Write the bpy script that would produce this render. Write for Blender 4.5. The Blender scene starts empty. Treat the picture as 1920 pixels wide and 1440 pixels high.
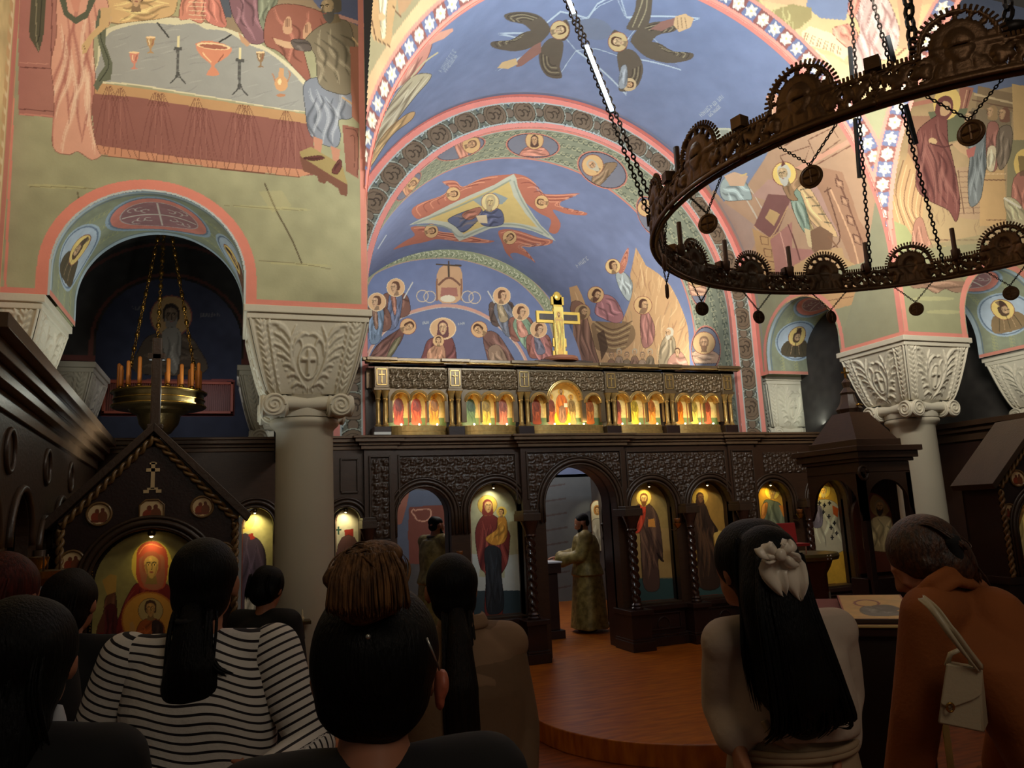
# An Orthodox church interior: frescoed vaults, iron ring chandelier, dark wooden iconostasis, people standing.
import bpy, bmesh, math, random
import numpy as np
from mathutils import Vector, Matrix
random.seed(7); RNG = np.random.default_rng(7)
C = bpy.context.scene.collection
scene = bpy.context.scene
PI = math.pi

# ---------------------------------------------------------------- camera (metres; +Y is east, floor z = 0)
F = 1440.0; YAW = math.radians(20.0); PITCH = math.radians(9.6); ROLL = math.radians(2.6)
CAM = np.array([0.0, 0.0, 1.8])
_f = np.array([math.sin(YAW)*math.cos(PITCH), math.cos(YAW)*math.cos(PITCH), math.sin(PITCH)])
_r = np.array([math.cos(YAW), -math.sin(YAW), 0.0]); _u = np.cross(_r, _f)
RX = _r*math.cos(ROLL) - _u*math.sin(ROLL); UX = _u*math.cos(ROLL) + _r*math.sin(ROLL)
cam_data = bpy.data.cameras.new('camera'); cam = bpy.data.objects.new('camera', cam_data); C.objects.link(cam)
cam.matrix_world = Matrix(((RX[0], UX[0], -_f[0], CAM[0]), (RX[1], UX[1], -_f[1], CAM[1]), (RX[2], UX[2], -_f[2], CAM[2]), (0, 0, 0, 1)))
cam_data.sensor_width = 36.0; cam_data.lens = 36.0*F/1920.0; cam_data.clip_start = 0.05; cam_data.clip_end = 80
scene.camera = cam

# ---------------------------------------------------------------- exposure, world
scene.view_settings.view_transform = 'Standard'
scene.view_settings.look = 'None'
scene.view_settings.gamma = 1.0
scene.view_settings.use_curve_mapping = False
scene.view_settings.exposure = 0.0
world = bpy.data.worlds.new('world'); scene.world = world; world.use_nodes = True
world.node_tree.nodes['Background'].inputs[0].default_value = (0.95, 0.82, 0.66, 1)
world.node_tree.nodes['Background'].inputs[1].default_value = 0.035

def srgb(c):
    c = np.array(c, float)/255.0
    return np.where(c <= 0.04045, c/12.92, ((c+0.055)/1.055)**2.4)

# ---------------------------------------------------------------- lights of the place
def area(name, loc, target, sx, sy, power, color=(1, 1, 1), spread=180):
    l = bpy.data.lights.new(name, 'AREA'); l.shape = 'RECTANGLE'; l.size = sx; l.size_y = sy
    l.energy = power; l.color = color; l.spread = math.radians(spread)
    o = bpy.data.objects.new(name, l); C.objects.link(o); o.location = loc
    o.rotation_euler = (Vector(target)-Vector(loc)).to_track_quat('-Z', 'Y').to_euler()
    return o
def spot(name, loc, target, power, angle, color=(1.0, 0.85, 0.45), r=0.02, blend=0.6):
    l = bpy.data.lights.new(name, 'SPOT'); l.energy = power; l.spot_size = math.radians(angle); l.spot_blend = blend
    l.color = color; l.shadow_soft_size = r
    o = bpy.data.objects.new(name, l); C.objects.link(o); o.location = loc
    o.rotation_euler = (Vector(target)-Vector(loc)).to_track_quat('-Z', 'Y').to_euler()
    return o
WARM = (1.0, 0.93, 0.80); COOL = (0.80, 0.93, 1.0)
# LED strips hung with the ring chandelier light the crossing, its vaults and arms
area('strip_light_north', (2.35, 3.3, 4.6), (0.0, 5.5, 6.0), 1.2, 0.12, 62, WARM, 150)
area('north_arm_fill', (-.35, 2.3, 5.0), (-.3, 5.8, 5.8), 1.2, 0.12, 22, WARM, 120)  # added fill without a fixture, evens the light on the supper wall
area('strip_light_east', (3.4, 4.0, 4.7), (3.6, 8.4, 6.2), 1.2, 0.12, 90, COOL, 140)
area('strip_light_south', (5.0, 3.6, 4.6), (8.0, 6.6, 5.0), 1.2, 0.12, 84, WARM, 140)
area('strip_light_up', (3.8, 3.1, 4.9), (3.8, 4.5, 8.0), 1.2, 0.12, 58, WARM)
# strip lamps lying on top of the icon tier light the sanctuary vault
area('sanctuary_strip_light', (3.7, 8.9, 3.55), (3.6, 11.0, 6.4), 4.0, 0.15, 95, WARM)
area('sanctuary_low_fill', (3.6, 10.4, 3.0), (3.4, 10.6, 0.0), 3.0, 0.4, 26, WARM)  # added fill, not on the tier: brightens what shows through the doors
# lamps on the cornice behind the far capitals of the side aisles
area('south_aisle_strip_light', (7.0, 7.75, 2.75), (7.0, 8.2, 3.7), 0.7, 0.06, 2.2, (0.93, 1.0, 0.86))
area('north_aisle_strip_light', (-0.25, 7.0, 2.9), (-1.5, 6.4, 3.3), 0.4, 0.06, 1.6, (0.93, 1.0, 0.86))
area('north_aisle_back_fill', (-.3, 8.3, 3.3), (-.7, 9.2, 3.6), .5, .06, 1.5, (.9, .9, 1))  # added fill, no lamp on the cornice: lifts the dark aisle end
area('north_arch_uplight', (-.55, 6.3, 2.15), (-.6, 6.25, 4.2), .5, .1, 7, (.93, 1.0, .95), 150)
area('south_arch_uplight', (7.6, 6.25, 2.72), (7.9, 6.2, 4.2), .3, .1, 4, (.95, 1.0, .92), 150)
# the west part of the nave, behind the standing people
area('nave_light', (1.2, -1.6, 4.2), (2.2, 3.5, 1.2), 1.6, 1.6, 21, (1.0, 0.86, 0.68))

# ---------------------------------------------------------------- from a traced photo point to a point on a surface of the place
def ray(x, y): return _f + RX*((x-960)/F) - UX*((y-720)/F)
def atX(x, y, X): d = ray(x, y); return CAM + d*((X-CAM[0])/d[0])
def atY(x, y, Y): d = ray(x, y); return CAM + d*((Y-CAM[1])/d[1])
def atZ(x, y, Z): d = ray(x, y); return CAM + d*((Z-CAM[2])/d[2])
def atD(x, y, D): d = ray(x, y); return CAM + d*D           # D metres in front of the lens, along its axis
def atCyl(x, y, cx, cz, r):
    d = ray(x, y); o = CAM
    a = d[0]**2+d[2]**2; b = 2*((o[0]-cx)*d[0]+(o[2]-cz)*d[2]); c = (o[0]-cx)**2+(o[2]-cz)**2-r*r
    D = max(b*b-4*a*c, 0); return o + d*((-b+math.sqrt(D))/(2*a))

# ---------------------------------------------------------------- tagging
def tag(o, label=None, cat=None, group=None, kind=None):
    if label: o['label'] = label
    if cat: o['category'] = cat
    if group: o['group'] = group
    if kind: o['kind'] = kind
    return o
def empty(name, loc, label, cat, group=None, rz=0.0):
    o = bpy.data.objects.new(name, None); C.objects.link(o); o.location = loc; o.rotation_euler = (0, 0, rz)
    o.empty_display_size = 0.1
    return tag(o, label, cat, group)
def copy_tree(o, parent=None):
    c = o.copy(); C.objects.link(c); c.parent = parent
    for ch in list(o.children): copy_tree(ch, c)
    return c

# ---------------------------------------------------------------- materials
MATS = {}
def nd(nt, t, **kw):
    n = nt.nodes.new(t)
    for k, v in kw.items(): setattr(n, k, v)
    return n
def mat(name, rgb=None, rough=0.6, metal=0.0, noise=0.0, nscale=8.0, bump=0.0, bscale=60.0, attr=None, emit=None, estr=0.0,
        stretch=None, sheen=0.0, spec=0.5, coords='Object', trans=0.0, rgb2=None):
    if name in MATS: return MATS[name]
    m = bpy.data.materials.new(name); m.use_nodes = True; nt = m.node_tree
    b = nt.nodes['Principled BSDF']
    b.inputs['Roughness'].default_value = rough; b.inputs['Metallic'].default_value = metal
    b.inputs['Specular IOR Level'].default_value = spec
    if sheen: b.inputs['Sheen Weight'].default_value = sheen
    if trans: b.inputs['Transmission Weight'].default_value = trans
    tc = nd(nt, 'ShaderNodeTexCoord'); src = tc.outputs[coords]
    if stretch:
        mp = nd(nt, 'ShaderNodeMapping'); mp.inputs['Scale'].default_value = stretch
        nt.links.new(src, mp.inputs[0]); src = mp.outputs[0]
    base = None
    if attr:
        a = nd(nt, 'ShaderNodeVertexColor'); a.layer_name = attr; base = a.outputs[0]
    elif rgb is not None:
        rg = nd(nt, 'ShaderNodeRGB'); rg.outputs[0].default_value = (*srgb(rgb), 1); base = rg.outputs[0]
    if noise:
        n = nd(nt, 'ShaderNodeTexNoise'); n.inputs['Scale'].default_value = nscale; n.inputs['Detail'].default_value = 6
        nt.links.new(src, n.inputs['Vector'])
        if rgb2 is not None:
            mx = nd(nt, 'ShaderNodeMix', data_type='RGBA'); rp = nd(nt, 'ShaderNodeMapRange')
            rp.inputs[1].default_value = 0.35; rp.inputs[2].default_value = 0.65
            nt.links.new(n.outputs[0], rp.inputs[0]); nt.links.new(rp.outputs[0], mx.inputs[0])
            nt.links.new(base, mx.inputs[6]); mx.inputs[7].default_value = (*srgb(rgb2), 1); base = mx.outputs[2]
        else:
            hs = nd(nt, 'ShaderNodeHueSaturation'); mr = nd(nt, 'ShaderNodeMapRange')
            mr.inputs[1].default_value = 0.2; mr.inputs[2].default_value = 0.8
            mr.inputs[3].default_value = 1-noise; mr.inputs[4].default_value = 1+noise
            nt.links.new(n.outputs[0], mr.inputs[0]); nt.links.new(mr.outputs[0], hs.inputs['Value'])
            nt.links.new(base, hs.inputs['Color']); base = hs.outputs[0]
    if base is not None: nt.links.new(base, b.inputs['Base Color'])
    if bump:
        n2 = nd(nt, 'ShaderNodeTexNoise'); n2.inputs['Scale'].default_value = bscale; n2.inputs['Detail'].default_value = 5
        nt.links.new(src, n2.inputs['Vector'])
        bp = nd(nt, 'ShaderNodeBump'); bp.inputs['Strength'].default_value = bump; bp.inputs['Distance'].default_value = 0.01
        nt.links.new(n2.outputs[0], bp.inputs['Height']); nt.links.new(bp.outputs[0], b.inputs['Normal'])
    if emit is not None:
        b.inputs['Emission Color'].default_value = (*srgb(emit), 1); b.inputs['Emission Strength'].default_value = estr
    MATS[name] = m; return m

FRESCO = mat('fresco', rough=0.85, attr='paint', noise=0.06, nscale=7, bump=0.12, bscale=40, spec=0.2)
ICONP = mat('icon_paint', rough=0.38, attr='paint', noise=0.05, nscale=20, spec=0.5)
_nt = FRESCO.node_tree; _hs = [n for n in _nt.nodes if n.bl_idname == 'ShaderNodeHueSaturation'][0]; _hs.inputs['Saturation'].default_value = .80
PLASTER = mat('white_stone', (205, 198, 178), rough=0.7, noise=0.05, nscale=6, bump=0.15, bscale=45)
COLST = mat('column_stone', (188, 180, 160), rough=0.55, noise=0.04, nscale=3, bump=0.05)
WOOD = mat('dark_wood', (64, 43, 30), rough=0.33, noise=0.25, nscale=6, bump=0.12, bscale=30, stretch=(2, 2, 14))
WOODC = mat('carved_wood', (62, 44, 31), rough=0.4, noise=0.2, nscale=9, bump=0.2, bscale=50)
WOODK = mat('kiosk_wood', (48, 31, 27), rough=0.32, noise=0.25, nscale=7, bump=0.1)
WOODB = mat('bronze_wood', (112, 92, 66), rough=0.3, noise=0.2, nscale=12, metal=0.35)
WOODL = mat('red_wood_light', (96, 58, 36), rough=0.4, noise=0.2, nscale=9)
IRON = mat('chandelier_bronze', (104, 74, 46), rough=0.42, metal=0.55, noise=0.3, nscale=14, bump=0.2, bscale=70)
IRONK = mat('chain_iron', (40, 34, 30), rough=0.45, metal=0.6)
BRASS = mat('brass', (176, 134, 62), rough=0.25, metal=0.9, noise=0.15, nscale=20)
BRASSD = mat('dark_brass', (92, 76, 46), rough=0.33, metal=0.8, noise=0.3, nscale=20, bump=0.2)
WAX = mat('wax', (214, 128, 52), rough=0.5, noise=0.1)
SILVER = mat('silver', (190, 186, 178), rough=0.25, metal=0.8)
BLACK = mat('black_cloth', (15, 13, 14), rough=0.85, noise=0.2, nscale=9)
LEDM = mat('led_lit', (255, 255, 255), emit=(200, 236, 255), estr=60.0)
LAMPM = mat('lamp_lit', (255, 240, 200), emit=(255, 232, 170), estr=9.0)

# ---------------------------------------------------------------- mesh building
class MB:
    def __init__(s): s.v = []; s.f = []
    def add(s, vs, fs):
        o = len(s.v); s.v.extend([tuple(map(float, p)) for p in vs]); s.f.extend([tuple(i+o for i in f) for f in fs]); return s
    def box(s, a, b, M=None):
        x0, y0, z0 = a; x1, y1, z1 = b
        vs = [(x0, y0, z0), (x1, y0, z0), (x1, y1, z0), (x0, y1, z0), (x0, y0, z1), (x1, y0, z1), (x1, y1, z1), (x0, y1, z1)]
        if M is not None: vs = [tuple(M @ Vector(p)) for p in vs]
        return s.add(vs, [(0, 3, 2, 1), (4, 5, 6, 7), (0, 1, 5, 4), (1, 2, 6, 5), (2, 3, 7, 6), (3, 0, 4, 7)])
    def tube(s, pts, r, n=8, close=False, caps=True):
        P = [Vector(p) for p in pts]; m = len(P)
        rr = r if hasattr(r, '__len__') else [r]*m
        up = Vector((0, 0, 1)); vs = []; prev = None
        for i, p in enumerate(P):
            if close: d = P[(i+1) % m]-P[i-1]
            else: d = P[min(i+1, m-1)]-P[max(i-1, 0)]
            if d.length < 1e-9: d = Vector((0, 0, 1))
            d.normalize()
            if prev is None: a = d.cross(up); a = d.cross(Vector((1, 0, 0))) if a.length < 1e-3 else a
            else: a = prev - d*prev.dot(d); a = a if a.length > 1e-5 else d.cross(up)
            a.normalize(); prev = a; b = d.cross(a)
            for k in range(n):
                t = 2*PI*k/n; vs.append(p + a*(math.cos(t)*rr[i]) + b*(math.sin(t)*rr[i]))
        fs = []
        for i in range(m if close else m-1):
            j = (i+1) % m
            for k in range(n): fs.append((i*n+k, i*n+(k+1) % n, j*n+(k+1) % n, j*n+k))
        if not close and caps: fs += [tuple(range(n))[::-1], tuple((m-1)*n+k for k in range(n))]
        return s.add(vs, fs)
    def lathe(s, prof, n=24, c=(0, 0, 0), M=None, sweep=2*PI, twist=None):
        vs = []; full = sweep > 6.28
        nn = n if full else n+1
        for i, (r, z) in enumerate(prof):
            for k in range(nn):
                t = sweep*k/n + (twist[i] if twist else 0)
                p = Vector((c[0]+r*math.cos(t), c[1]+r*math.sin(t), c[2]+z))
                vs.append(M @ p if M is not None else p)
        fs = []
        for i in range(len(prof)-1):
            for k in range(n):
                k2 = (k+1) % nn if full else k+1
                fs.append((i*nn+k, i*nn+k2, (i+1)*nn+k2, (i+1)*nn+k))
        if full:
            if prof[0][0] > 1e-4: fs.append(tuple(range(nn))[::-1])
            if prof[-1][0] > 1e-4: fs.append(tuple((len(prof)-1)*nn+k for k in range(nn)))
        return s.add(vs, fs)
    def prism(s, poly, f0, f1):
        """poly: 2-D points; f0, f1 map a 2-D point to the front and back face."""
        n = len(poly); vs = [f0(*p) for p in poly]+[f1(*p) for p in poly]
        return s.add(vs, [tuple(range(n))[::-1], tuple(range(n, 2*n))]+[(i, (i+1) % n, n+(i+1) % n, n+i) for i in range(n)])
    def strip(s, A, B):
        n = len(A); return s.add(list(A)+list(B), [(i, i+1, n+i+1, n+i) for i in range(n-1)])
    def ball(s, c, r, n=12, m=8, sc=(1, 1, 1), M=None):
        prof = [(max(r*math.sin(PI*i/m), 1e-5), -r*math.cos(PI*i/m)) for i in range(m+1)]
        vs = []
        for (a, z) in prof:
            for k in range(n):
                t = 2*PI*k/n; q = Vector((a*math.cos(t)*sc[0], a*math.sin(t)*sc[1], z*sc[2]))
                if M is not None: q = M @ q
                vs.append(q+Vector(c))
        return s.add(vs, [(i*n+k, i*n+(k+1) % n, (i+1)*n+(k+1) % n, (i+1)*n+k) for i in range(m) for k in range(n)])
    def build(s, name, m, parent=None, smooth=False, bevel=0.0, loc=None, fix=True, sub=0):
        me = bpy.data.meshes.new(name); me.from_pydata(s.v, [], s.f); me.update()
        if fix:
            bm = bmesh.new(); bm.from_mesh(me); bmesh.ops.recalc_face_normals(bm, faces=bm.faces); bm.to_mesh(me); bm.free()
        o = bpy.data.objects.new(name, me); C.objects.link(o)
        me.materials.append(m)
        if parent is not None: o.parent = parent
        if loc is not None: o.location = loc
        if smooth is True: me.polygons.foreach_set('use_smooth', [True]*len(me.polygons))
        elif smooth: me.polygons.foreach_set('use_smooth', [True]*len(me.polygons)); me.set_sharp_from_angle(angle=math.radians(smooth))
        if bevel:
            md = o.modifiers.new('bevel', 'BEVEL'); md.width = bevel; md.segments = 2; md.limit_method = 'ANGLE'; md.angle_limit = math.radians(40)
        if sub:
            md = o.modifiers.new('sub', 'SUBSURF'); md.levels = sub; md.render_levels = sub
        return o
def struct(o): o['kind'] = 'structure'; return o

def grid_mesh(name, P, colors=None, m=None, parent=None, keep=None, smooth=True, backing=0.0):
    """P (nv, nu, 3) points; colors (nv, nu, 3) in 0..1 sRGB; keep (nv-1, nu-1) mask of the faces that stay."""
    nv, nu = P.shape[:2]
    idx = np.arange(nv*nu).reshape(nv, nu)
    q = np.stack([idx[:-1, :-1], idx[:-1, 1:], idx[1:, 1:], idx[1:, :-1]], -1).reshape(-1, 4)
    if keep is not None: q = q[keep.reshape(-1)]
    used = np.unique(q); remap = np.full(nv*nu, -1); remap[used] = np.arange(len(used))
    q = remap[q]; V = P.reshape(-1, 3)[used]
    me = bpy.data.meshes.new(name)
    me.vertices.add(len(V)); me.vertices.foreach_set('co', V.astype(np.float32).ravel())
    me.loops.add(q.size); me.loops.foreach_set('vertex_index', q.ravel().astype(np.int32))
    me.polygons.add(len(q)); me.polygons.foreach_set('loop_start', np.arange(0, q.size, 4, dtype=np.int32))
    me.update(calc_edges=True); me.validate()
    if colors is not None:
        ca = me.color_attributes.new('paint', 'BYTE_COLOR', 'POINT')
        col = np.ones((len(V), 4), np.float32); col[:, :3] = np.clip(colors.reshape(-1, 3)[used], 0, 1)
        ca.data.foreach_set('color_srgb', col.ravel())
    if smooth: me.polygons.foreach_set('use_smooth', np.ones(len(q), bool))
    o = bpy.data.objects.new(name, me); C.objects.link(o)
    if m is not None: me.materials.append(m)
    if parent is not None: o.parent = parent
    return o

# ---------------------------------------------------------------- painter: fills outlines on a surface's own (u, v) grid
def spline(pts, k=5, closed=False):
    P = np.array(pts, float); n = len(P); out = []
    if n < 3: return P
    rng = range(n) if closed else range(n-1)
    for i in rng:
        if closed: p0, p1, p2, p3 = P[i-1], P[i], P[(i+1) % n], P[(i+2) % n]
        else: p0, p1, p2, p3 = P[max(i-1, 0)], P[i], P[i+1], P[min(i+2, n-1)]
        for j in range(k):
            t = j/k
            out.append(0.5*((2*p1)+(-p0+p2)*t+(2*p0-5*p1+4*p2-p3)*t*t+(-p0+3*p1-3*p2+p3)*t**3))
    if not closed: out.append(P[-1])
    return np.array(out)
def vnoise(shape, cell, rng=None):
    rng = rng or RNG
    ny, nx = shape; gy, gx = int(ny/cell)+3, int(nx/cell)+3
    g = rng.random((gy, gx)); y = np.arange(ny)/cell; x = np.arange(nx)/cell
    y0 = y.astype(int); x0 = x.astype(int); fy = (y-y0); fx = (x-x0); fy = fy*fy*(3-2*fy); fx = fx*fx*(3-2*fx)
    a = g[y0][:, x0]; b = g[y0][:, x0+1]; c = g[y0+1][:, x0]; d = g[y0+1][:, x0+1]
    return (a*(1-fx)+b*fx)*(1-fy)[:, None] + (c*(1-fx)+d*fx)*fy[:, None]
class Canvas:
    def __init__(s, u0, u1, v0, v1, step, base, inv=None):
        s.u0, s.v0, s.st = u0, v0, step
        s.nu = int(round((u1-u0)/step))+1; s.nv = int(round((v1-v0)/step))+1
        s.u = np.linspace(u0, u1, s.nu); s.v = np.linspace(v0, v1, s.nv)
        s.su = (u1-u0)/(s.nu-1); s.sv = (v1-v0)/(s.nv-1)
        s.C = np.empty((s.nv, s.nu, 3)); s.C[:] = np.array(base)/255.0
        s.H = np.zeros((s.nv, s.nu))
        s.inv = inv; s.T = (0, 0, 1.0); s.clip = None; s.last = None
    def z(s, x0=0, y0=0, k=1.0): s.T = (x0, y0, k); return s        # outlines below were read off an enlargement k of the corner x0, y0
    def uv(s, pts, raw=False):
        P = np.atleast_2d(np.array(pts, float))
        if raw or s.inv is None: return P
        x0, y0, k = s.T
        return np.array([s.inv(x0+p[0]/k, y0+p[1]/k) for p in P])
    def _mask(s, Q):
        a = (Q[:, 0]-s.u0)/s.su; b = (Q[:, 1]-s.v0)/s.sv
        i0, i1 = int(max(np.floor(a.min()), 0)), int(min(np.ceil(a.max())+1, s.nu))
        j0, j1 = int(max(np.floor(b.min()), 0)), int(min(np.ceil(b.max())+1, s.nv))
        if i1 <= i0 or j1 <= j0: return None
        X = np.arange(i0, i1)[None, :]; Y = np.arange(j0, j1)[:, None]
        m = np.zeros((j1-j0, i1-i0), bool); n = len(a)
        for k in range(n):
            ax, ay, bx, by = a[k-1], b[k-1], a[k], b[k]
            if ay == by: continue
            lo, hi = (ay, by) if ay < by else (by, ay)
            r0 = max(int(np.ceil(lo))-j0, 0); r1 = min(int(np.ceil(hi))-j0, j1-j0)
            if r1 <= r0: continue
            yy = Y[r0:r1]; xc = ax+(yy-ay)*(bx-ax)/(by-ay)
            m[r0:r1] ^= (X < xc)
        return (slice(j0, j1), slice(i0, i1)), m
    def poly(s, pts, col=None, a=1.0, smooth=0, raw=False, h=None, keep=False):
        Q = s.uv(pts, raw)
        if smooth: Q = spline(Q, smooth, True)
        r = s._mask(Q)
        if r is None: 
            s.last = None; return s
        sl, m = r
        if s.clip is not None: m = m & s.clip[sl]
        if col is not None:
            c = np.array(col)/255.0; s.C[sl][m] = s.C[sl][m]*(1-a)+c*a
        if h is not None: s.H[sl][m] = h
        if keep: s.last = np.zeros((s.nv, s.nu), bool); s.last[sl] = m
        return s
    def line(s, pts, w, col=None, a=1.0, smooth=4, raw=False, h=None, taper=False):
        x0, y0, k = s.T; hw = w*0.5*(1 if (raw or s.inv is None) else k)
        P = np.array(pts, float)
        if smooth and len(P) > 2: P = spline(P, smooth)
        d = np.gradient(P, axis=0); L = np.hypot(d[:, 0], d[:, 1])+1e-9; n = np.c_[-d[:, 1], d[:, 0]]/L[:, None]
        ww = hw*(np.sin(np.linspace(0.15, PI-0.15, len(P))) if taper else np.ones(len(P)))[:, None]
        return s.poly(np.r_[P+n*ww, (P-n*ww)[::-1]], col, a, 0, raw, h)
    def ell(s, c, rx, ry, col=None, rot=0, a=1.0, raw=False, h=None, keep=False, n=22):
        t = np.linspace(0, 2*PI, n, endpoint=False); x = rx*np.cos(t); y = ry*np.sin(t); r = math.radians(rot)
        return s.poly(np.c_[c[0]+x*math.cos(r)-y*math.sin(r), c[1]+x*math.sin(r)+y*math.cos(r)], col, a, 0, raw, h, keep)
    def ring(s, c, rx, ry, w, col, rot=0, a=1.0, raw=False, h=None):
        t = np.linspace(0, 2*PI, 33); x = rx*np.cos(t); y = ry*np.sin(t); r = math.radians(rot)
        return s.line(np.c_[c[0]+x*math.cos(r)-y*math.sin(r), c[1]+x*math.sin(r)+y*math.cos(r)], w, col, a, 0, raw, h)
    def mottle(s, amp=0.05, cell=20, mask=None):
        n = (vnoise((s.nv, s.nu), cell)-0.5)*0.6+(vnoise((s.nv, s.nu), cell/4)-0.5)*0.4
        f = (1+2*amp*n)[..., None]
        if mask is None: s.C *= f
        else: s.C[mask] *= f[mask]
        return s
    def robe(s, pts, col, n=7, dark=None, light=None, w=1.6, smooth=4, ang=None, raw=False, outline=True, seed=None):
        """a cloth shape with drawn fold lines running along its longer direction"""
        rg = random.Random(seed if seed is not None else int(pts[0][0]*7+pts[0][1]*13+len(pts)))
        s.poly(pts, col, smooth=smooth, raw=raw, keep=True)
        if s.last is None: return s
        col = np.array(col, float); dark = col*0.68 if dark is None else np.array(dark, float); light = np.minimum(col*1.28+12, 255) if light is None else np.array(light, float)
        P = np.array(pts, float); c = P.mean(0); A = P-c
        if ang is None:
            w_, v_ = np.linalg.eigh(A.T@A); ax = v_[:, 1]
        else: ax = np.array([math.cos(math.radians(ang)), math.sin(math.radians(ang))])
        if ax[1] < 0: ax = -ax
        pn = np.array([-ax[1], ax[0]]); tl = A@ax; wl = A@pn
        old = s.clip; s.clip = s.last if old is None else (s.last & old)
        for i in range(n):
            q = wl.min()+(wl.max()-wl.min())*(i+0.5+rg.uniform(-.25, .25))/n
            t0 = tl.min()+(tl.max()-tl.min())*rg.uniform(0.0, 0.35); t1 = tl.max()-(tl.max()-tl.min())*rg.uniform(0, 0.3)
            amp = (wl.max()-wl.min())*0.09; ph = rg.uniform(0, 6)
            L = [c+ax*(t0+(t1-t0)*k/5)+pn*(q*(0.75+0.35*k/5)+amp*math.sin(ph+k*1.3)) for k in range(6)]
            s.line(L, w*4.2, light if i % 2 else dark, 0.22, 3, raw, taper=True); s.line(L, w*2.6, light if i % 2 else dark, 0.25, 3, raw, taper=True)
            s.line(L, w*(1 if i % 2 else 1.5), light if i % 2 else dark, 0.6, 3, raw, taper=True)
            if i % 2: s.line([p+pn*w*1.6*(s.T[2] if not raw else 1) for p in L], w*0.7, light, 0.5, 3, raw, taper=True)
        s.clip = old
        if outline: s.line(np.r_[spline(P, smooth, True), P[:1]] if smooth else np.r_[P, P[:1]], w*0.55, dark*0.75, 0.8, 0, raw)
        return s
    def face(s, x, y, r, rot=0, turn=0, skin=(206, 158, 98), hair=(92, 56, 34), beard=None, halo=None, hr=1.9, hood=None, raw=False, edge=(150, 70, 40), up=1):
        """an icon-painter's head: halo, hair or veil, face, brow, eyes, nose, mouth, beard; r = half the head's height"""
        ca, sa = math.cos(math.radians(rot)), math.sin(math.radians(rot))
        def q(a, b): b = b*up; return (x+(a*ca-b*sa)*r, y+(a*sa+b*ca)*r)
        def P(L): return [q(*p) for p in L]
        lw = r/(1.0 if raw else s.T[2])
        sk = np.array(skin, float)
        if halo is not None:
            s.ell((x, y), r*hr, r*hr, edge, raw=raw, n=28); s.ell((x, y), r*hr*0.94, r*hr*0.94, halo, raw=raw, n=28)
        s.poly(P([(-.28, .6), (.3, .6), (.45, 1.35), (-.45, 1.35)]), sk*0.72, raw=raw)
        if hood is not None: s.poly(P([(-.72, .2), (-.62, -.65), (0, -1.08), (.62, -.65), (.74, .2), (.72, 1.2), (-.72, 1.2)]), hood, smooth=4, raw=raw)
        else: s.poly(P([(-.66, .25), (-.68, -.5), (-.35, -1), (.35, -1), (.68, -.5), (.66, .25), (.4, .5), (-.4, .5)]), hair, smooth=4, raw=raw)
        t = turn*0.16
        s.poly(P([(-.46+t, -.5), (0+t, -.74), (.46+t, -.5), (.5+t, .1), (.3+t, .68), (0+t, .92), (-.3+t, .68), (-.5+t, .1)]), sk, smooth=4, raw=raw)
        s.poly(P([(-.5+t, -.1), (-.3+t, -.2), (-.28+t, .55), (-.12+t, .9), (-.3+t, .68)]), sk*0.7, 0.7, raw=raw)
        s.poly(P([(.5+t, -.1), (.36+t, -.1), (.26+t, .5), (.1+t, .9), (.3+t, .66)]), sk*0.76, 0.6, raw=raw)
        if beard is not None:
            s.poly(P([(-.5+t, .1), (-.3+t, .38), (0+t, .34), (.3+t, .38), (.5+t, .1), (.42+t, .85), (0+t, 1.35), (-.42+t, .85)]), beard, smooth=3, raw=raw)
        dk = sk*0.3
        for e in (-1, 1):
            ex = e*.21+t*1.5
            s.line(P([(ex-.15, -.2), (ex, -.27), (ex+.15, -.2)]), lw*.09, dk, .9, 3, raw)
            s.ell(q(ex, -.08), r*.11, r*.065, np.minimum(sk*1.3, 255), rot, raw=raw, n=8); s.ell(q(ex, -.08), r*.055, r*.06, dk, rot, raw=raw, n=8)
        s.line(P([(.03+t*1.8, -.2), (.05+t*2.2, .22), (-.04+t*2, .27)]), lw*.08, sk*0.5, .9, 2, raw)
        s.line(P([(-.13+t*1.6, .46), (.13+t*1.6, .46)]), lw*.1, (150, 70, 50), .9, 0, raw)
        s.line(P([(-.1+t, -.6), (-.02+t, -.35)]), lw*.2, np.minimum(sk*1.2+10, 255), .5, 0, raw)
        return s
    def scroll(s, pts, w, col, r, n, a=1.0, raw=False, amp=1.0, h=None):
        """curling vine tendrils along a path"""
        P = spline(np.array(pts, float), 8); L = np.r_[0, np.cumsum(np.hypot(*np.diff(P, axis=0).T))]
        for i in range(n):
            t = L[-1]*(i+.5)/n; c = np.array([np.interp(t, L, P[:, 0]), np.interp(t, L, P[:, 1])]); sg = 1 if i % 2 else -1
            d = np.array([np.interp(t+1e-3*L[-1], L, P[:, 0]), np.interp(t+1e-3*L[-1], L, P[:, 1])])-c; an = math.atan2(d[1], d[0])
            th = np.linspace(0, 4.4, 13); rr = r*(1-th/5.6)
            s.line(np.c_[c[0]+rr*np.cos(an+sg*(th-1.6)), c[1]+rr*np.sin(an+sg*(th-1.6))], w, col, a, 0, raw, h)
        return s
# ---------------------------------------------------------------- surfaces of the building
NX0, NX1 = 0.95, 6.37          # nave width between the piers
YP, YP2, YE, YS, YA = 5.8, 6.7, 8.1, 8.95, 12.6   # pier front, pier back, iconostasis arch, its soffit's end, apse wall
ZA = 3.41                      # top of every abacus
CXN, CZN, RN = 3.66, 4.17, 2.71
RI, CZI = 2.34, 4.14
FL = 0.28                      # solea level

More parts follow.
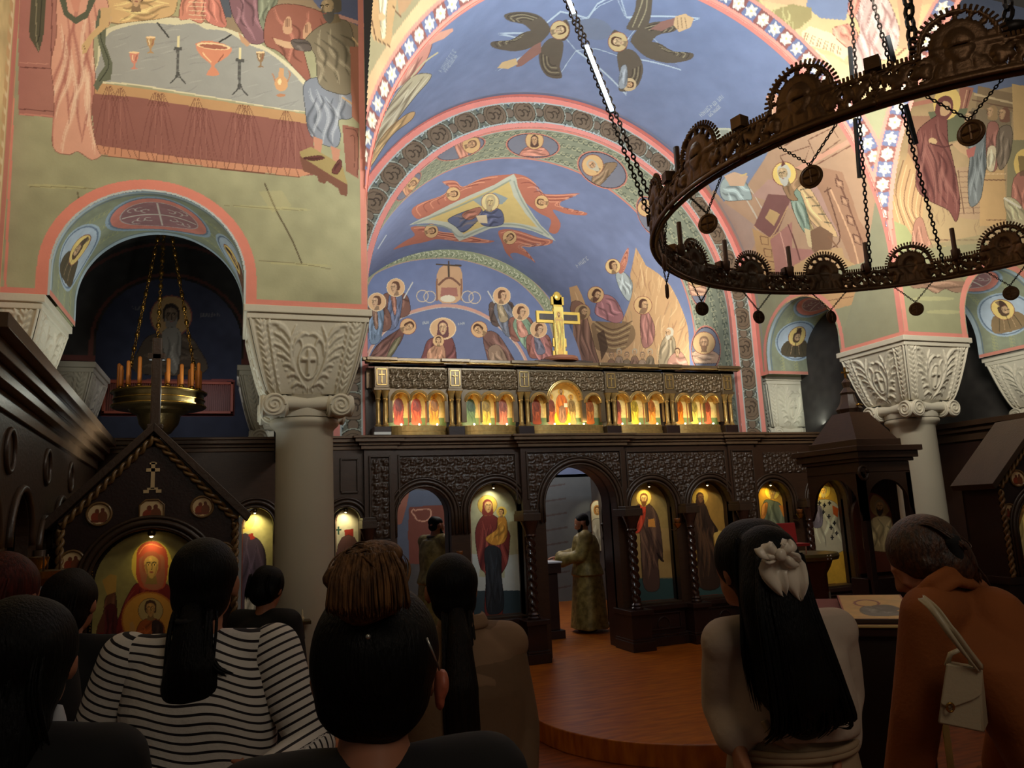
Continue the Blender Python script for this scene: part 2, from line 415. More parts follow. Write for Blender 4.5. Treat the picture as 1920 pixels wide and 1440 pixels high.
class Barrel:
    """stilted barrel: lateral axis x (depth y) or lateral axis y (depth x); u runs up one jamb, over and down the other, v is depth"""
    def __init__(s, lat, c, cz, r, z0): s.lat, s.c, s.cz, s.r, s.z0 = lat, c, cz, r, z0; s.h = cz-z0; s.L = 2*s.h+PI*r
    def fwd(s, U, V, dr=0.0):
        th = np.clip((U-s.h)/s.r, 0, PI); r = s.r+dr
        l = s.c+r*np.cos(th); z = np.where(U < s.h, s.z0+U, np.where(U > s.h+PI*s.r, s.z0+(s.L-U), s.cz+r*np.sin(th)))
        return np.stack([l, V, z], -1) if s.lat == 'x' else np.stack([V, l, z], -1)
    def inv(s, x, y):
        d = ray(x, y); o = CAM
        i, j = (0, 1) if s.lat == 'x' else (1, 0)
        a = d[i]**2+d[2]**2; b = 2*((o[i]-s.c)*d[i]+(o[2]-s.cz)*d[2]); c = (o[i]-s.c)**2+(o[2]-s.cz)**2-s.r**2
        D = b*b-4*a*c
        if D > 0:
            p = o+d*((-b+math.sqrt(D))/(2*a))
            if p[2] >= s.cz: return np.array([s.h+s.r*math.atan2(p[2]-s.cz, p[i]-s.c), p[j]])
        else:
            p = o+d*(-b/(2*a))
            if p[2] >= s.cz: return np.array([s.h+s.r*math.atan2(p[2]-s.cz, p[i]-s.c), p[j]])
        sg = 1 if d[i] > 0 else -1
        t = (s.c+sg*s.r-o[i])/d[i]; p = o+d*t
        return np.array([p[2]-s.z0 if sg > 0 else s.L-(p[2]-s.z0), p[j]])
def invY(Y):
    def f(x, y): p = atY(x, y, Y); return np.array([p[0], p[2]])
    return f
def invX(X):
    def f(x, y): p = atX(x, y, X); return np.array([p[1], p[2]])
    return f
def planeY(cv, Y): U, V = np.meshgrid(cv.u, cv.v); return np.stack([U, np.full_like(U, Y), V], -1)
def planeX(cv, X): U, V = np.meshgrid(cv.u, cv.v); return np.stack([np.full_like(U, X), U, V], -1)
def keep_out(cv, fn):
    """faces whose centre fulfils fn(u, v) are left out (openings)"""
    uc = (cv.u[:-1]+cv.u[1:])/2; vc = (cv.v[:-1]+cv.v[1:])/2; U, V = np.meshgrid(uc, vc); return ~fn(U, V)
def in_arch(c, cz, r): return lambda U, V: ((np.abs(U-c) < r) & (V < cz)) | ((U-c)**2+(V-cz)**2 < r*r)
def arch_pts(c, cz, r, zb, n=28):
    return [(c-r, zb)]+[(c-r*math.cos(PI*i/n), cz+r*math.sin(PI*i/n)) for i in range(n+1)]+[(c+r, zb)]

# palette of the frescoes
BLUE = (112, 130, 172); BLUED = (86, 102, 146); RED = (222, 116, 84); CREAM = (222, 196, 146); OLIVE = (150, 150, 108); OCHRE = (204, 158, 84)
GOLD = (236, 198, 84); PINK = (222, 146, 108); MAROON = (132, 66, 52); TEAL = (128, 156, 146); PALE = (214, 208, 184); UMBER = (118, 88, 62); DUN = (172, 128, 84)
GREYG = (150, 156, 128)

def rock_strokes(cv, pts, n, col, w, seed=1, spread=26, L=60):
    rg = random.Random(seed)
    for i in range(n):
        x, y = pts[rg.randrange(len(pts))]; x += rg.uniform(-spread, spread); y += rg.uniform(-spread, spread)
        cv.line([(x, y), (x+rg.uniform(-12, 12), y+L*rg.uniform(.3, .6)), (x+rg.uniform(-20, 20), y+L*rg.uniform(.7, 1.1))], w*rg.uniform(.6, 1.4), col, .6, taper=True)

# ================================================================ 1. north wall over the left arch: the supper at a long table
LA = (-0.585, 3.60, 0.625)     # its arch: centre x, springing z, radius
cv = Canvas(-1.50, NX0, ZA, 6.95, 0.0058, (170, 168, 124), invY(YP))
cv.mottle(0.10, 60)
cv.z(0, 0, 2.743)
# wall ground glows and cracked mortar strokes
for (x, y, w, h_) in ((300, 960, 160, 10), (1400, 1070, 200, 9), (1540, 1360, 170, 8), (760, 940, 120, 8)):
    cv.ell((x, y), w, h_, (196, 190, 120), 3, .5)
cv.line([(150, 960), (300, 962), (560, 975)], 1.6, (120, 112, 70), .6); cv.line([(1150, 1055), (1420, 1075), (1560, 1082)], 1.3, (120, 112, 70), .6)
cv.line([(1360, 940), (1420, 1080), (1500, 1230), (1552, 1355)], 3, (96, 84, 56), .85); cv.line([(1330, 1340), (1552, 1358), (1700, 1385)], 1.3, (110, 100, 66), .6)
cv.line([(398, 985), (408, 1040)], 2.6, (96, 84, 56), .7); cv.poly([(1330, 985), (1450, 980), (1500, 1060), (1400, 1095)], (196, 184, 116), .35)
# room behind: reddish panels left, blue upper right
cv.poly([(95, -60), (420, -60), (420, 620), (95, 590)], (176, 104, 84)); cv.line([(100, 345), (420, 360)], 2, (120, 62, 52)); cv.line([(100, 560), (420, 585)], 1.6, (120, 62, 52)); cv.line([(100, 586), (420, 608)], 3, (204, 120, 92))
cv.line([(270, -60), (262, 340)], 2, (120, 62, 52), .8); cv.line([(250, 330), (100, 322)], 1.5, (210, 140, 110), .7)
cv.poly([(560, -60), (1900, -60), (1900, 300), (1300, 200), (560, 120)], (158, 132, 96))
cv.poly([(1560, -60), (1880, -60), (1880, 150), (1640, 40)], (92, 104, 142)); cv.line([(1740, 82), (1880, 130)], 7, (214, 150, 130))
cv.poly([(900, -60), (1200, -60), (1190, 90), (930, 80)], (90, 96, 106)); cv.poly([(850, -60), (930, -60), (930, 90), (850, 70)], (178, 170, 116))
# hanging dark cloth, at left
cv.poly([(160, -60), (240, -60), (222, 190), (200, 272), (150, 188)], (92, 88, 66), keep=True); cv.line([(188, -40), (186, 180), (200, 260)], 2, (160, 150, 110), .7); cv.line([(215, -40), (205, 160), (190, 220)], 2, (52, 50, 40), .7)
# table top with cloth
cv.poly([(520, 180), (600, 130), (760, 98), (930, 92), (1060, 118), (1200, 158), (1330, 220), (1450, 300), (1540, 380), (1600, 470), (1620, 580), (1100, 505), (700, 440), (490, 418), (500, 320)], (222, 212, 168), smooth=3)
cv.poly([(545, 190), (620, 145), (760, 118), (900, 128), (1000, 120), (1060, 150), (1160, 160), (1280, 230), (1380, 270), (1480, 350), (1545, 420), (1590, 480), (1600, 575), (1100, 498), (700, 432), (496, 410), (505, 330)], (164, 164, 156), smooth=3, keep=True)
old = cv.last; cv.clip = old
rg = random.Random(3)
for i in range(70):
    x, y = rg.uniform(520, 1580), rg.uniform(130, 560); cv.line([(x, y), (x+40, y-10), (x+rg.uniform(60, 110), y-rg.uniform(10, 40))], 2.2, (186, 186, 176) if i % 2 else (142, 142, 138), .45, taper=True)
cv.clip = None
# gold hem under the top, curtain below
cv.poly([(480, 425), (700, 450), (1100, 515), (1600, 590), (1600, 650), (1100, 575), (700, 510), (470, 490)], (196, 142, 72))
cv.poly([(465, 480), (700, 500), (1100, 565), (1610, 640), (1620, 900), (1560, 905), (490, 760)], (150, 82, 66), keep=True)
old = cv.last; cv.clip = old
for k, xx in enumerate((560, 620, 800, 830, 1000, 1030, 1060, 1210, 1260, 1290, 1440, 1480, 1520)):
    for j in (-1.6, -.8, 0, .8, 1.6): cv.line([(xx, 430+(xx-500)*.14), (xx+j*26, 560+(xx-500)*.14), (xx+j*58, 790+(xx-500)*.12)], 1.8, (120, 58, 48) if j else (178, 104, 84), .55, taper=True)
cv.clip = None
for xx in (560, 620, 800, 830, 1010, 1240, 1270, 1470):
    for j in (-2, -1, 0, 1, 2): cv.line([(xx+j*5, 432+(xx-480)*.14), (xx+j*20, 500+(xx-480)*.14)], 1.3, (110, 58, 36), .7)
cv.poly([(490, 745), (900, 805), (1300, 850), (1560, 872), (1610, 890), (1540, 910), (1300, 882), (900, 838), (510, 795)], (206, 128, 74))
for i in range(34): x = 500+i*31; y = 748+(x-500)*.118; cv.line([(x, y), (x+rg.uniform(-14, 22), y+44)], 1.5, (128, 70, 40), .8)
cv.line([(505, 798), (900, 842), (1300, 886), (1540, 912)], 2, (120, 66, 40))
# diners' robes along the top edge
cv.robe([(560, -60), (880, -60), (900, 60), (830, 95), (700, 110), (600, 120), (545, 90)], (218, 170, 92), 10, w=2)
cv.face(700, -20, 60); cv.robe([(960, -60), (1070, -60), (1050, 110), (975, 100), (920, 90)], (216, 120, 78), 5); cv.robe([(1100, -60), (1150, 60), (1160, 140), (1060, 105), (1050, 0)], (206, 104, 74), 4)
for k in range(5): cv.line([(970, 10+k*22), (1060, 14+k*22)], 1.5, (236, 214, 160), .8)
cv.robe([(1190, -60), (1330, -60), (1370, 190), (1290, 225), (1240, 160), (1190, 60)], (140, 92, 100), 6, w=2)
cv.poly([(1225, 165), (1290, 225), (1270, 240), (1240, 215)], (204, 150, 96)); cv.poly([(545, 70), (580, 90), (560, 140), (500, 150)], (214, 168, 104))
cv.robe([(1340, -60), (1440, -60), (1410, 60), (1370, 170), (1330, 90)], (134, 140, 112), 4)
# red cloak round the guest at right, and his raised hands
cv.robe([(1380, 60), (1480, 20), (1650, 60), (1700, 140), (1640, 210), (1560, 230), (1600, 420), (1540, 380), (1440, 270), (1360, 220)], (158, 84, 56), 5, w=2)
for (hx, hy) in ((1478, 130), (1580, 160)):
    cv.poly([(hx-18, hy+40), (hx-22, hy), (hx-4, hy-42), (hx+16, hy-40), (hx+24, hy+10), (hx+18, hy+42)], (206, 150, 100), smooth=3)
    for j in (-8, 0, 8): cv.line([(hx+j, hy-34), (hx+j, hy+8)], 1, (110, 62, 44))
# seated old man, blue robe, footstool
cv.robe([(1570, 420), (1700, 400), (1830, 460), (1840, 560), (1800, 610), (1740, 620), (1752, 700), (1720, 760), (1600, 700), (1570, 560)], (134, 142, 156), 11, light=(190, 196, 204), w=2.2)
cv.robe([(1540, 240), (1620, 150), (1740, 100), (1810, 150), (1830, 400), (1800, 480), (1730, 480), (1640, 430), (1620, 280), (1560, 230)], (136, 124, 96), 9, w=2.2)
cv.poly([(1405, 195), (1480, 215), (1540, 215), (1550, 250), (1470, 248), (1420, 225)], (208, 160, 108)); cv.robe([(1500, 205), (1580, 210), (1600, 260), (1520, 255)], (104, 92, 84), 2)
cv.face(1715, 35, 62, -8, -3, skin=(178, 150, 100), hair=(110, 100, 80), beard=(96, 92, 84))
cv.poly([(1610, 700), (1660, 720), (1650, 790), (1670, 815), (1600, 815), (1620, 780)], (196, 124, 84)); cv.poly([(1700, 750), (1750, 770), (1740, 850), (1760, 880), (1700, 895), (1715, 840)], (196, 124, 84))
cv.poly([(1540, 780), (1600, 755), (1760, 850), (1788, 950), (1700, 930), (1560, 840)], (168, 144, 74)); cv.poly([(1540, 800), (1700, 900), (1788, 950), (1785, 1010), (1750, 1000), (1740, 970), (1680, 930), (1670, 945), (1640, 935), (1630, 905), (1560, 880)], (126, 74, 48))
cv.robe([(1560, 812), (1640, 800), (1668, 815), (1610, 826)], (110, 50, 40), 1); cv.robe([(1705, 880), (1745, 820), (1760, 850), (1735, 895)], (110, 50, 40), 1)
cv.poly([(1760, 640), (1845, 660), (1845, 920), (1780, 880)], (148, 84, 58)); cv.line([(1775, 660), (1840, 690), (1838, 900)], 1.4, (96, 50, 36)); cv.line([(1800, 700), (1825, 710), (1823, 860)], 1.2, (96, 50, 36))
cv.line([(1760, 500), (1850, 560)], 3, (204, 160, 90)); cv.line([(1810, 190), (1850, 240)], 3, (214, 176, 110)); cv.poly([(1800, 240), (1850, 240), (1850, 640), (1810, 600)], (176, 100, 62))
# serving woman in salmon, dark scarf
cv.robe([(310, -60), (510, -60), (560, 40), (560, 130), (500, 150), (480, 230), (490, 420), (470, 600), (500, 760), (520, 800), (470, 822), (400, 780), (350, 795), (270, 750), (278, 500), (262, 330), (290, 180)], (222, 148, 112), 15, dark=(176, 92, 70), light=(244, 206, 168), w=2.4)
cv.poly([(290, -60), (330, -60), (350, 60), (390, 90), (440, 60), (470, -60), (520, -60), (450, 90), (390, 125), (330, 80)], (96, 100, 78)); cv.poly([(345, -60), (430, -60), (400, 60), (380, 60)], (214, 128, 92))
cv.poly([(510, 40), (545, 120), (540, 220), (580, 330), (570, 410), (530, 420), (500, 470), (480, 440), (510, 380), (540, 340), (510, 230), (490, 130)], (108, 112, 88)); cv.line([(515, 80), (520, 200), (560, 330), (510, 420)], 2, (60, 64, 50), .8, 5)
cv.poly([(520, 40), (575, 40), (560, 130), (480, 200), (445, 270), (425, 278), (420, 235), (460, 180), (510, 130)], (212, 168, 96)); cv.line([(430, 230), (440, 260)], 1.2, (110, 62, 44))
# vessels, candlesticks, knives
def goblet(cx, cy, s, col):
    cv.poly([(cx-26*s, cy-40*s), (cx+26*s, cy-40*s), (cx+16*s, cy+5*s), (cx+5*s, cy+18*s), (cx+5*s, cy+34*s), (cx+20*s, cy+46*s), (cx-20*s, cy+46*s), (cx-5*s, cy+34*s), (cx-5*s, cy+18*s), (cx-16*s, cy+5*s)], col)
    cv.ell((cx, cy-40*s), 26*s, 6*s, (244, 200, 130)); cv.line([(cx-10*s, cy-30*s), (cx-6*s, cy+2*s)], 1.6, (250, 214, 150)); cv.line([(cx+14*s, cy-30*s), (cx+8*s, cy+4*s)], 1.6, (150, 70, 40))
goblet(690, 310, 1.0, (214, 118, 80)); goblet(775, 230, .95, (186, 140, 72)); goblet(1340, 305, .9, (150, 116, 70))
cv.poly([(1005, 225), (1090, 210), (1190, 245), (1170, 290), (1115, 325), (1105, 345), (1130, 385), (1060, 388), (1085, 345), (1080, 325), (1035, 290)], (222, 122, 60), smooth=2)
cv.ell((1098, 238), 88, 17, (246, 206, 140), 6); cv.ell((1098, 240), 74, 11, (170, 84, 46), 6); cv.line([(1040, 270), (1085, 320)], 2, (250, 200, 130)); cv.line([(1150, 280), (1120, 320)], 2, (160, 74, 36))
for (bx, by) in ((915, 250), (1233, 310)):
    cv.line([(bx, by), (bx-2, by+150)], 5.5, (92, 92, 88)); cv.line([(bx-40, by+178), (bx-12, by+150), (bx-2, by+110), (bx+14, by+150), (bx+42, by+182)], 2.4, (80, 80, 76)); cv.line([(bx-20, by-2), (bx+22, by+2)], 6, (92, 92, 88))
    for k in range(4): cv.ell((bx-1, by+22+k*30), 8, 7, (112, 112, 106))
    cv.line([(bx+2, by-6), (bx+2, by-66)], 4.5, (232, 216, 150))
cv.ell((1447, 430), 34, 40, (214, 150, 72)); cv.poly([(1436, 350), (1458, 350), (1462, 400), (1432, 400)], (214, 150, 72)); cv.line([(1415, 420), (1405, 385), (1395, 378)], 2.2, (190, 120, 60)); cv.line([(1478, 420), (1492, 385), (1484, 362)], 2.2, (190, 120, 60)); cv.ell((1445, 490), 24, 8, (190, 120, 60)); cv.ell((1438, 420), 9, 16, (248, 214, 140))
cv.line([(808, 115), (870, 195)], 3, (66, 66, 62)); cv.line([(1125, 218), (1192, 178)], 3, (66, 66, 62))
# red borders
cv.line([(85, -60), (60, 700), (25, 1500)], 5.5, (222, 120, 84), smooth=0)
cv.T = (0, 0, 1)
P0 = lambda L, w, c: cv.line(L, w, c, raw=True, smooth=0)
P0([(NX0-.025, ZA), (NX0-.025, 7)], .05, (222, 122, 96)); P0([(-1.5, ZA+.02), (NX0, ZA+.02)], .045, (222, 110, 78))
P0(arch_pts(LA[0], LA[1], LA[2]+.045, ZA), .085, (226, 108, 70)); P0(arch_pts(LA[0], LA[1], LA[2]+.005, ZA), .02, (190, 200, 200))
o = grid_mesh('wall_north_east', planeY(cv, YP), cv.C, FRESCO, keep=keep_out(cv, in_arch(LA[0], LA[1], LA[2]))); struct(o)

# painted arch soffits with medallions -----------------------------------------------------------------
def soffit(name, lat, c, d0, d1, traced):
    B = Barrel(lat, c, 3.60, 0.625, ZA)
    cv = Canvas(0, B.L, d0, d1, 0.0065, (150, 158, 128), B.inv)
    w = d1-d0; m = (d0+d1)/2
    for k in range(60):
        u = B.L*(k+.5)/60
        for vv in (m-w*.24, m, m+w*.24): cv.scroll([(u-.04, vv-.03), (u+.04, vv+.03)], .007, (176, 178, 120), .035, 2, .9, raw=True)
    for vv, ww, col in ((d0+.02, .05, (170, 192, 204)), (d1-.025, .06, (170, 192, 204)), (d0+.06, .012, (108, 130, 150)), (d1-.07, .012, (108, 130, 150))): cv.line([(0, vv), (B.L, vv)], ww, col, raw=True, smooth=0)
    mu = B.h+PI*B.r/2
    for rx, rv, col in ((.40, w*.40, (150, 176, 196)), (.375, w*.37, (112, 134, 156)), (.36, w*.355, (226, 112, 82)), (.29, w*.28, (214, 186, 178)), (.28, w*.27, (170, 110, 112))): cv.ell((mu, m), rx, rv, col, raw=True, n=40)
    cv.line([(mu, m-w*.26), (mu, m+w*.26)], .016, (226, 206, 190), raw=True, smooth=0); cv.line([(mu-.27, m), (mu+.27, m)], .016, (226, 206, 190), raw=True, smooth=0)
    for a in (-1, 1):
        for b in (-1, 1): cv.scroll([(mu+a*.06, m+b*w*.08), (mu+a*.2, m+b*w*.14)], .009, (222, 200, 186), .05, 3, raw=True)
    for sgn, side in ((1, B.h+.26), (-1, B.L-B.h-.26)):
        for ru, rv, col in ((.275, w*.37, (166, 190, 206)), (.255, w*.345, (104, 128, 156)), (.24, w*.325, (176, 196, 214))): cv.ell((side, m), ru, rv, col, raw=True, n=36)
        # bust of a saint, head up the arch
        cv.poly([(side-sgn*.20, m-.2), (side-sgn*.02, m-.15), (side+sgn*.0, m+.15), (side-sgn*.20, m+.2)], traced[0] if sgn > 0 else traced[1], raw=True, smooth=4)
        rr = 90 if sgn > 0 else -90
        cv.face(side+sgn*.055, m, .085, 90 if sgn < 0 else -90, traced[2]*sgn, halo=(240, 204, 80), skin=(204, 160, 104), hair=(100, 72, 48), beard=(84, 58, 40) if sgn > 0 else (96, 80, 60), hr=1.6, raw=True)
        for j in range(5): cv.line([(side-sgn*.19, m-.14+j*.07), (side-sgn*.04, m-.09+j*.045)], .008, (214, 170, 110) if j % 2 else (60, 60, 48), .7, 0, True)
    cv.mottle(.08, 25)
    for k in range(2):
        for uu in (.02+k*(B.L-.04),): cv.line([(uu, d0), (uu, d1)], .04, (214, 112, 80), raw=True, smooth=0)
    U, V = np.meshgrid(cv.u, cv.v)
    o = grid_mesh(name, B.fwd(U, V), cv.C, FRESCO); struct(o); return B
soffit('wall_north_arch_soffit', 'x', LA[0], YP, YP2, ((120, 78, 52), (96, 84, 60), 1))
soffit('wall_south_arch_soffit', 'x', 7.87, YP, YP2, ((150, 120, 72), (120, 92, 56), 2))
soffit('wall_chancel_arch_soffit', 'y', 7.315, NX1, 7.25, ((96, 84, 60), (150, 110, 60), -1))

# ================================================================ 2. east arm vault over the solea (blue, with seraphim)
BV = Barrel('x', CXN, CZN, RN, ZA)
cv = Canvas(0, BV.L/2+4.6, YP, YE, 0.0082, BLUE, BV.inv)
cv.mottle(.06, 70)
cv.z(650, 0, 2.743)
def star(pts, col, w=2.0): cv.line(pts+[pts[0]], w, col, .9, 0)
# star rays round the apex
STAR = [(780, 175), (960, 175), (1100, 60), (1240, 95), (1290, 20), (1400, -40), (1440, 90), (1820, 95), (1560, 180), (1720, 360), (1400, 290), (1440, 490), (1180, 260), (1090, 390), (1060, 230), (760, 370), (1000, 240)]
cv.poly(STAR, (104, 120, 160), .8); star(STAR, (184, 204, 220), 3.4)
star([(1120, 110), (1230, 95), (1300, 30), (1390, -10), (1430, 80), (1500, 130), (1440, 210), (1400, 290), (1280, 250), (1180, 260), (1120, 190)], (176, 196, 214), 1.6)
cv.ell((1275, 150), 90, 55, (112, 124, 150), 10)
def seraph(cx, cy, sx, face_at, col=(104, 92, 76), lt=(168, 156, 116), k=1.0):
    for L in ([(10, 0), (-40, -74), (-140, -100), (-230, -84), (-200, -50), (-120, -30), (-60, 30)], [(0, 0), (-120, 4), (-200, 46), (-295, 56), (-280, 88), (-170, 104), (-60, 70)],
              [(0, 40), (-50, 110), (-40, 190), (0, 236), (66, 240), (56, 180), (70, 120), (70, 50)], [(40, -20), (90, -60), (110, 0), (80, 50), (30, 40)]):
        P = [(cx+sx*x*k, cy+y*k) for x, y in L]
        cv.poly(P, col, smooth=4)
        A = np.array(P); c = A.mean(0)
        for j in range(5):
            q = (A-c)*(0.85-j*.13)+c; cv.line(q[1:5], 1.6, lt if j % 2 else (70, 62, 54), .8)
    cv.face(face_at[0], face_at[1], 33*k, 75*sx, 0, halo=(206, 178, 112), hr=1.5, skin=(206, 172, 120))
seraph(1040, 160, 1, (1095, 155)); seraph(1470, 215, -1, (1395, 215), k=1.05)
for L in ([(1440, 150), (1480, 60), (1500, -40), (1560, -40), (1570, 40), (1540, 140)],): cv.poly(L, (104, 92, 76), smooth=4); cv.line([(1470, 140), (1510, 40), (1530, -30)], 2, (168, 156, 116)); cv.line([(1500, 140), (1540, 50), (1545, -30)], 2, (168, 156, 116))
cv.poly([(1000, 215), (960, 235), (880, 310), (870, 345), (900, 340), (1000, 270)], (150, 100, 84)); cv.poly([(870, 300), (800, 320), (775, 350), (830, 355), (880, 330)], (212, 176, 110))
cv.poly([(1560, 150), (1620, 110), (1700, 90), (1700, 120), (1620, 160)], (150, 100, 84)); cv.poly([(1690, 85), (1740, 70), (1785, 95), (1770, 140), (1710, 165), (1680, 130)], (214, 172, 110)); 
for k in range(3): cv.line([(1700+k*20, 90), (1705+k*22, 148)], 1.2, (130, 90, 54))
cv.ell((1452, 435), 38, 34, (204, 176, 124)); cv.face(1452, 435, 24, 90, halo=None); cv.robe([(1410, 350), (1440, 340), (1440, 440), (1400, 450)], (150, 160, 170), 3)
# angels along the left side
cv.robe([(110, 620), (190, 400), (300, 240), (380, 190), (440, 210), (400, 330), (320, 420), (230, 500), (140, 720)], (216, 132, 104), 9, light=(244, 210, 170), w=2.4); cv.poly([(470, 170), (545, 145), (548, 160), (500, 200), (430, 230), (400, 215)], (226, 150, 116))
cv.robe([(100, 800), (210, 560), (330, 400), (430, 380), (420, 420), (350, 500), (230, 660), (110, 860)], (196, 182, 140), 9, dark=(128, 110, 80), light=(236, 226, 190), w=2.2); cv.line([(330, 400), (400, 320), (470, 270)], 3, (206, 190, 140))
cv.robe([(110, 870), (170, 720), (290, 600), (350, 575), (330, 620), (230, 700), (130, 850)], (204, 160, 92), 5, w=2)
def writing(pts, w, col, seed=1, k=1):
    rg = random.Random(seed); P = np.array(pts, float); n = int(np.hypot(*(P[1]-P[0]))/(w*.72)); d = (P[1]-P[0])/n; pn = np.array([-d[1], d[0]])/np.hypot(*d)
    for i in range(n):
        a = P[0]+d*(i+.2); b = a+d*.55; t = rg.randrange(4)
        up = pn*w*.5
        cv.line([a-up, a+up], k, col, .8, 0)
        if t in (0, 2): cv.line([b-up, b+up], k, col, .8, 0)
        if t in (1, 2): cv.line([a, b], k, col, .8, 0)
        if t in (0, 3): cv.line([a+up, b+up*.4], k, col, .8, 0)
        if t == 3: cv.line([a-up, b-up], k, col, .8, 0)
writing([(480, 370), (560, 255)], 22, (170, 184, 196)); writing([(505, 370), (568, 280)], 16, (170, 184, 196), 3)
cv.z(1200, 0, 2.667)
writing([(300, 580), (415, 480)], 22, (186, 196, 200), 5, 1.1); writing([(345, 580), (405, 525)], 18, (186, 196, 200), 6, 1.1)
# south side: prophet with scroll before buildings
cv.poly([(240, 760), (330, 1010), (500, 1440), (700, 1700), (1250, 1700), (1250, 1100), (1010, 610), (860, 480), (780, 500), (640, 600), (520, 720), (360, 960)], (196, 150, 106))
cv.poly([(330, 820), (520, 700), (700, 640), (620, 800), (540, 920), (420, 1010), (350, 930)], (128, 144, 176))
cv.poly([(355, 640), (450, 640), (500, 680), (520, 720), (440, 760), (370, 700)], (196, 200, 176)); cv.poly([(395, 650), (440, 650), (480, 720), (430, 740)], (160, 166, 150))
cv.poly([(460, 650), (540, 640), (540, 720), (480, 710)], (206, 204, 172))
cv.poly([(630, 480), (680, 470), (720, 500), (700, 640), (660, 640), (650, 560)], (214, 146, 104)); cv.line([(655, 500), (672, 630)], 2, (238, 190, 140))
cv.poly([(340, 1080), (400, 1000), (600, 1150), (560, 1250), (500, 1420), (400, 1400)], (186, 150, 128)); cv.line([(480, 920), (600, 1120)], 3, (214, 196, 170)); cv.line([(520, 900), (640, 1100)], 2, (214, 196, 170))
cv.robe([(400, 930), (440, 880), (520, 900), (560, 990), (520, 1000), (420, 1000)], (170, 190, 186), 6, w=2); cv.poly([(420, 880), (470, 860), (540, 880), (520, 930), (450, 930)], (222, 176, 130)); cv.line([(500, 880), (536, 868)], 3, (226, 190, 100))
cv.poly([(560, 980), (640, 900), (820, 880), (980, 960), (1080, 1080), (1060, 1250), (900, 1100)], (196, 146, 128), .8)
cv.poly([(570, 1130), (640, 970), (760, 980), (690, 1160), (650, 1190)], (140, 84, 74)); cv.poly([(625, 1090), (650, 1045), (700, 1070), (670, 1130)], (206, 160, 80)); cv.line([(570, 1130), (650, 1190), (740, 1030)], 2, (212, 160, 90))
cv.poly([(560, 1140), (650, 1190), (740, 1130), (700, 1250), (650, 1440), (600, 1440)], (202, 150, 72))
for k in range(4): yy = 1180+k*62; xx = 600+k*18; cv.line([(xx, yy), (xx+40, yy+8), (xx+42, yy+44), (xx+8, yy+40), (xx, yy)], 1.8, (140, 88, 44), .9, 0)
cv.poly([(650, 1200), (760, 1110), (760, 1240), (880, 1250), (800, 1340), (680, 1400)], (186, 116, 96)); cv.line([(740, 1120), (800, 1300)], 2, (130, 74, 60)); cv.line([(700, 1160), (740, 1330)], 2, (226, 160, 130))
cv.poly([(820, 820), (1010, 860), (1090, 1090), (1180, 1240), (1240, 1700), (1100, 1700), (1060, 1330), (960, 1100), (900, 960)], (182, 128, 84))
for (a, b, c, d) in (((700, 780), (850, 730), (820, 820), (740, 860)), ((840, 700), (960, 640), (1000, 700), (880, 790))): cv.line([a, b, c, d, a], 2.2, (132, 84, 54), .9, 0)
cv.line([(780, 850), (1060, 700)], 9, (222, 150, 108), smooth=0); cv.line([(790, 875), (1070, 720)], 2, (140, 86, 56), smooth=0); cv.line([(720, 730), (900, 620), (1010, 580)], 2.2, (132, 84, 54))
cv.line([(980, 870), (1100, 1180), (1160, 1330)], 3, (136, 86, 56)); cv.line([(950, 940), (1060, 1200), (1100, 1360)], 3, (228, 170, 112))
for (x, y) in ((992, 912), (1020, 1000), (1048, 1095), (1080, 1190)):
    cv.line([(x-16, y-22), (x+20, y-4), (x+26, y+36), (x-8, y+20), (x-16, y-22)], 2, (110, 66, 44), .95, 0); cv.poly([(x-8, y-10), (x+12, y), (x+16, y+22), (x-2, y+12)], (206, 150, 100))
cv.line([(935, 945), (1000, 1180), (960, 1240)], 2.5, (120, 76, 50)); cv.line([(920, 960), (955, 940)], 2.5, (120, 76, 50))
cv.robe([(780, 920), (840, 930), (920, 1060), (985, 1170), (960, 1180), (880, 1130), (820, 1050)], (232, 184, 108), 3, w=1.6)
for k in range(5): cv.line([(800+k*30, 950+k*40), (838+k*30, 940+k*44)], 2, (90, 84, 66), .8)
cv.robe([(760, 950), (800, 980), (850, 1100), (900, 1200), (960, 1200), (940, 1260), (870, 1260), (860, 1240), (800, 1100), (760, 1040)], (204, 170, 100), 5, w=1.8)
cv.robe([(750, 960), (800, 960), (850, 1140), (820, 1160), (770, 1060)], (142, 168, 142), 4, light=(196, 214, 190), w=2)
cv.robe([(700, 880), (760, 840), (830, 870), (830, 900), (770, 960), (790, 1000), (740, 990)], (168, 124, 70), 4, w=2)
cv.poly([(840, 1160), (900, 1130), (965, 1170), (960, 1240), (880, 1280), (850, 1220)], (142, 100, 62)); cv.poly([(820, 1140), (850, 1150), (860, 1240), (840, 1230)], (226, 196, 130))
cv.face(722, 870, 46, -12, -1, halo=(246, 206, 60), hr=1.35, skin=(206, 170, 110), hair=(214, 208, 184), beard=(208, 204, 184))
cv.poly([(712, 800), (705, 835), (730, 822)], (120, 60, 40)); cv.poly([(935, 940), (940, 930), (936, 980)], (120, 76, 50))
cv.poly([(600, 1440), (700, 1370), (900, 1250), (960, 1250), (1100, 1340), (1110, 1700), (600, 1700)], (204, 158, 86))
cv.poly([(430, 1340), (560, 1400), (560, 1700), (430, 1700)], (182, 170, 112)); cv.line([(940, 1180), (1000, 1260), (990, 1330)], 3, (150, 100, 56))
cv.poly([(960, 1240), (1010, 1240), (1030, 1340), (960, 1340)], (206, 160, 92))
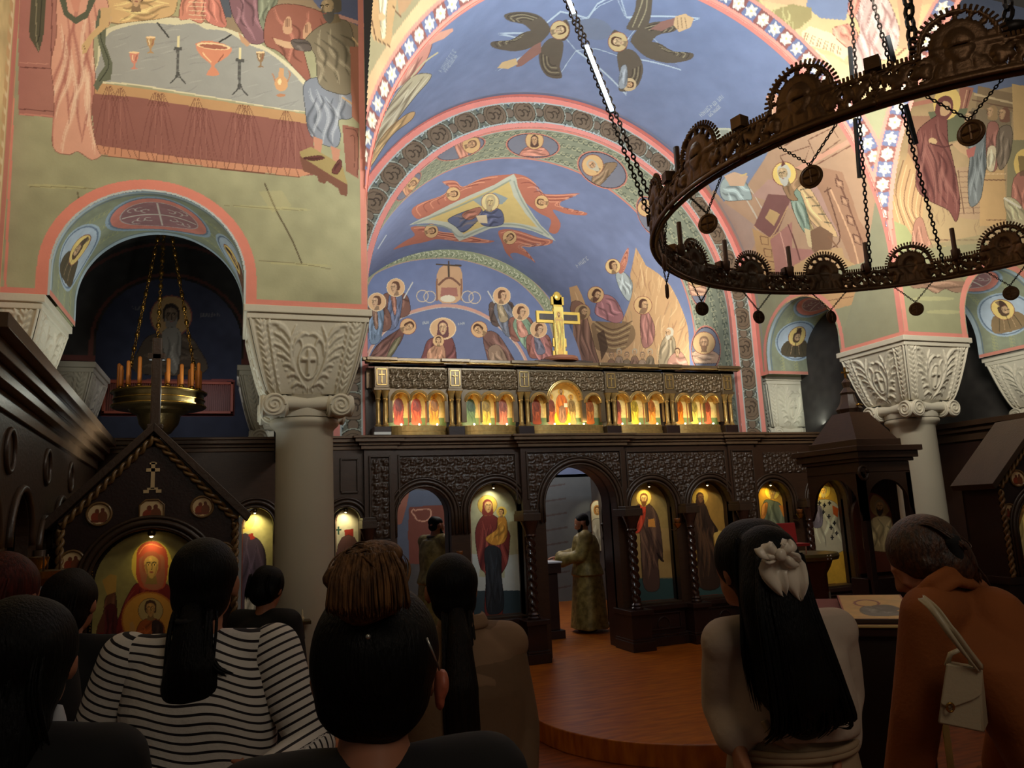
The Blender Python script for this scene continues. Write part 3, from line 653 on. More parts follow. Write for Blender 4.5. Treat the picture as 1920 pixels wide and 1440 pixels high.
# lower field, floor of the scene and olive ground down to the capitals
cv.T = (0, 0, 1)
cv.poly([(1398, 555), (1480, 530), (1700, 470), (1700, 700), (1398, 740)], (160, 158, 118)); cv.poly([(1470, 560), (1560, 545), (1620, 560), (1500, 600)], (206, 158, 86))
cv.poly([(1480, 545), (1610, 520), (1620, 565), (1530, 590)], (206, 152, 78)); cv.line([(1500, 556), (1616, 540)], 1.5, (150, 96, 50)); cv.line([(1500, 572), (1600, 556)], 1.5, (150, 96, 50))
cv.poly([(1640, 380), (1700, 420), (1700, 660), (1570, 660), (1600, 560)], (156, 154, 118))
# red borders of this bay
P0 = lambda L, w, c, a=1: cv.line(L, w, c, a, raw=True, smooth=0)
P0([(0, YE-.03), (BV.L, YE-.03)], .06, (226, 112, 88)); P0([(0, YE-.1), (BV.L, YE-.1)], .02, (150, 150, 160), .6)
P0([(0, YP+.03), (BV.L, YP+.03)], .07, (226, 112, 88)); P0([(.02, YP), (.02, YE)], .05, (222, 110, 78))
ring_ = arch_pts(7.315, 3.60-ZA, .67, 0); P0([(z, y) for y, z in ring_], .05, (226, 118, 88))
U, V = np.meshgrid(cv.u, cv.v)
def ksouth(U, V): return in_arch(7.315, 3.60-ZA, .625)(V, U)
o = grid_mesh('ceiling_east_vault', BV.fwd(U, V), cv.C, FRESCO, keep=keep_out(cv, ksouth)); struct(o)

# ================================================================ 3. arch face over the iconostasis: brown roundels between red bands
cv = Canvas(NX0-.02, NX1+.02, 2.45, CZN+RN+.03, 0.0085, (112, 112, 96), invY(YE))
rm = (RI+RN)/2-.02
P0 = lambda L, w, c, a=1: cv.line(L, w, c, a, raw=True, smooth=0)
for i in range(-4, 25):
    def at(i, off=0):
        th = (i+off)*PI/20
        if th < 0: return (CXN+rm, CZN+th*rm)
        if th > PI: return (CXN-rm, CZN-(th-PI)*rm)
        return (CXN+rm*math.cos(th), CZN+rm*math.sin(th))
    a = at(i); b = at(i, .5)
    cv.ell(a, .165, .165, (172, 176, 156), raw=True); cv.ell(a, .155, .155, (66, 58, 46), raw=True); cv.ell(a, .145, .145, (122, 98, 72), raw=True)
    cv.scroll([(a[0]-.06, a[1]-.05), (a[0]+.06, a[1]+.05)], .016, (74, 58, 42), .062, 3, raw=True); cv.ring(a, .11, .11, .008, (84, 66, 48), raw=True)
    cv.ell(b, .065, .065, (66, 58, 46), raw=True); cv.ell(b, .055, .055, (122, 100, 78), raw=True)
    nx, nz = (b[0]-CXN)/rm, (b[1]-CZN)/rm; nx, nz = (nx, nz) if b[1] > CZN else (math.copysign(1, nx), 0)
    for sg in (-1, 1):
        c = (b[0]+nx*.13*sg, b[1]+nz*.13*sg)
        P0([(c[0]-.05, c[1]-.035), (c[0]-.01, c[1]+.03), (c[0]+.02, c[1]-.02), (c[0]+.055, c[1]+.03)], .012, (190, 200, 196)); P0([(c[0]-.04, c[1]+.03), (c[0]+.03, c[1]-.045)], .014, (56, 74, 84))
cv.mottle(.06, 22)
P0(arch_pts(CXN, CZN, RN-.035, 2.4, 60), .07, (226, 112, 88)); P0(arch_pts(CXN, CZN, RN-.075, 2.4, 60), .015, (180, 190, 184))
P0(arch_pts(CXN, CZI, RI+.03, 2.4, 60), .06, (226, 112, 88)); P0(arch_pts(CXN, CZI, RI+.07, 2.4, 60), .015, (180, 190, 184))
fo = in_arch(CXN, CZI, RI)
o = grid_mesh('wall_chancel_arch', planeY(cv, YE), cv.C, FRESCO, keep=keep_out(cv, lambda U, V: fo(U, V) | ((V > CZN) & ((U-CXN)**2+(V-CZN)**2 > (RN+.02)**2)))); struct(o)

# ================================================================ 4. sanctuary vault
BS = Barrel('x', CXN, CZI, RI, 2.45)
cv = Canvas(0, BS.L/2+3.2, YE, YA, 0.0088, (108, 126, 172), BS.inv)
cv.mottle(.06, 60)
# green soffit band with medallions
cv.poly([(0, YE), (BS.L, YE), (BS.L, YS), (0, YS)], (142, 150, 124), raw=True)
for k in range(150):
    u = BS.L*(k+.5)/150
    for vv in (YE+.14, YE+.34, YE+.54, YE+.74): cv.scroll([(u-.04, vv-.05), (u+.04, vv+.05)], .012, (74, 84, 72) if (k % 2) else (196, 194, 150), .05, 2, .85, raw=True)
P0 = lambda L, w, c, a=1: cv.line(L, w, c, a, raw=True, smooth=0)
P0([(0, YE+.02), (BS.L, YE+.02)], .05, (226, 112, 88)); P0([(0, YE+.06), (BS.L, YE+.06)], .015, (190, 200, 190)); P0([(0, YS), (BS.L, YS)], .04, (206, 120, 96)); P0([(0, YS-.04), (BS.L, YS-.04)], .03, (160, 170, 150))
cv.z(650, 0, 2.743)
def medallion(cx, cy, rx, ry, rot, robe, hair, hood=None, beard=None, frot=0, hs=1.0, fx=0, fy=0):
    cv.ell((cx, cy), rx, ry, (206, 112, 84), rot, n=30); cv.ell((cx, cy), rx*.95, ry*.94, (60, 50, 60), rot, n=30); cv.ell((cx, cy), rx*.92, ry*.9, (124, 128, 146), rot, n=30, keep=True)
    cv.clip = cv.last; ca, sa = math.cos(math.radians(frot)), math.sin(math.radians(frot)); r = 26*hs
    q = lambda a, b: (cx+fx+(a*ca-b*sa)*r, cy+fy+(a*sa+b*ca)*r)
    cv.robe([q(-2.6, 2.9), q(-1.9, 1.5), q(-.5, 1.0), q(.5, 1.0), q(1.9, 1.5), q(2.6, 2.9)], robe, 6, w=1.6)
    cv.face(*q(0, 0), r, frot, 0, halo=(218, 172, 96), hr=1.75, hair=hair, hood=hood, beard=beard, skin=(202, 152, 98)); cv.clip = None
medallion(586, 765, 135, 50, -18, (206, 124, 92), (120, 78, 50), frot=68, hs=1.05, fx=55, fy=-22)
medallion(958, 750, 140, 66, 4, (204, 120, 92), (92, 62, 50), hood=(96, 66, 56), frot=0, hs=1.05, fx=8, fy=-28)
medallion(1315, 875, 138, 88, 26, (150, 120, 84), (190, 180, 156), frot=-48, hs=1.25, fx=-50, fy=-25, beard=(196, 188, 160))
medallion(320, 960, 95, 28, -50, (206, 134, 84), (120, 78, 50), frot=60, hs=.8, fx=20, fy=-16)
medallion(1560, 1110, 60, 110, -25, (196, 150, 96), (120, 78, 50), frot=-60, hs=1.0, fx=-20, fy=-40)
cv.z(1200, 380, 5.333)
medallion(570, 800, 90, 240, -8, (214, 150, 110), (140, 110, 70), hs=2.4, fx=0, fy=-60)
cv.z(640, 460, 2.4)
medallion(1640, 470, 68, 110, 0, (206, 160, 120), (150, 110, 70), hs=1.15, fx=-8, fy=-30, beard=(140, 100, 64))
# the holy face on its cloth, borne by four red seraphim
cv.z(650, 0, 2.743)
RS = (190, 98, 60); RL = (232, 146, 96)
def wing(L, c=RS):
    cv.poly(L, c, smooth=4); A = np.array(L); m = A.mean(0)
    for j in range(5): cv.line(((A-m)*(.9-j*.15)+m)[:len(L)//2+2], 1.8, RL if j % 2 == 0 else (150, 66, 44), .8)
wing([(360, 1125), (340, 1070), (480, 1010), (530, 960), (490, 935), (560, 930), (600, 960), (700, 915), (800, 900), (850, 905), (800, 960), (640, 1010), (500, 1090), (420, 1110)])
wing([(840, 905), (900, 900), (960, 935), (990, 990), (1080, 1000), (1200, 995), (1120, 1020), (1100, 1060), (1180, 1085), (1235, 1095), (1220, 1108), (1130, 1100), (1060, 1080), (1100, 1150), (1080, 1200), (1040, 1190), (1050, 1130), (980, 1090), (900, 1020)])
wing([(330, 1170), (400, 1165), (480, 1190), (560, 1200), (700, 1230), (760, 1240), (700, 1250), (560, 1240), (460, 1230), (380, 1250), (240, 1285), (300, 1240), (350, 1210)])
wing([(780, 1190), (850, 1180), (980, 1220), (1060, 1235), (1030, 1260), (930, 1250), (880, 1270), (930, 1300), (970, 1350), (940, 1330), (870, 1300), (840, 1310), (860, 1340), (820, 1300), (800, 1250)])
for (x, y, r) in ((548, 998, 80), (1003, 1040, -80), (435, 1188, 75), (838, 1222, 50)): cv.face(x, y, 24, r, halo=(226, 180, 104), hr=1.55, skin=(212, 160, 100))
cv.poly([(320, 1158), (420, 1110), (600, 1020), (760, 950), (860, 895), (880, 960), (930, 1060), (1000, 1160), (1075, 1240), (960, 1190), (860, 1170), (740, 1175), (580, 1240), (540, 1180), (440, 1150)], (196, 204, 184), smooth=2)
cv.poly([(420, 1130), (560, 1060), (760, 970), (835, 930), (860, 1010), (920, 1100), (980, 1170), (860, 1145), (740, 1150), (600, 1205), (560, 1150), (500, 1140)], (216, 190, 96), smooth=1)
for L in ([(345, 1152), (520, 1085), (700, 1005), (845, 925)], [(860, 930), (900, 1030), (980, 1150), (1040, 1210)], [(360, 1160), (500, 1165), (570, 1215), (600, 1215)], [(600, 1222), (740, 1162), (880, 1158), (1010, 1200)]): cv.line(L, 3, (150, 166, 154), .8)
cv.robe([(520, 1130), (600, 1090), (680, 1070), (700, 1100), (660, 1150), (600, 1195), (560, 1165)], (96, 108, 146), 6, light=(160, 140, 130)); cv.robe([(700, 1090), (760, 1070), (800, 1090), (805, 1150), (740, 1165), (690, 1150)], (92, 102, 142), 5); cv.robe([(600, 1095), (680, 1065), (690, 1090), (640, 1130), (600, 1120)], (176, 104, 74), 3)
cv.poly([(650, 1030), (760, 990), (830, 1020), (800, 1050), (690, 1060)], (150, 170, 176)); cv.face(738, 1040, 36, 8, 0, halo=(236, 216, 140), hr=1.3, skin=(216, 190, 120), hair=(196, 180, 130), beard=(190, 170, 120)); cv.poly([(665, 1110), (720, 1105), (725, 1150), (680, 1145)], (226, 206, 160))
cv.line([(160, 1280), (205, 1208)], 2, (176, 190, 206)); writing([(1180, 1370), (1245, 1325)], 20, (190, 200, 206), 4)
# the mountain with prophets on the south side
cv.z(640, 460, 2.4)
MT = [(1030, 560), (1040, 330), (1025, 190), (1060, 180), (1085, 230), (1110, 300), (1130, 340), (1260, 350), (1300, 250), (1300, 130), (1325, 10), (1370, 90), (1430, 130), (1480, 180), (1530, 280), (1560, 370), (1570, 560)]
cv.poly(MT, (206, 156, 88), keep=True); cv.clip = cv.last
rg = random.Random(5)
for i in range(230):
    x, y = rg.uniform(1030, 1570), rg.uniform(0, 540); d = (1330-x)*.12
    cv.line([(x, y), (x+d*.4+rg.uniform(-10, 10), y+26), (x+d+rg.uniform(-14, 14), y+rg.uniform(50, 90))], 2.4, ((240, 200, 130), (170, 116, 64), (184, 150, 96), (222, 178, 110))[i % 4], .6, taper=True)
cv.poly([(1130, 350), (1200, 340), (1300, 350), (1320, 420), (1250, 480), (1150, 470), (1130, 400)], (140, 108, 66), .8, smooth=4)
for k in range(8): cv.line([(1130+k*6, 330+k*16), (1220, 380+k*12), (1310-k*4, 340+k*16)], 2.2, (204, 170, 100) if k % 2 else (104, 76, 46), .8)
cv.poly([(1150, 400), (1180, 380), (1200, 460), (1170, 520)], (84, 60, 42), .8)
cv.clip = None
cv.robe([(1030, 280), (1085, 260), (1110, 340), (1140, 460), (1160, 560), (1060, 560)], (150, 104, 76), 8); cv.robe([(1350, 300), (1380, 300), (1410, 370), (1400, 440), (1360, 460), (1345, 380)], (176, 108, 92), 5); cv.face(1357, 270, 28, 8, 2, halo=(226, 178, 96), hr=1.5, beard=(150, 110, 70))
cv.robe([(1140, 300), (1170, 225), (1230, 240), (1270, 320), (1240, 350), (1180, 330)], (176, 108, 112), 6); cv.face(1145, 222, 26, 30, 2, halo=(226, 178, 96), hr=1.45, beard=(110, 70, 44)); cv.face(1085, 300, 26, 15, 2, hair=(120, 90, 60), halo=(200, 160, 90), hr=1.4, beard=(130, 96, 60))
cv.robe([(1235, 130), (1270, 120), (1310, 170), (1300, 245), (1280, 240), (1250, 190)], (176, 190, 190), 6); wing([(1250, 90), (1290, 10), (1288, 70), (1270, 120), (1250, 125)]); cv.face(1222, 95, 25, -8, 2, halo=(236, 196, 110), hr=1.4)
cv.robe([(1440, 440), (1480, 400), (1505, 450), (1480, 540), (1430, 540)], (170, 150, 110), 5); cv.face(1478, 395, 24, 0, -2, hair=(210, 200, 170), beard=(210, 200, 170)); cv.robe([(1480, 500), (1530, 480), (1560, 560), (1470, 560)], (190, 130, 100), 4); cv.face(1512, 480, 18)
for k in range(6): x = 1215+k*35; cv.robe([(x-14, 520-(k % 2)*14), (x+14, 520-(k % 2)*14), (x+18, 575), (x-18, 575)], ((150, 110, 80), (170, 140, 110), (140, 120, 90))[k % 3], 3); cv.face(x, 495-(k % 2)*14, 16, hair=((150, 120, 90), (190, 180, 150))[k % 2])
cv.T = (0, 0, 1)
U, V = np.meshgrid(cv.u, cv.v)
o = grid_mesh('ceiling_sanctuary_vault', BS.fwd(U, V), cv.C, FRESCO); struct(o)

# ================================================================ 5. apse wall with the throne, angels and the mother of God
cv = Canvas(1.2, 6.1, 2.4, 6.6, 0.0092, (104, 122, 168), invY(YA))
cv.mottle(.05, 60)
cv.z(640, 460, 2.4)
ARC = [(60, 260), (120, 130), (200, 80), (320, 45), (480, 35), (620, 60), (760, 115), (850, 180), (930, 275), (970, 380), (990, 470)]
cv.line(ARC, 21, (190, 150, 120)); cv.line(ARC, 19, (150, 158, 118), keep=False) if False else cv.line(ARC, 18, (150, 158, 118))
cv.scroll(ARC, 1.3, (214, 214, 176), 13, 66, .9); cv.scroll([(x, y+8) for x, y in ARC], 1.2, (84, 96, 70), 11, 55, .8)
ARC2 = [(100, 560), (130, 470), (190, 390), (270, 320), (370, 285), (470, 270), (570, 285), (660, 325), (740, 390), (800, 460), (850, 560)]
cv.poly(ARC2, (100, 118, 160), smooth=4); cv.line(ARC2, 6, (204, 146, 122)); cv.line([(x, y+9) for x, y in ARC2], 1.4, (214, 200, 180), .8)
# throne
cv.poly([(430, 240), (430, 130), (460, 90), (520, 90), (545, 130), (540, 240), (485, 262)], (206, 156, 100), smooth=2); cv.poly([(450, 190), (520, 190), (525, 230), (445, 230)], (170, 100, 80)); cv.line([(425, 85), (540, 92)], 3, (90, 74, 60)); cv.line([(482, 70), (484, 150)], 3, (90, 74, 60)); cv.line([(436, 180), (470, 150), (500, 150), (536, 180)], 4, (130, 84, 60)); cv.ell((480, 240), 34, 16, (226, 214, 180)); cv.line([(430, 150), (430, 250)], 3, (150, 100, 64)); cv.line([(540, 150), (540, 250)], 3, (150, 100, 64))
for (x, y) in ((365, 228), (398, 232), (568, 232), (600, 236)): cv.ring((x, y), 26, 26, 1.8, (206, 188, 160))
def angel(hx, hy, r, rot, robe, robe2, wingc, body):
    cv.robe([(hx-r*2.2, hy+r*1.5), (hx-r*.5, hy+r*.8), (hx+r*1.8, hy+r*1.2), (hx+r*2.4, hy+r*4), (hx+r*1.0, hy+r*5), (hx-r*1.6, hy+r*5)], wingc, 5, w=1.6)
    cv.robe([(hx-r*.9, hy+r*1.1), (hx+r*.9, hy+r*1.1), (hx+r*1.5+body, hy+r*3.2), (hx+r*1.2+body*2, hy+r*6.5), (hx-r*.4+body*2, hy+r*6.8), (hx-r*1.3, hy+r*3)], robe, 6, w=1.6)
    cv.robe([(hx-r*.8, hy+r*1.3), (hx, hy+r*1.5), (hx+r*.6+body, hy+r*4), (hx-r*.3, hy+r*4.4)], robe2, 3, w=1.5)
    cv.face(hx, hy, r, rot, 2 if body > 0 else -2, halo=(226, 172, 104), hr=1.55, skin=(212, 164, 112), hair=(110, 70, 44), edge=(240, 214, 160))
angel(245, 190, 27, -6, (100, 110, 140), (176, 110, 80), (130, 84, 66), -14); angel(160, 255, 27, 0, (110, 134, 160), (150, 110, 84), (128, 84, 66), -10)
angel(722, 228, 26, 6, (112, 118, 132), (170, 150, 110), (104, 84, 74), 14); angel(808, 300, 25, 10, (130, 160, 128), (206, 130, 100), (150, 90, 70), 18); angel(888, 378, 25, 16, (176, 104, 96), (120, 120, 140), (150, 84, 66), 16)
cv.line([(322, 165), (280, 240)], 2.4, (206, 206, 200)); cv.line([(658, 205), (690, 260)], 2.4, (206, 206, 200))
# bowing archangels and the enthroned mother with child
cv.robe([(255, 380), (285, 365), (270, 430), (220, 500), (180, 560), (110, 560), (160, 450)], (120, 76, 64), 9, w=1.8); cv.face(300, 365, 27, 62, 1, halo=(218, 166, 96), hr=1.4); cv.robe([(230, 440), (270, 410), (240, 480), (200, 520)], (128, 120, 84), 3)
cv.robe([(640, 400), (690, 390), (740, 450), (790, 560), (690, 580), (650, 480)], (126, 84, 70), 9, w=1.8); cv.face(620, 378, 27, -50, -1, halo=(218, 166, 96), hr=1.4); cv.robe([(660, 470), (710, 450), (750, 540), (690, 560)], (150, 120, 92), 4)
cv.robe([(400, 420), (500, 420), (505, 580), (350, 580), (370, 480)], (126, 66, 62), 8, w=1.8); cv.ell((457, 375), 60, 50, (240, 206, 150), n=30); cv.ell((457, 375), 56, 46, (218, 168, 104), n=30); cv.face(457, 372, 33, 0, 0, hood=(112, 66, 66), skin=(214, 168, 112))
cv.robe([(410, 455), (460, 450), (465, 540), (400, 560), (385, 490)], (190, 130, 84), 6, w=1.6); cv.face(437, 430, 19, 0, 0, halo=(226, 178, 104), hr=1.4)
writing([(365, 350), (395, 345)], 12, (200, 206, 200), 2); writing([(525, 355), (555, 350)], 12, (200, 206, 200), 3)
cv.T = (0, 0, 1)
o = grid_mesh('wall_apse', planeY(cv, YA), cv.C, FRESCO); struct(o)

# lower sanctuary walls, dim
cv = Canvas(1.0, 6.3, FL, 2.45, 0.012, (88, 92, 96), invY(YA)); cv.mottle(.1, 40)
for x0, x1, c in ((3.1, 3.75, (150, 110, 96)), (3.75, 4.1, (74, 84, 120)), (4.95, 6.3, (104, 108, 112))): cv.poly([(x0, FL), (x1, FL), (x1, 2.45), (x0, 2.45)], c, raw=True)
for k in range(9): cv.line([(x0+.05, FL+.2+k*.25), (x1-.8, FL+.25+k*.25)], .03, (84, 60, 56), .5, raw=True, smooth=0)
cv.poly([(4.5, FL), (4.8, FL), (4.8, 2.45), (4.5, 2.45)], (120, 90, 60), raw=True); cv.scroll([(4.65, FL), (4.65, 2.45)], .025, (206, 180, 130), .11, 12, raw=True); cv.line([(4.5, FL), (4.5, 2.45)], .025, (190, 150, 96), raw=True, smooth=0); cv.line([(4.8, FL), (4.8, 2.45)], .025, (190, 150, 96), raw=True, smooth=0)
cv.z(680, 820, 5.053); cv.poly([(320, 500), (800, 500), (800, 1200), (320, 1200)], (84, 100, 128)); cv.poly([(320, 600), (440, 520), (420, 640), (370, 820), (330, 830)], (150, 84, 60)); cv.poly([(440, 660), (760, 640), (800, 760), (800, 1200), (440, 1200), (430, 900)], (122, 60, 46)); cv.line([(500, 690), (630, 680), (645, 740), (600, 790), (520, 785), (490, 740), (465, 710), (480, 680), (505, 700)], 2.4, (206, 150, 120)); cv.T = (0, 0, 1)
struct(grid_mesh('wall_apse_lower', planeY(cv, YA), cv.C, FRESCO))
for nm, x in (('north', 1.32), ('south', 6.0)):
    cv = Canvas(YE+.1, YA, FL, 2.46, .02, (96, 88, 84), invX(x)); cv.mottle(.15, 30)
    if nm == 'north': cv.poly([(YE, 1.2), (9.9, 1.2), (9.9, 2.46), (YE, 2.46)], (84, 96, 130), raw=True)
    struct(grid_mesh('wall_sanctuary_'+nm, planeX(cv, x), cv.C, FRESCO))
# ================================================================ 6. pendentives of the crossing (sail of a sphere between the four arches)
SR = RN*math.sqrt(2); SCX, SCY = CXN, 3.1
def invS(x, y):
    d = ray(x, y); o = CAM-np.array([SCX, SCY, CZN]); a = d@d; b = 2*o@d; c = o@o-SR*SR
    D = max(b*b-4*a*c, 0); p = o+d*((-b+math.sqrt(D))/(2*a)); return np.array([math.atan2(p[1], p[0])*SR, math.asin(max(-1, min(1, p[2]/SR)))*SR])
cv = Canvas(math.radians(-2)*SR, math.radians(150)*SR, -.05, math.radians(64)*SR, 0.0125, (206, 164, 108), invS)
cv.mottle(.08, 50)
cv.z(1200, 0, 2.667)
cv.poly([(380, -60), (1900, -60), (1900, 300), (1000, 300), (700, 250)], (214, 178, 112)); 
cv.poly([(850, -60), (1060, -60), (1030, 100), (900, 90), (830, 30)], (112, 130, 168))
cv.poly([(360, -60), (560, -60), (640, 60), (760, 20), (860, 40), (860, 90), (800, 140), (700, 180), (600, 130), (480, 60)], (158, 142, 80)); rock_strokes(cv, [(600, 20), (700, 60), (780, 100)], 26, (206, 196, 120), 2.2, 2, 60, 70)
cv.poly([(810, 160), (850, 130), (1000, 180), (1060, 250), (1020, 300), (960, 260), (800, 210)], (236, 206, 150))
for k in range(6): cv.line([(830+k*33, 165+k*12), (815+k*34, 205+k*13)], 2.2, (140, 92, 50), .8); cv.line([(842+k*33, 170+k*12), (828+k*34, 210+k*13)], 1.6, (140, 92, 50), .8)
cv.poly([(780, 230), (960, 280), (1060, 340), (1080, 480), (1000, 600), (900, 420), (800, 320)], (226, 196, 120)); cv.line([(820, 250), (880, 300), (900, 380)], 3, (186, 144, 70)); cv.line([(880, 250), (950, 320), (960, 420)], 3, (246, 222, 150))
cv.robe([(1050, -60), (1200, -60), (1290, 120), (1290, 230), (1220, 300), (1180, 280), (1120, 370), (1050, 340), (1070, 240), (1100, 150), (1070, 60)], (206, 172, 160), 16, dark=(160, 112, 104), light=(236, 216, 204), w=2.6)
cv.robe([(1040, 120), (1090, 170), (1060, 240), (1010, 220), (960, 150)], (232, 128, 90), 4, w=2.4); cv.robe([(1060, -60), (1110, -60), (1080, 80), (1040, 60)], (228, 120, 88), 3)
cv.poly([(1280, -60), (1420, -60), (1380, 200), (1330, 250), (1290, 240), (1300, 110)], (204, 146, 96)); cv.line([(1330, 240), (1250, 310), (1190, 400)], 3, (140, 90, 60)); cv.line([(1340, 255), (1270, 320)], 5, (226, 176, 118))
cv.poly([(1120, 380), (1290, 300), (1400, 280), (1330, 500), (1180, 560)], (196, 166, 110)); cv.poly([(1110, 560), (1230, 520), (1290, 560), (1230, 900), (1170, 700)], (160, 160, 118))
# left corner: open tomb with a shrouded figure
cv.z(650, 0, 2.743)
cv.poly([(92, -60), (430, -60), (250, 170), (110, 400)], (158, 148, 106)); cv.poly([(120, -60), (270, -60), (230, 200), (220, 240), (140, 205), (105, 100)], (186, 146, 84)); cv.line([(115, 20), (135, 130), (150, 200), (225, 240)], 2.4, (110, 76, 44), smooth=0); cv.robe([(165, -60), (215, -60), (205, 60), (200, 180), (180, 190), (170, 60)], (222, 206, 160), 4); cv.ell((182, 85), 18, 20, (204, 160, 100)); cv.poly([(260, -60), (380, -60), (300, 60), (270, 80)], (176, 134, 84)); cv.line([(235, 30), (280, 90)], 2.2, (110, 76, 44))
cv.T = (0, 0, 1)
# the flower ribbon that follows each arch
PH, TH = np.meshgrid(cv.u/SR, cv.v/SR)
X = SCX+SR*np.cos(TH)*np.cos(PH); Y = SCY+SR*np.cos(TH)*np.sin(PH); Z = CZN+SR*np.sin(TH)
dE = (SCY+RN)-Y; dS = (SCX+RN)-X
aE = np.arctan2(Z-CZN, X-SCX)*RN; aS = np.arctan2(Z-CZN, Y-SCY)*RN
mot = vnoise(cv.C.shape[:2], 5)
for d, a in ((dE, aE), (dS, aS)):
    # distance along the sphere from the arch edge: measured across the ribbon
    w_ = np.arccos(np.clip((RN-d)/SR, -1, 1))-np.arccos(RN/SR); w_ = w_*SR
    band = (w_ < .21)
    cell = a/.15; fr = cell-np.floor(cell)-.5; odd = (np.floor(cell).astype(int) % 2 == 0); tt = (w_-.107)/.145
    rr = np.sqrt(fr**2+tt**2); an = np.arctan2(tt, fr)
    c = np.empty(cv.C.shape); c[:] = np.array([206, 188, 168])/255
    c[odd & (rr > .3)] = np.array([96, 108, 150])/255; c[~odd & (rr > .36)] = np.array([136, 74, 66])/255
    c[rr < .30+.14*np.cos(6*an)] = np.array([226, 224, 206])/255; c[rr < .09] = np.array([222, 178, 90])/255
    c[(w_ < .036) | (w_ > .178)] = np.array([226, 118, 92])/255
    cv.C[band] = c[band]
P = np.stack([X, Y, Z], -1)
Pc = (P[:-1, :-1]+P[1:, 1:])/2
kp = (Pc[..., 1] < SCY+RN+.004) & (Pc[..., 0] < SCX+RN+.004) & (Pc[..., 0] > SCX-RN-.01)
o = grid_mesh('ceiling_crossing_pendentives', P, cv.C, FRESCO, keep=kp); struct(o)

# ================================================================ 7. south arm: wall with the seated mother, her visitors; its arch below
cv = Canvas(NX1, 10.2, ZA, 7.6, 0.0078, (190, 156, 100), invY(YP))
cv.mottle(.08, 50)
cv.z(1200, 0, 2.667)
cv.poly([(1420, -60), (2000, -60), (2000, 470), (1870, 430), (1690, 470), (1600, 430), (1500, 400), (1380, 380)], (112, 128, 164))
cv.poly([(1690, 430), (1880, 470), (1880, 560), (1680, 540)], (158, 128, 84)); cv.line([(1670, 470), (1880, 520)], 4, (222, 190, 130)); cv.line([(1660, 500), (1880, 545)], 2, (130, 90, 60)); cv.line([(1280, 540), (1480, 500), (1600, 480)], 8, (200, 116, 80))
cv.poly([(1860, 420), (2000, 440), (2000, 720), (1870, 700)], (222, 176, 90)); cv.poly([(1660, 540), (1860, 560), (1850, 760), (1700, 900), (1600, 700)], (150, 128, 92))
cv.poly([(1600, 430), (1670, 440), (1630, 560), (1590, 700), (1570, 690)], (178, 104, 72)); cv.line([(1635, 450), (1590, 650)], 2.2, (222, 160, 110)); cv.line([(1650, 450), (1605, 640)], 1.6, (120, 66, 46))
cv.poly([(1360, 580), (1480, 580), (1390, 700), (1390, 900), (1330, 820)], (176, 122, 82)); cv.poly([(1440, 560), (1640, 540), (1600, 700), (1500, 720)], (120, 124, 88))
cv.poly([(1230, 1100), (1340, 760), (1400, 880), (1480, 1000), (1500, 1180), (1300, 1300)], (206, 158, 90))
for k in range(8): cv.line([(1300+k*17, 780+k*22), (1260+k*20, 950+k*20), (1310+k*22, 1150)], 2, (140, 92, 52) if k % 2 else (236, 196, 126), .8)
cv.poly([(1420, 1000), (1560, 960), (1720, 1080), (1720, 1200), (1400, 1210)], (196, 162, 102)); cv.line([(1400, 1200), (1720, 1200)], 2, (130, 90, 60)); rock_strokes(cv, [(1480, 1060), (1560, 1060), (1650, 1080)], 18, (160, 124, 80), 1.6, 4, 50, 70)
cv.poly([(1560, 840), (1700, 830), (1720, 1100), (1590, 1090)], (196, 156, 108)); 
for (x0, y0) in ((1590, 850), (1640, 850)):
    cv.line([(x0, y0), (x0+30, y0+220)], 1.6, (120, 80, 54), .9, 0)
for k in range(9): cv.line([(1568, 860+k*26), (1700, 856+k*26)], 1.2, (140, 100, 70), .8, 0)
cv.poly([(1700, 850), (1820, 850), (1840, 1130), (1700, 1130)], (212, 164, 86)); cv.line([(1705, 900), (1830, 900)], 2.4, (140, 92, 50)); cv.line([(1700, 870), (1830, 870)], 1.6, (240, 200, 130)); cv.line([(1730, 1100), (1830, 1100)], 1.6, (140, 92, 50))
cv.poly([(1840, 700), (2000, 700), (2000, 1180), (1830, 1170)], (160, 148, 100))
cv.robe([(1480, 580), (1530, 560), (1540, 700), (1560, 780), (1590, 920), (1600, 1030), (1580, 1110), (1540, 1050), (1440, 1000), (1380, 930), (1390, 780), (1380, 700), (1400, 640)], (134, 66, 54), 15, dark=(92, 42, 38), light=(172, 100, 80), w=2.2)
cv.ell((1464, 706), 22, 16, (216, 172, 104), 20); cv.line([(1450, 716), (1520, 735), (1580, 715)], 2.4, (96, 44, 40))
cv.ell((1535, 515), 68, 84, (248, 206, 70), 10, n=30); cv.poly([(1475, 560), (1490, 500), (1530, 478), (1562, 500), (1562, 560), (1530, 600), (1500, 590)], (128, 62, 54), smooth=4); cv.poly([(1500, 545), (1520, 505), (1552, 520), (1550, 560), (1525, 580), (1505, 575)], (216, 166, 104), smooth=4); cv.line([(1532, 530), (1548, 540), (1538, 555)], 1.4, (90, 50, 34)); cv.ell((1522, 530), 6, 3, (70, 40, 30), 20); cv.ell((1546, 530), 4, 3, (70, 40, 30), 20)
cv.robe([(1670, 640), (1720, 640), (1740, 760), (1720, 900), (1700, 1000), (1650, 1030), (1640, 900), (1650, 780), (1640, 700)], (130, 138, 138), 8, w=2); cv.face(1655, 590, 32, 10, -3, hair=(96, 76, 56), skin=(214, 170, 112)); cv.poly([(1560, 720), (1590, 705), (1660, 760), (1650, 790), (1600, 760)], (216, 170, 108)); cv.poly([(1630, 750), (1680, 730), (1670, 780), (1640, 790)], (190, 90, 70))
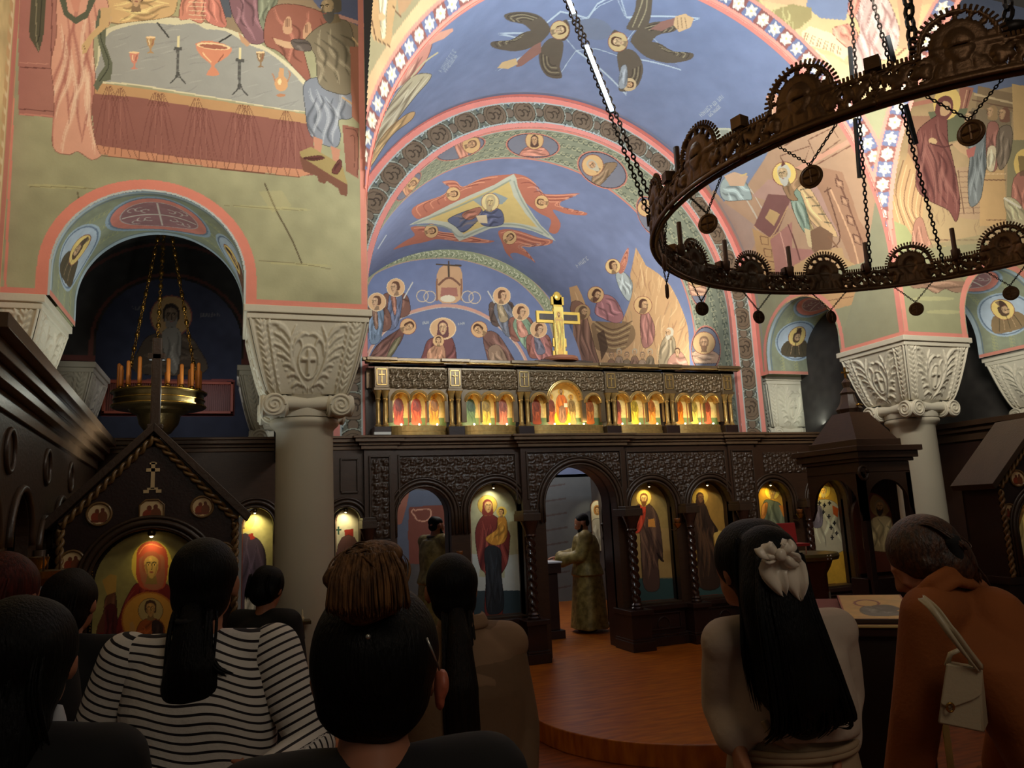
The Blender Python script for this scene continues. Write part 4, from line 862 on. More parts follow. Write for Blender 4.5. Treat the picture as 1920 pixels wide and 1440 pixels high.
cv.robe([(1740, 620), (1790, 620), (1800, 740), (1780, 850), (1740, 840), (1730, 740)], (170, 100, 78), 5, w=2); cv.face(1765, 560, 31, 4, -3, hood=(180, 140, 80), skin=(210, 160, 100)); cv.robe([(1800, 640), (1860, 640), (1850, 780), (1800, 850), (1780, 740)], (140, 120, 96), 5, w=2); cv.face(1826, 570, 32, 4, -3, hood=(140, 90, 60), skin=(210, 160, 100)); cv.robe([(1740, 740), (1780, 740), (1770, 850), (1735, 840)], (226, 206, 160), 3)
cv.ell((1925, 820), 56, 76, (250, 206, 60), 0, n=28); cv.robe([(1870, 890), (1960, 870), (2000, 1100), (1900, 1130), (1860, 1080)], (190, 110, 80), 6); cv.poly([(1890, 780), (1960, 780), (1960, 880), (1900, 880)], (120, 96, 60), .7)
cv.robe([(1820, 1000), (1850, 985), (1900, 1020), (1940, 1110), (1880, 1130), (1840, 1080)], (206, 190, 140), 5); cv.line([(1820, 990), (1905, 1040)], 4, (240, 230, 200))
cv.poly([(1260, 1100), (1330, 1130), (1400, 1240), (1250, 1300)], (172, 176, 110)); cv.robe([(1370, 1120), (1410, 1090), (1440, 1180), (1480, 1300), (1420, 1440), (1360, 1300)], (186, 120, 86), 6)
cv.ell((1525, 1255), 28, 26, (250, 206, 60)); cv.robe([(1400, 1240), (1500, 1280), (1560, 1320), (1440, 1440)], (166, 96, 76), 5)
cv.T = (0, 0, 1)
cv.poly([(1690, 470), (1850, 455), (1850, 640), (1690, 640)], (156, 156, 112)); cv.ell((1750, 560), 40, 4, (190, 184, 120), 0, .6); cv.ell((1770, 585), 34, 4, (190, 184, 120), 0, .6)
cv.robe([(1700, 520), (1760, 528), (1800, 520), (1812, 545), (1790, 548), (1772, 542), (1755, 550), (1735, 540), (1712, 540)], (150, 110, 80), 4)
cv.poly([(1740, 460), (1840, 440), (1830, 530), (1760, 525)], (160, 150, 104), .6)
P0 = lambda L, w, c, a=1: cv.line(L, w, c, a, raw=True, smooth=0)
P0([(NX1+.03, ZA), (NX1+.03, 6.4)], .06, (222, 118, 90)); P0([(NX1, ZA+.02), (10.2, ZA+.02)], .045, (214, 106, 80)); P0(arch_pts(7.87, 3.60, .67, ZA), .07, (226, 118, 88))
o = grid_mesh('wall_south_east', planeY(cv, YP), cv.C, FRESCO, keep=keep_out(cv, in_arch(7.87, 3.60, .625))); struct(o)

# ================================================================ 8. north wall, nearly edge-on at the left rim of the view
cv = Canvas(1.2, YP, 2.6, 7.4, 0.02, (214, 184, 112)); cv.mottle(.15, 12)
cv.line([(YP-.16, 2.6), (YP-.16, 7.4)], .06, (232, 206, 150), raw=True, smooth=0)
for k in range(40): cv.ell((YP-.19, 2.65+k*.12), .04, .05, (206, 160, 90), raw=True)
cv.line([(YP-.06, 2.6), (YP-.06, 7.4)], .1, (206, 108, 80), raw=True, smooth=0)
o = grid_mesh('wall_north', planeX(cv, -1.5), cv.C, FRESCO); struct(o)

# ================================================================ 9. dim side aisles
def plain(name, cv, P, keep=None): o = grid_mesh(name, P, cv.C, FRESCO, keep=keep); return struct(o)
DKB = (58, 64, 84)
# wall at the line of the iconostasis with its own arch, then the end wall with a bishop
for nm, xc, x0, x1, side in (('north', -0.62, -2.4, NX0, 0), ('south', 7.97, NX1, 10.4, 1)):
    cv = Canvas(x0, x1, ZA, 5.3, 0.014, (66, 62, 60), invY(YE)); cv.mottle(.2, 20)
    cv.line(arch_pts(xc, 3.62, .70, ZA), .03, (120, 62, 50), raw=True, smooth=0); cv.line(arch_pts(xc, 3.62, 1.02, ZA), .03, (110, 58, 48), raw=True, smooth=0)
    for k in range(40): cv.scroll([(x1-.6+.3*RNG.random()-side*2.6, 4+RNG.random()*.5), (x1-.5-side*2.6, 4.2)], .01, (150, 90, 70), .05, 2, .5, raw=True)
    cv.line([(x0, ZA+.03), (x1, ZA+.03)], .06, (120, 56, 46), raw=True, smooth=0)
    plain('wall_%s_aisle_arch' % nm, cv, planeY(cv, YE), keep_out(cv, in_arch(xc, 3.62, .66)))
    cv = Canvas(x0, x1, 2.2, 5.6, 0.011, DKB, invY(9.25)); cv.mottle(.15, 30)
    if nm == 'north':
        cv.z(0, 480, 2.743)
        cv.robe([(700, 600), (720, 470), (790, 400), (950, 400), (1020, 470), (1050, 600)], (96, 80, 56), 8, w=2); cv.face(880, 310, 62, 0, 0, halo=(186, 144, 58), hr=1.75, skin=(128, 104, 70), hair=(60, 50, 40), beard=(140, 132, 112))
        cv.robe([(835, 390), (930, 390), (910, 600), (860, 560)], (150, 144, 122), 3); writing([(680, 270), (740, 265)], 20, (120, 120, 116), 1, 1.5); writing([(1030, 305), (1130, 300)], 20, (120, 120, 116), 2, 1.5)
        cv.line([(525, 640), (1200, 640)], 4, (150, 60, 46)); cv.line([(525, 820), (1200, 820)], 4, (150, 60, 46)); cv.line([(1200, 640), (1200, 820)], 4, (150, 60, 46)); cv.line([(525, 640), (525, 820)], 4, (150, 60, 46))
        cv.line([(330, 540), (500, 640)], 3, (120, 60, 50))
    else:
        cv.T = (0, 0, 1)
        cv.robe([(1552, 640), (1590, 610), (1650, 640), (1660, 760), (1550, 770)], (150, 148, 128), 5)
        for k in range(10): cv.line([(1560+(k % 3)*26, 650+k*11), (1582+(k % 3)*22, 655+k*11)], 4, (60, 54, 50), .9)
        cv.ell((1568, 625), 22, 30, (150, 130, 60)); cv.robe([(1800, 600), (1850, 560), (1860, 780), (1780, 790)], (110, 66, 46), 9)
    cv.T = (0, 0, 1)
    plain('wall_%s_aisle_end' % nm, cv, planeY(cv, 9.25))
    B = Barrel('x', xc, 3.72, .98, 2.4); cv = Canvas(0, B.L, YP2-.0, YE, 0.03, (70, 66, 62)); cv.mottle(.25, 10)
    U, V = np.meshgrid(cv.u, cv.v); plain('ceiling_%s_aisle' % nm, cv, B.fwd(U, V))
    MB().box((x0, 9.25, 5.3), (x1, 9.4, 5.4)).box((x0, YE, 5.28), (x1, 9.4, 5.36)).build('ceiling_%s_aisle_end' % nm, WOODK)['kind'] = 'structure'
# back sides of the vaults' bearing walls keep light out of the aisles
for nm, x0, x1 in (('north', -1.5, NX0), ('south', NX1+.02, 10.2)):
    MB().box((x0, YP+.03, 4.75), (x1, YP2, 4.85)).box((x0, YP2, 4.75), (x1, YE, 4.85)).build('ceiling_%s_aisle_cover' % nm, WOODK)['kind'] = 'structure'

# ---------------------------------------------------------------- floor and solea
FLOORM = mat('parquet', (150, 78, 30), rough=0.42, noise=0.35, nscale=5, stretch=(1, 6, 1), rgb2=(104, 46, 20))
FLOORS = mat('solea_boards', (192, 112, 30), rough=0.36, noise=0.3, nscale=4, stretch=(1, 5, 1), rgb2=(150, 74, 26))
F0 = 0.13
struct(MB().box((-4, -3.5, F0-.1), (12, 14, F0)).build('floor', FLOORM))
pl = [(-1.1, 5.55)]+[(3.37-1.22*math.cos(PI*i/28), 5.69-1.22*math.sin(PI*i/28)) for i in range(29)]+[(9.5, 5.55), (9.5, 13.5), (-1.1, 13.5)]
struct(MB().prism(pl, lambda x, y: (x, y, FL), lambda x, y: (x, y, F0)).build('floor_solea', FLOORS, bevel=.008))
# ================================================================ carved capitals and columns
def blur(A, n=1):
    for _ in range(n):
        A = (A+np.roll(A, 1, 0)+np.roll(A, -1, 0)+np.roll(A, 1, 1)+np.roll(A, -1, 1))/5
    return A
def capital_height():
    cv = Canvas(-1, 1, 0, 1, 0.0125, (0, 0, 0))
    L = lambda P, w=.035, h=1.0: cv.line(P, w, None, raw=True, h=h, taper=True)
    for s in (-1, 1):
        for (px, k) in ((.0, 1.0),):
            L([(s*.04, .06), (s*.22, .22), (s*.34, .45), (s*.33, .7), (s*.22, .92)], .06)
            L([(s*.30, .5), (s*.26, .68), (s*.10, .8), (s*.0, .78)], .05); L([(s*.30, .62), (s*.4, .84), (s*.58, .93), (s*.78, .9)], .06)
        for (x0, y0, x1, y1) in ((.30, .55, .62, .80), (.31, .45, .66, .66), (.30, .36, .62, .52), (.26, .28, .52, .38), (.2, .2, .46, .22), (.33, .7, .55, .88), (.12, .1, .4, .08)):
            L([(s*x0, y0), (s*(x0*.5+x1*.5), (y0+y1)/2+.05), (s*x1, y1)], .05)
            L([(s*(x0*.6+x1*.4), (y0*.6+y1*.4)), (s*(x1-.02), y1-.07)], .03); L([(s*(x0*.5+x1*.5), (y0+y1)/2+.04), (s*(x1-.1), y1+.05)], .03)
        L([(s*.30, .66), (s*.16, .72), (s*.12, .6)], .035); L([(s*.30, .78), (s*.14, .84)], .035)
        # fishbone edge bands
        for j in range(11):
            y = .06+j*.085
            for (a, b) in ((.74, .82), (.90, .82)): L([(s*a, y+.07), (s*(a*.5+b*.5), y+.03), (s*b, y-.03)], .04)
            L([(s*.64, y+.09), (s*.70, y+.02), (s*.68, y-.05)], .035)
        cv.line([(s*.82, 0), (s*.82, 1)], .02, None, raw=True, h=.9, smooth=0); cv.line([(s*.97, 0), (s*.97, 1)], .04, None, raw=True, h=1, smooth=0)
    cv.ell((0, .42), .215, .235, None, raw=True, h=.05, n=30); cv.line([(.20*math.cos(t), .42+.22*math.sin(t)) for t in np.linspace(0, 2*PI, 26)], .03, None, raw=True, h=.9)
    cv.line([(0, .25), (0, .59)], .06, None, raw=True, h=1.35, smooth=0); cv.line([(-.14, .455), (.14, .455)], .045, None, raw=True, h=1.35, smooth=0)
    for s in (-.12, 0, .12): L([(s, .02), (s*.6, .09)], .05)
    return blur(cv.H, 1), cv
HC, HCV = capital_height()
def capital_mesh(parent):
    u, v = HCV.u, HCV.v; U, V = np.meshgrid(u, v)
    for k in range(4):
        half = .285+(.435-.285)*(V**0.75)             # half width from foot to head
        d = half+HC*.019
        x = U*half; z = -0.64+V*0.55
        a = k*PI/2; X = x*math.cos(a)+d*math.sin(a)*1; Y = x*math.sin(a)-d*math.cos(a)
        o = grid_mesh('carved_face', np.stack([X, Y, z], -1), None, PLASTER, parent)
    MB().box((-.47, -.47, -.055), (.47, .47, 0)).box((-.45, -.45, -.1), (.45, .45, -.05)).build('abacus', PLASTER, parent, bevel=.006)
    m = MB().lathe([(.26, -.80), (.275, -.74), (.27, -.68), (.30, -.64)], 32); m.build('bell', PLASTER, parent, smooth=40)
    for (sx, sy) in ((-1, -1), (1, -1), (1, 1), (-1, 1)):
        b = MB()
        for ax in (0, 1):                              # spiral volute seen from the front and from the side
            c = (sx*.245, sy*.245)
            b.lathe([(.004, -.092), (.080, -.092), (.088, -.08), (.080, -.05), (.080, .05), (.088, .08), (.080, .092), (.004, .092)], 22, M=Matrix.Translation((c[0], c[1], -.725)) @ (Matrix.Rotation(PI/2, 4, 'X') if ax == 0 else Matrix.Rotation(PI/2, 4, 'Y')))
            th = np.linspace(0, 4.3*PI, 54); rr = .074*(1-th/(4.5*PI))+.006
            for side in (-1, 1):
                if ax == 0: P = [(c[0]-sx*r*math.cos(t), c[1]+side*.094, -.725+r*math.sin(t)) for r, t in zip(rr, th)]
                else: P = [(c[0]+side*.094, c[1]-sy*r*math.cos(t), -.725+r*math.sin(t)) for r, t in zip(rr, th)]
                b.tube(P, .0095, 6)
        b.build('volute', PLASTER, parent, smooth=40)
    b = MB()
    for a in range(4): b.tube([(-.2, -.26, -.70), (0, -.235, -.705), (.2, -.26, -.70)], .055, 10) if a == 0 else b.tube([tuple((Matrix.Rotation(a*PI/2, 3, 'Z') @ Vector(p))) for p in ((-.2, -.26, -.70), (0, -.235, -.705), (.2, -.26, -.70))], .055, 10)
    b.build('bolster', PLASTER, parent, smooth=50)
cap0 = empty('capital', (0, 0, 0), 'x', 'capital'); capital_mesh(cap0)
def column_mesh(parent):
    MB().lathe([(.215, -3.05), (.225, -1.9), (.218, -.90), (.235, -.875), (.262, -.85), (.268, -.83), (.26, -.81), (.24, -.80)], 48).build('shaft', COLST, parent, smooth=40)
    MB().box((-.33, -.33, -3.28), (.33, .33, -3.18)).lathe([(.31, -3.18), (.325, -3.14), (.31, -3.1), (.26, -3.07), (.27, -3.05), (.22, -3.03)], 40).build('column_base', COLST, parent, smooth=40)
spots = [((.51, 6.25), 'white column with carved leaf capital behind the people, left of the icon screen', 1), ((6.80, 6.25), 'white column with carved leaf capital at right, behind the woman in brown', 1),
         ((-1.70, 6.25), 'carved white capital cut by the left rim of the photo, above the dark side cornice', 1), ((.47, 8.55), 'carved white capital half hidden behind the left white column', 1),
         ((-1.74, 8.55), 'small carved white capital left of the candle chandelier, in the shade', 1), ((6.90, 8.55), 'brightly lit carved white capital on the screen beside the brown roundels', 1),
         ((9.02, 6.25), 'brightly lit carved white capital at the right rim of the photo', 1), ((9.05, 8.55), 'carved white capital deep in the right side aisle', 1)]
for i, ((x, y), lab, _) in enumerate(spots):
    o = cap0 if i == 0 else copy_tree(cap0)
    o.location = (x, y, ZA); o['label'] = lab; o['category'] = 'column'; o['group'] = 'carved columns of the nave'; o.name = 'column'
    if i > 1: pass
    if i == 0: column_mesh(o)
# painted blocks of masonry that stand on the outer capitals close the arches' piers
struct(MB().box((NX1+.004, YP+.006, ZA), (7.22, YP2, 4.7)).build('wall_south_pier', mat('pier_paint', (158, 158, 120), rough=.85, noise=.06)))
struct(MB().box((.06, YP+.006, ZA), (NX0-.004, YP2, 4.7)).build('wall_north_pier', MATS['pier_paint']))
struct(MB().box((NX1+.006, YE-.02, ZA), (7.3, YS, 4.7)).build('wall_far_south_pier', MATS['pier_paint']))
struct(MB().box((-3, YP+.3, ZA), (-1.22, YP2-.01, 4.7)).build('wall_north_outer_pier', MATS['pier_paint']))
# ================================================================ iconostasis (dark carved wooden screen)
YF = 7.95                                    # front plane of the screen
def IX(px, py=950, Y=YF): return float(atY(px, py, Y)[0])
def carve(name, x0, x1, z0, z1, Y, parent, holes=(), m=None, depth=.018, r=.05, seed=1, step=.0075, cross=False, hw=None):
    """a panel carved with curling vines; holes = (cx, cz, radius) that the arches cut away"""
    m = m or WOODC; cv = Canvas(x0, x1, z0, z1, step, (0, 0, 0)); rg = random.Random(seed)
    n = max(2, int((x1-x0)/(r*1.15))); k = max(1, int((z1-z0)/(r*1.35)))
    for j in range(k):
        for i in range(n):
            cx = x0+(i+.5)*(x1-x0)/n+rg.uniform(-.004, .004); cz = z0+(j+.5)*(z1-z0)/k
            cv.scroll([(cx-r*.3, cz-r*.25*(-1)**(i+j)), (cx+r*.3, cz+r*.25*(-1)**(i+j))], .013, None, r*.62, 2, raw=True, h=1.0)
            cv.ell((cx, cz), r*.16, r*.16, None, raw=True, h=1.2, n=10)
            cv.line([(cx-r*.5, cz+r*.55), (cx-r*.15, cz+r*.4), (cx, cz+r*.62)], .011, None, raw=True, h=.9, taper=True); cv.line([(cx+r*.5, cz-r*.55), (cx+r*.15, cz-r*.4), (cx, cz-r*.62)], .011, None, raw=True, h=.9, taper=True)
    if cross:
        cx, cz = (x0+x1)/2, (z0+z1)/2; cv.ell((cx, cz), .05, .09, None, raw=True, h=.1)
        cv.line([(cx, cz-.09), (cx, cz+.09)], .022, None, raw=True, h=1.7, smooth=0); cv.line([(cx-.045, cz+.03), (cx+.045, cz+.03)], .022, None, raw=True, h=1.7, smooth=0)
    H = blur(cv.H, 1)*depth; U, V = np.meshgrid(cv.u, cv.v)
    P = np.stack([U, Y-H, V], -1)
    kp = keep_out(cv, lambda U, V: np.any([(((U-a)**2+(V-b)**2 < c*c) | ((np.abs(U-a) < c) & (V < b))) for a, b, c in holes], axis=0)) if holes else None
    return grid_mesh(name, P, None, m, parent, keep=kp)
def arch_slab(name, x0, x1, zb, zt, Ya, Yb, ops, m, parent, bevel=.004):
    """upright board from Ya (front) to Yb with round-headed openings cut from its lower edge: ops = (xc, half width, springing z)"""
    out = [(x0, zb)]
    for xc, hw, zs in ops: out += [(xc-hw, zb)]+[(xc-hw*math.cos(PI*i/20), zs+hw*math.sin(PI*i/20)) for i in range(21)]+[(xc+hw, zb)]
    out += [(x1, zb), (x1, zt), (x0, zt)]
    return MB().prism(out, lambda x, z: (x, Ya, z), lambda x, z: (x, Yb, z)).build(name, m, parent)
def archivolt(name, xc, hw, zs, zb, Y, parent, m=None, r=.022, w=.05):
    b = MB()
    for rr, q in ((hw+.012, .014), (hw+.055, .02), (hw+.09, .012)):
        b.tube([(xc-rr, Y, zb)]+[(xc-rr*math.cos(PI*i/22), Y, zs+rr*math.sin(PI*i/22)) for i in range(23)]+[(xc+rr, Y, zb)], q, 8)
    return b.build(name, m or WOODC, parent, smooth=True)
def moulding(b, x0, x1, Yb, z, prof, ends=True):
    """stacked fascias: prof = (projection, z0, z1)"""
    for p, a, c in prof: b.box((x0-(p if ends else 0), Yb-p, z+a), (x1+(p if ends else 0), Yb, z+c))
    return b
def twisted(name, x, y, z0, z1, r, parent, m=None, turns=9, n=28, strands=3):
    rows = int((z1-z0)/.012)+1; prof = []; vs = []; fs = []
    for i in range(rows):
        t = i/(rows-1); z = z0+(z1-z0)*t
        e = min(1, min(t, 1-t)/.06)
        for k in range(n):
            a = 2*PI*k/n; q = r*(1+.26*e*math.cos(strands*(a+turns*2*PI*t/strands)))
            vs.append((x+q*math.cos(a), y+q*math.sin(a), z))
    for i in range(rows-1):
        for k in range(n): fs.append((i*n+k, i*n+(k+1) % n, (i+1)*n+(k+1) % n, (i+1)*n+k))
    b = MB().add(vs, fs)
    b.lathe([(r*1.6, z0-.07), (r*1.7, z0-.05), (r*1.35, z0-.035), (r*1.6, z0-.02), (r*1.2, z0)], 24, (x, y, 0))
    b.lathe([(r*1.2, z1), (r*1.5, z1+.015), (r*1.3, z1+.03), (r*1.5, z1+.07), (r*2.3, z1+.15), (r*2.5, z1+.17)], 24, (x, y, 0))
    return b.build(name, m or POL, parent, smooth=35)
POL = mat('polished_dark_wood', (56, 34, 26), rough=.18, noise=.2, nscale=9)

scr = empty('iconostasis', (3.7, YF, FL), 'long dark carved wooden icon screen with arches across the sanctuary', 'icon screen')
def rel(o): o.matrix_parent_inverse = Matrix.Translation((-3.7, -YF, -FL)); return o
_b = MB.build
ZT = 2.56                                    # underside of the main cornice
# openings: centre, half width, springing
OD = (IX(795), (IX(846)-IX(745))/2, 1.83)    # north deacon's door
OV = ((IX(878)+IX(975))/2+.015, (IX(975)-IX(878))/2+.005, 1.84)
ORD = ((IX(1018)+IX(1152))/2, (IX(1152)-IX(1018))/2, 1.87)
OC = ((IX(1180)+IX(1264))/2+.01, (IX(1264)-IX(1180))/2, 1.80)
OJ = ((IX(1294)+IX(1371))/2+.01, (IX(1371)-IX(1294))/2, 1.80)
OS1 = ((IX(1421)+IX(1486))/2, (IX(1486)-IX(1421))/2, 1.80); OS2 = ((IX(1520)+IX(1588))/2+.02, (IX(1588)-IX(1520))/2, 1.80)
ON1 = ((IX(622)+IX(676))/2, (IX(676)-IX(622))/2, 1.80); ON2 = ((IX(443)+IX(513))/2, (IX(513)-IX(443))/2, 1.80)
xa, xb, xc_, xd, xe = IX(683), IX(739), IX(977), IX(1172), IX(1372)
SILL = .72
parts = []
rel(arch_slab('panel', IX(150), xa, SILL, ZT, YF+.02, YF+.10, [ON2, ON1], WOOD, scr))
rel(arch_slab('panel', xa, xb, FL, ZT, YF-.03, YF+.10, [], WOOD, scr))
rel(arch_slab('panel', xb, xc_, SILL, ZT, YF, YF+.12, [OD, OV], WOOD, scr))
rel(arch_slab('panel', xc_, xd, FL, ZT, YF-.06, YF+.12, [ORD], WOOD, scr))
rel(arch_slab('panel', xd, xe, SILL, ZT, YF, YF+.12, [OC, OJ], WOOD, scr))
rel(arch_slab('panel', xe, IX(1422)-.005, FL, ZT, YF-.03, YF+.10, [], WOOD, scr))
rel(arch_slab('panel', IX(1422)-.005, IX(1900), SILL, ZT, YF+.01, YF+.12, [OS1, OS2], WOOD, scr))
for O, yy, zb in ((OD, YF-.01, SILL), (OV, YF-.01, SILL), (ORD, YF-.07, FL+.6), (OC, YF-.01, SILL), (OJ, YF-.01, SILL), (OS1, YF, SILL), (OS2, YF, SILL), (ON1, YF+.01, SILL), (ON2, YF+.01, SILL)):
    rel(archivolt('archivolt', O[0], O[1], O[2], zb+.9 if O is not ORD else 1.7, yy, scr))
hol = lambda *L: [(o[0], o[2], o[1]+.105) for o in L]
rel(carve('carved_panel', xb+.07, xc_-.06, 1.66, ZT-.13, YF-.008, scr, hol(OD, OV), seed=2, r=.07))
rel(carve('carved_panel', xc_+.08, xd-.07, 1.80, ZT-.12, YF-.068, scr, hol(ORD), seed=3, r=.07))
rel(carve('carved_panel', xd+.07, xe-.06, 1.66, ZT-.13, YF-.008, scr, hol(OC, OJ), seed=4, r=.07))
rel(carve('carved_panel', xa+.07, xb-.06, 1.62, ZT-.14, YF-.038, scr, seed=5, r=.055))
rel(carve('carved_panel', xe+.05, IX(1422)-.06, 1.62, ZT-.14, YF-.038, scr, seed=6, r=.055))
rel(carve('carved_panel', IX(1440), IX(1600), 2.16, ZT-.14, YF+.002, scr, hol(OS1, OS2), seed=7, r=.06)); rel(carve('carved_panel', IX(150)+.1, IX(240), 1.4, ZT-.2, YF+.01, scr, seed=8, r=.06))
# frames round the carved fields
b = MB()
for (x0, x1, z0, z1, y) in ((xb+.055, xc_-.045, None, ZT-.115, YF), (xc_+.065, xd-.055, None, ZT-.105, YF-.06), (xd+.055, xe-.045, None, ZT-.115, YF), (xa+.055, xb-.045, 1.605, ZT-.125, YF-.03), (IX(640), IX(672), 2.1, 2.42, YF+.02), (xe+.035, IX(1422)-.045, 1.605, ZT-.125, YF-.03)):
    b.box((x0, y-.022, z1), (x1, y+.01, z1+.018)); 
    zz = z0 or 1.95
    b.box((x0-.008, y-.022, zz), (x0+.01, y+.01, z1+.018)); b.box((x1-.01, y-.022, zz), (x1+.008, y+.01, z1+.018))
    if z0: b.box((x0, y-.022, z0-.018), (x1, y+.01, z0))
rel(b.build('panel_frame', WOODC, scr, bevel=.003))
# cornice with breaks over the posts
b = MB(); CP = [(.035, -.06, -.02), (.06, -.02, .012), (.10, .012, .05), (.12, .05, .075)]
moulding(b, IX(150), xa, YF+.04, ZT+.02, CP); moulding(b, xa, xb, YF-.03, ZT+.02, CP); moulding(b, xb, xc_-.02, YF+.0, ZT+.02, CP); moulding(b, xc_, xd, YF-.06, ZT+.02, CP); moulding(b, xd, xe, YF, ZT+.02, CP); moulding(b, xe, IX(1422), YF-.03, ZT+.02, CP); moulding(b, IX(1422), 8.0, YF+.02, ZT+.02, CP)
b.box((IX(150), YF, ZT+.02), (8.0, YF+.4, ZT+.09))
rel(b.build('cornice', mat('cornice_wood', (104, 80, 58), rough=.3, noise=.2, nscale=8, bump=.1), scr, bevel=.004))
# cabinets under the icons, posts and plinths
def plinth(x0, x1, ya, z1, nm='plinth', med=None):
    b = MB().box((x0, ya+.05, FL), (x1, YF+.12, z1-.04)).box((x0-.02, ya+.01, FL), (x1+.02, YF+.12, FL+.1)).box((x0-.012, ya+.025, FL+.1), (x1+.012, YF+.12, FL+.125)).box((x0-.02, ya+.01, z1-.05), (x1+.02, YF+.12, z1))
    w = x1-x0
    if w > .3:
        b.box((x0+.06, ya+.03, FL+.17), (x1-.06, ya+.05, FL+.185)).box((x0+.06, ya+.03, z1-.1), (x1-.06, ya+.05, z1-.085)).box((x0+.06, ya+.03, FL+.17), (x0+.075, ya+.05, z1-.085)).box((x1-.075, ya+.03, FL+.17), (x1-.06, ya+.05, z1-.085))
        b.tube([((x0+x1)/2+.075*math.cos(t), ya+.045, (FL+z1)/2+.01+.075*math.sin(t)) for t in np.linspace(0, 2*PI, 20, endpoint=False)], .01, 6, close=True)
    return rel(b.build(nm, WOODK, scr, bevel=.005))
plinth(IX(150), xa, YF-.05, SILL); plinth(OD[0]+OD[1], xc_-.11, YF-.1, SILL); plinth(OC[0]-OC[1]+.0, OC[0]+OC[1]-.02, YF-.12, SILL); plinth(OJ[0]-OJ[1]+.02, OJ[0]+OJ[1]+.05, YF-.08, SILL); plinth(IX(1421), IX(1900), YF-.06, SILL)
COLS = [(xc_+.02, YF-.19, .11, SILL-.01, .042), (ORD[0]+ORD[1]+.10, YF-.19, .12, SILL-.01, .042), ((OC[0]+OC[1]+OJ[0]-OJ[1])/2, YF-.13, .10, SILL, .034), (xe+.06, YF-.13, .1, SILL, .034), ((OS1[0]+OS1[1]+OS2[0]-OS2[1])/2, YF-.1, .08, SILL, .034), (xa+.02, YF-.12, .08, SILL, .034)]
for (x, y, hw, z1, r) in COLS:
    rel(twisted('twisted_column', x, y, z1+.07, 1.55, r, scr))
    plinth(x-hw, x+hw, y-.13, z1, 'post_base')
    b = MB().box((x-hw*.9, y-.08, 1.72), (x+hw*.9, YF+.03, 1.80)).box((x-hw*.8, y-.06, 1.80), (x+hw*.8, YF+.03, 1.83)); rel(b.build('impost', WOODC, scr, bevel=.004))
for O in (OV, OC, OJ, OS1, OS2, ON1, ON2):
    b = MB().box((O[0]-O[1]-.02, YF+.0, SILL), (O[0]+O[1]+.02, YF+.24, SILL+.02)); rel(b.build('icon_ledge', WOODC, scr, bevel=.003))
# reveals behind the arches
for O, dd in ((OV, .12), (OC, .12), (OJ, .12), (OS1, .1), (OS2, .1), (ON1, .1), (ON2, .1), (OD, .2), (ORD, .24)):
    pa = [(O[0]-O[1], FL if O in (OD, ORD) else SILL)]+[(O[0]-O[1]*math.cos(PI*i/20), O[2]+O[1]*math.sin(PI*i/20)) for i in range(21)]+[(O[0]+O[1], FL if O in (OD, ORD) else SILL)]
    rel(MB().strip([(x, YF+.08, z) for x, z in pa], [(x, YF+.08+dd, z) for x, z in pa]).build('reveal', WOODK, scr, smooth=True))

# ---------------------------------------------------------------- icons
def icon_panel(name, label, x0, x1, z0, zs, Y, base, paint, step=.0042, group='painted icons of the screen', rim=True, inv=True, m=None):
    hw = (x1-x0)/2; xc = (x0+x1)/2
    cv = Canvas(x0, x1, z0, zs+hw+.004, step, base, invY(Y) if inv else None); cv.mottle(.08, 25)
    paint(cv)
    cv.T = (0, 0, 1)
    A = [(xc-hw+.006, z0)]+[(xc-(hw-.006)*math.cos(PI*i/24), zs+(hw-.006)*math.sin(PI*i/24)) for i in range(25)]+[(xc+hw-.006, z0)]
    if rim: cv.line(A+[A[0]], .012, (120, 60, 40), raw=True, smooth=0)
    o = grid_mesh('painting', planeY(cv, Y-.012), cv.C, m or ICONP, None, keep=keep_out(cv, lambda U, V: ~(in_arch(xc, zs, hw)(U, V))), smooth=False)
    e = empty(name, (xc, Y, z0), label, 'icon', group); inv_ = Matrix.Translation((-xc, -Y, -z0))
    o.parent = e; o.matrix_parent_inverse = inv_
    out = [(x0, z0)]+[(xc-hw*math.cos(PI*i/24), zs+hw*math.sin(PI*i/24)) for i in range(25)]+[(x1, z0)]
    bd = MB().prism(out, lambda x, z: (x, Y-.01, z), lambda x, z: (x, Y+.02, z)).build('board', WOODC, e); bd.matrix_parent_inverse = inv_
    return e
YI = YF+.19
def IXI(px, py=1000): return IX(px, py, YI)
def p_virgin(cv):
    cv.z(680, 820, 5.053)
    cv.poly([(1000, 1100), (1120, 1110), (1100, 1320), (1340, 1330), (1350, 1120), (1500, 1100), (1500, 1470), (1000, 1470)], (206, 210, 204)); cv.poly([(900, 1455), (1500, 1450), (1500, 1750), (900, 1750)], (62, 78, 86))
    cv.robe([(1120, 760), (1180, 720), (1240, 740), (1300, 790), (1385, 900), (1388, 1000), (1370, 1180), (1320, 1280), (1300, 1330), (1320, 1680), (1160, 1690), (1165, 1320), (1110, 1230), (1068, 1000), (1070, 860)], (128, 54, 50), 12, w=2, dark=(84, 32, 36), light=(190, 96, 84))
    cv.robe([(1160, 1050), (1300, 1060), (1310, 1300), (1330, 1620), (1180, 1660), (1165, 1300)], (44, 48, 54), 8, w=1.8)
    cv.ell((1178, 640), 92, 92, (236, 196, 90), n=30); cv.ring((1178, 640), 92, 92, .8, (150, 90, 50)); cv.face(1180, 655, 66, 0, .6, hood=(140, 60, 52), skin=(222, 170, 110))
    cv.robe([(1280, 760), (1350, 760), (1370, 900), (1330, 1000), (1230, 1020), (1160, 960), (1230, 900), (1270, 860)], (206, 140, 56), 8, w=1.6); cv.ell((1312, 705), 50, 50, (236, 196, 90)); cv.face(1312, 712, 36, 0, -1, skin=(214, 160, 104))
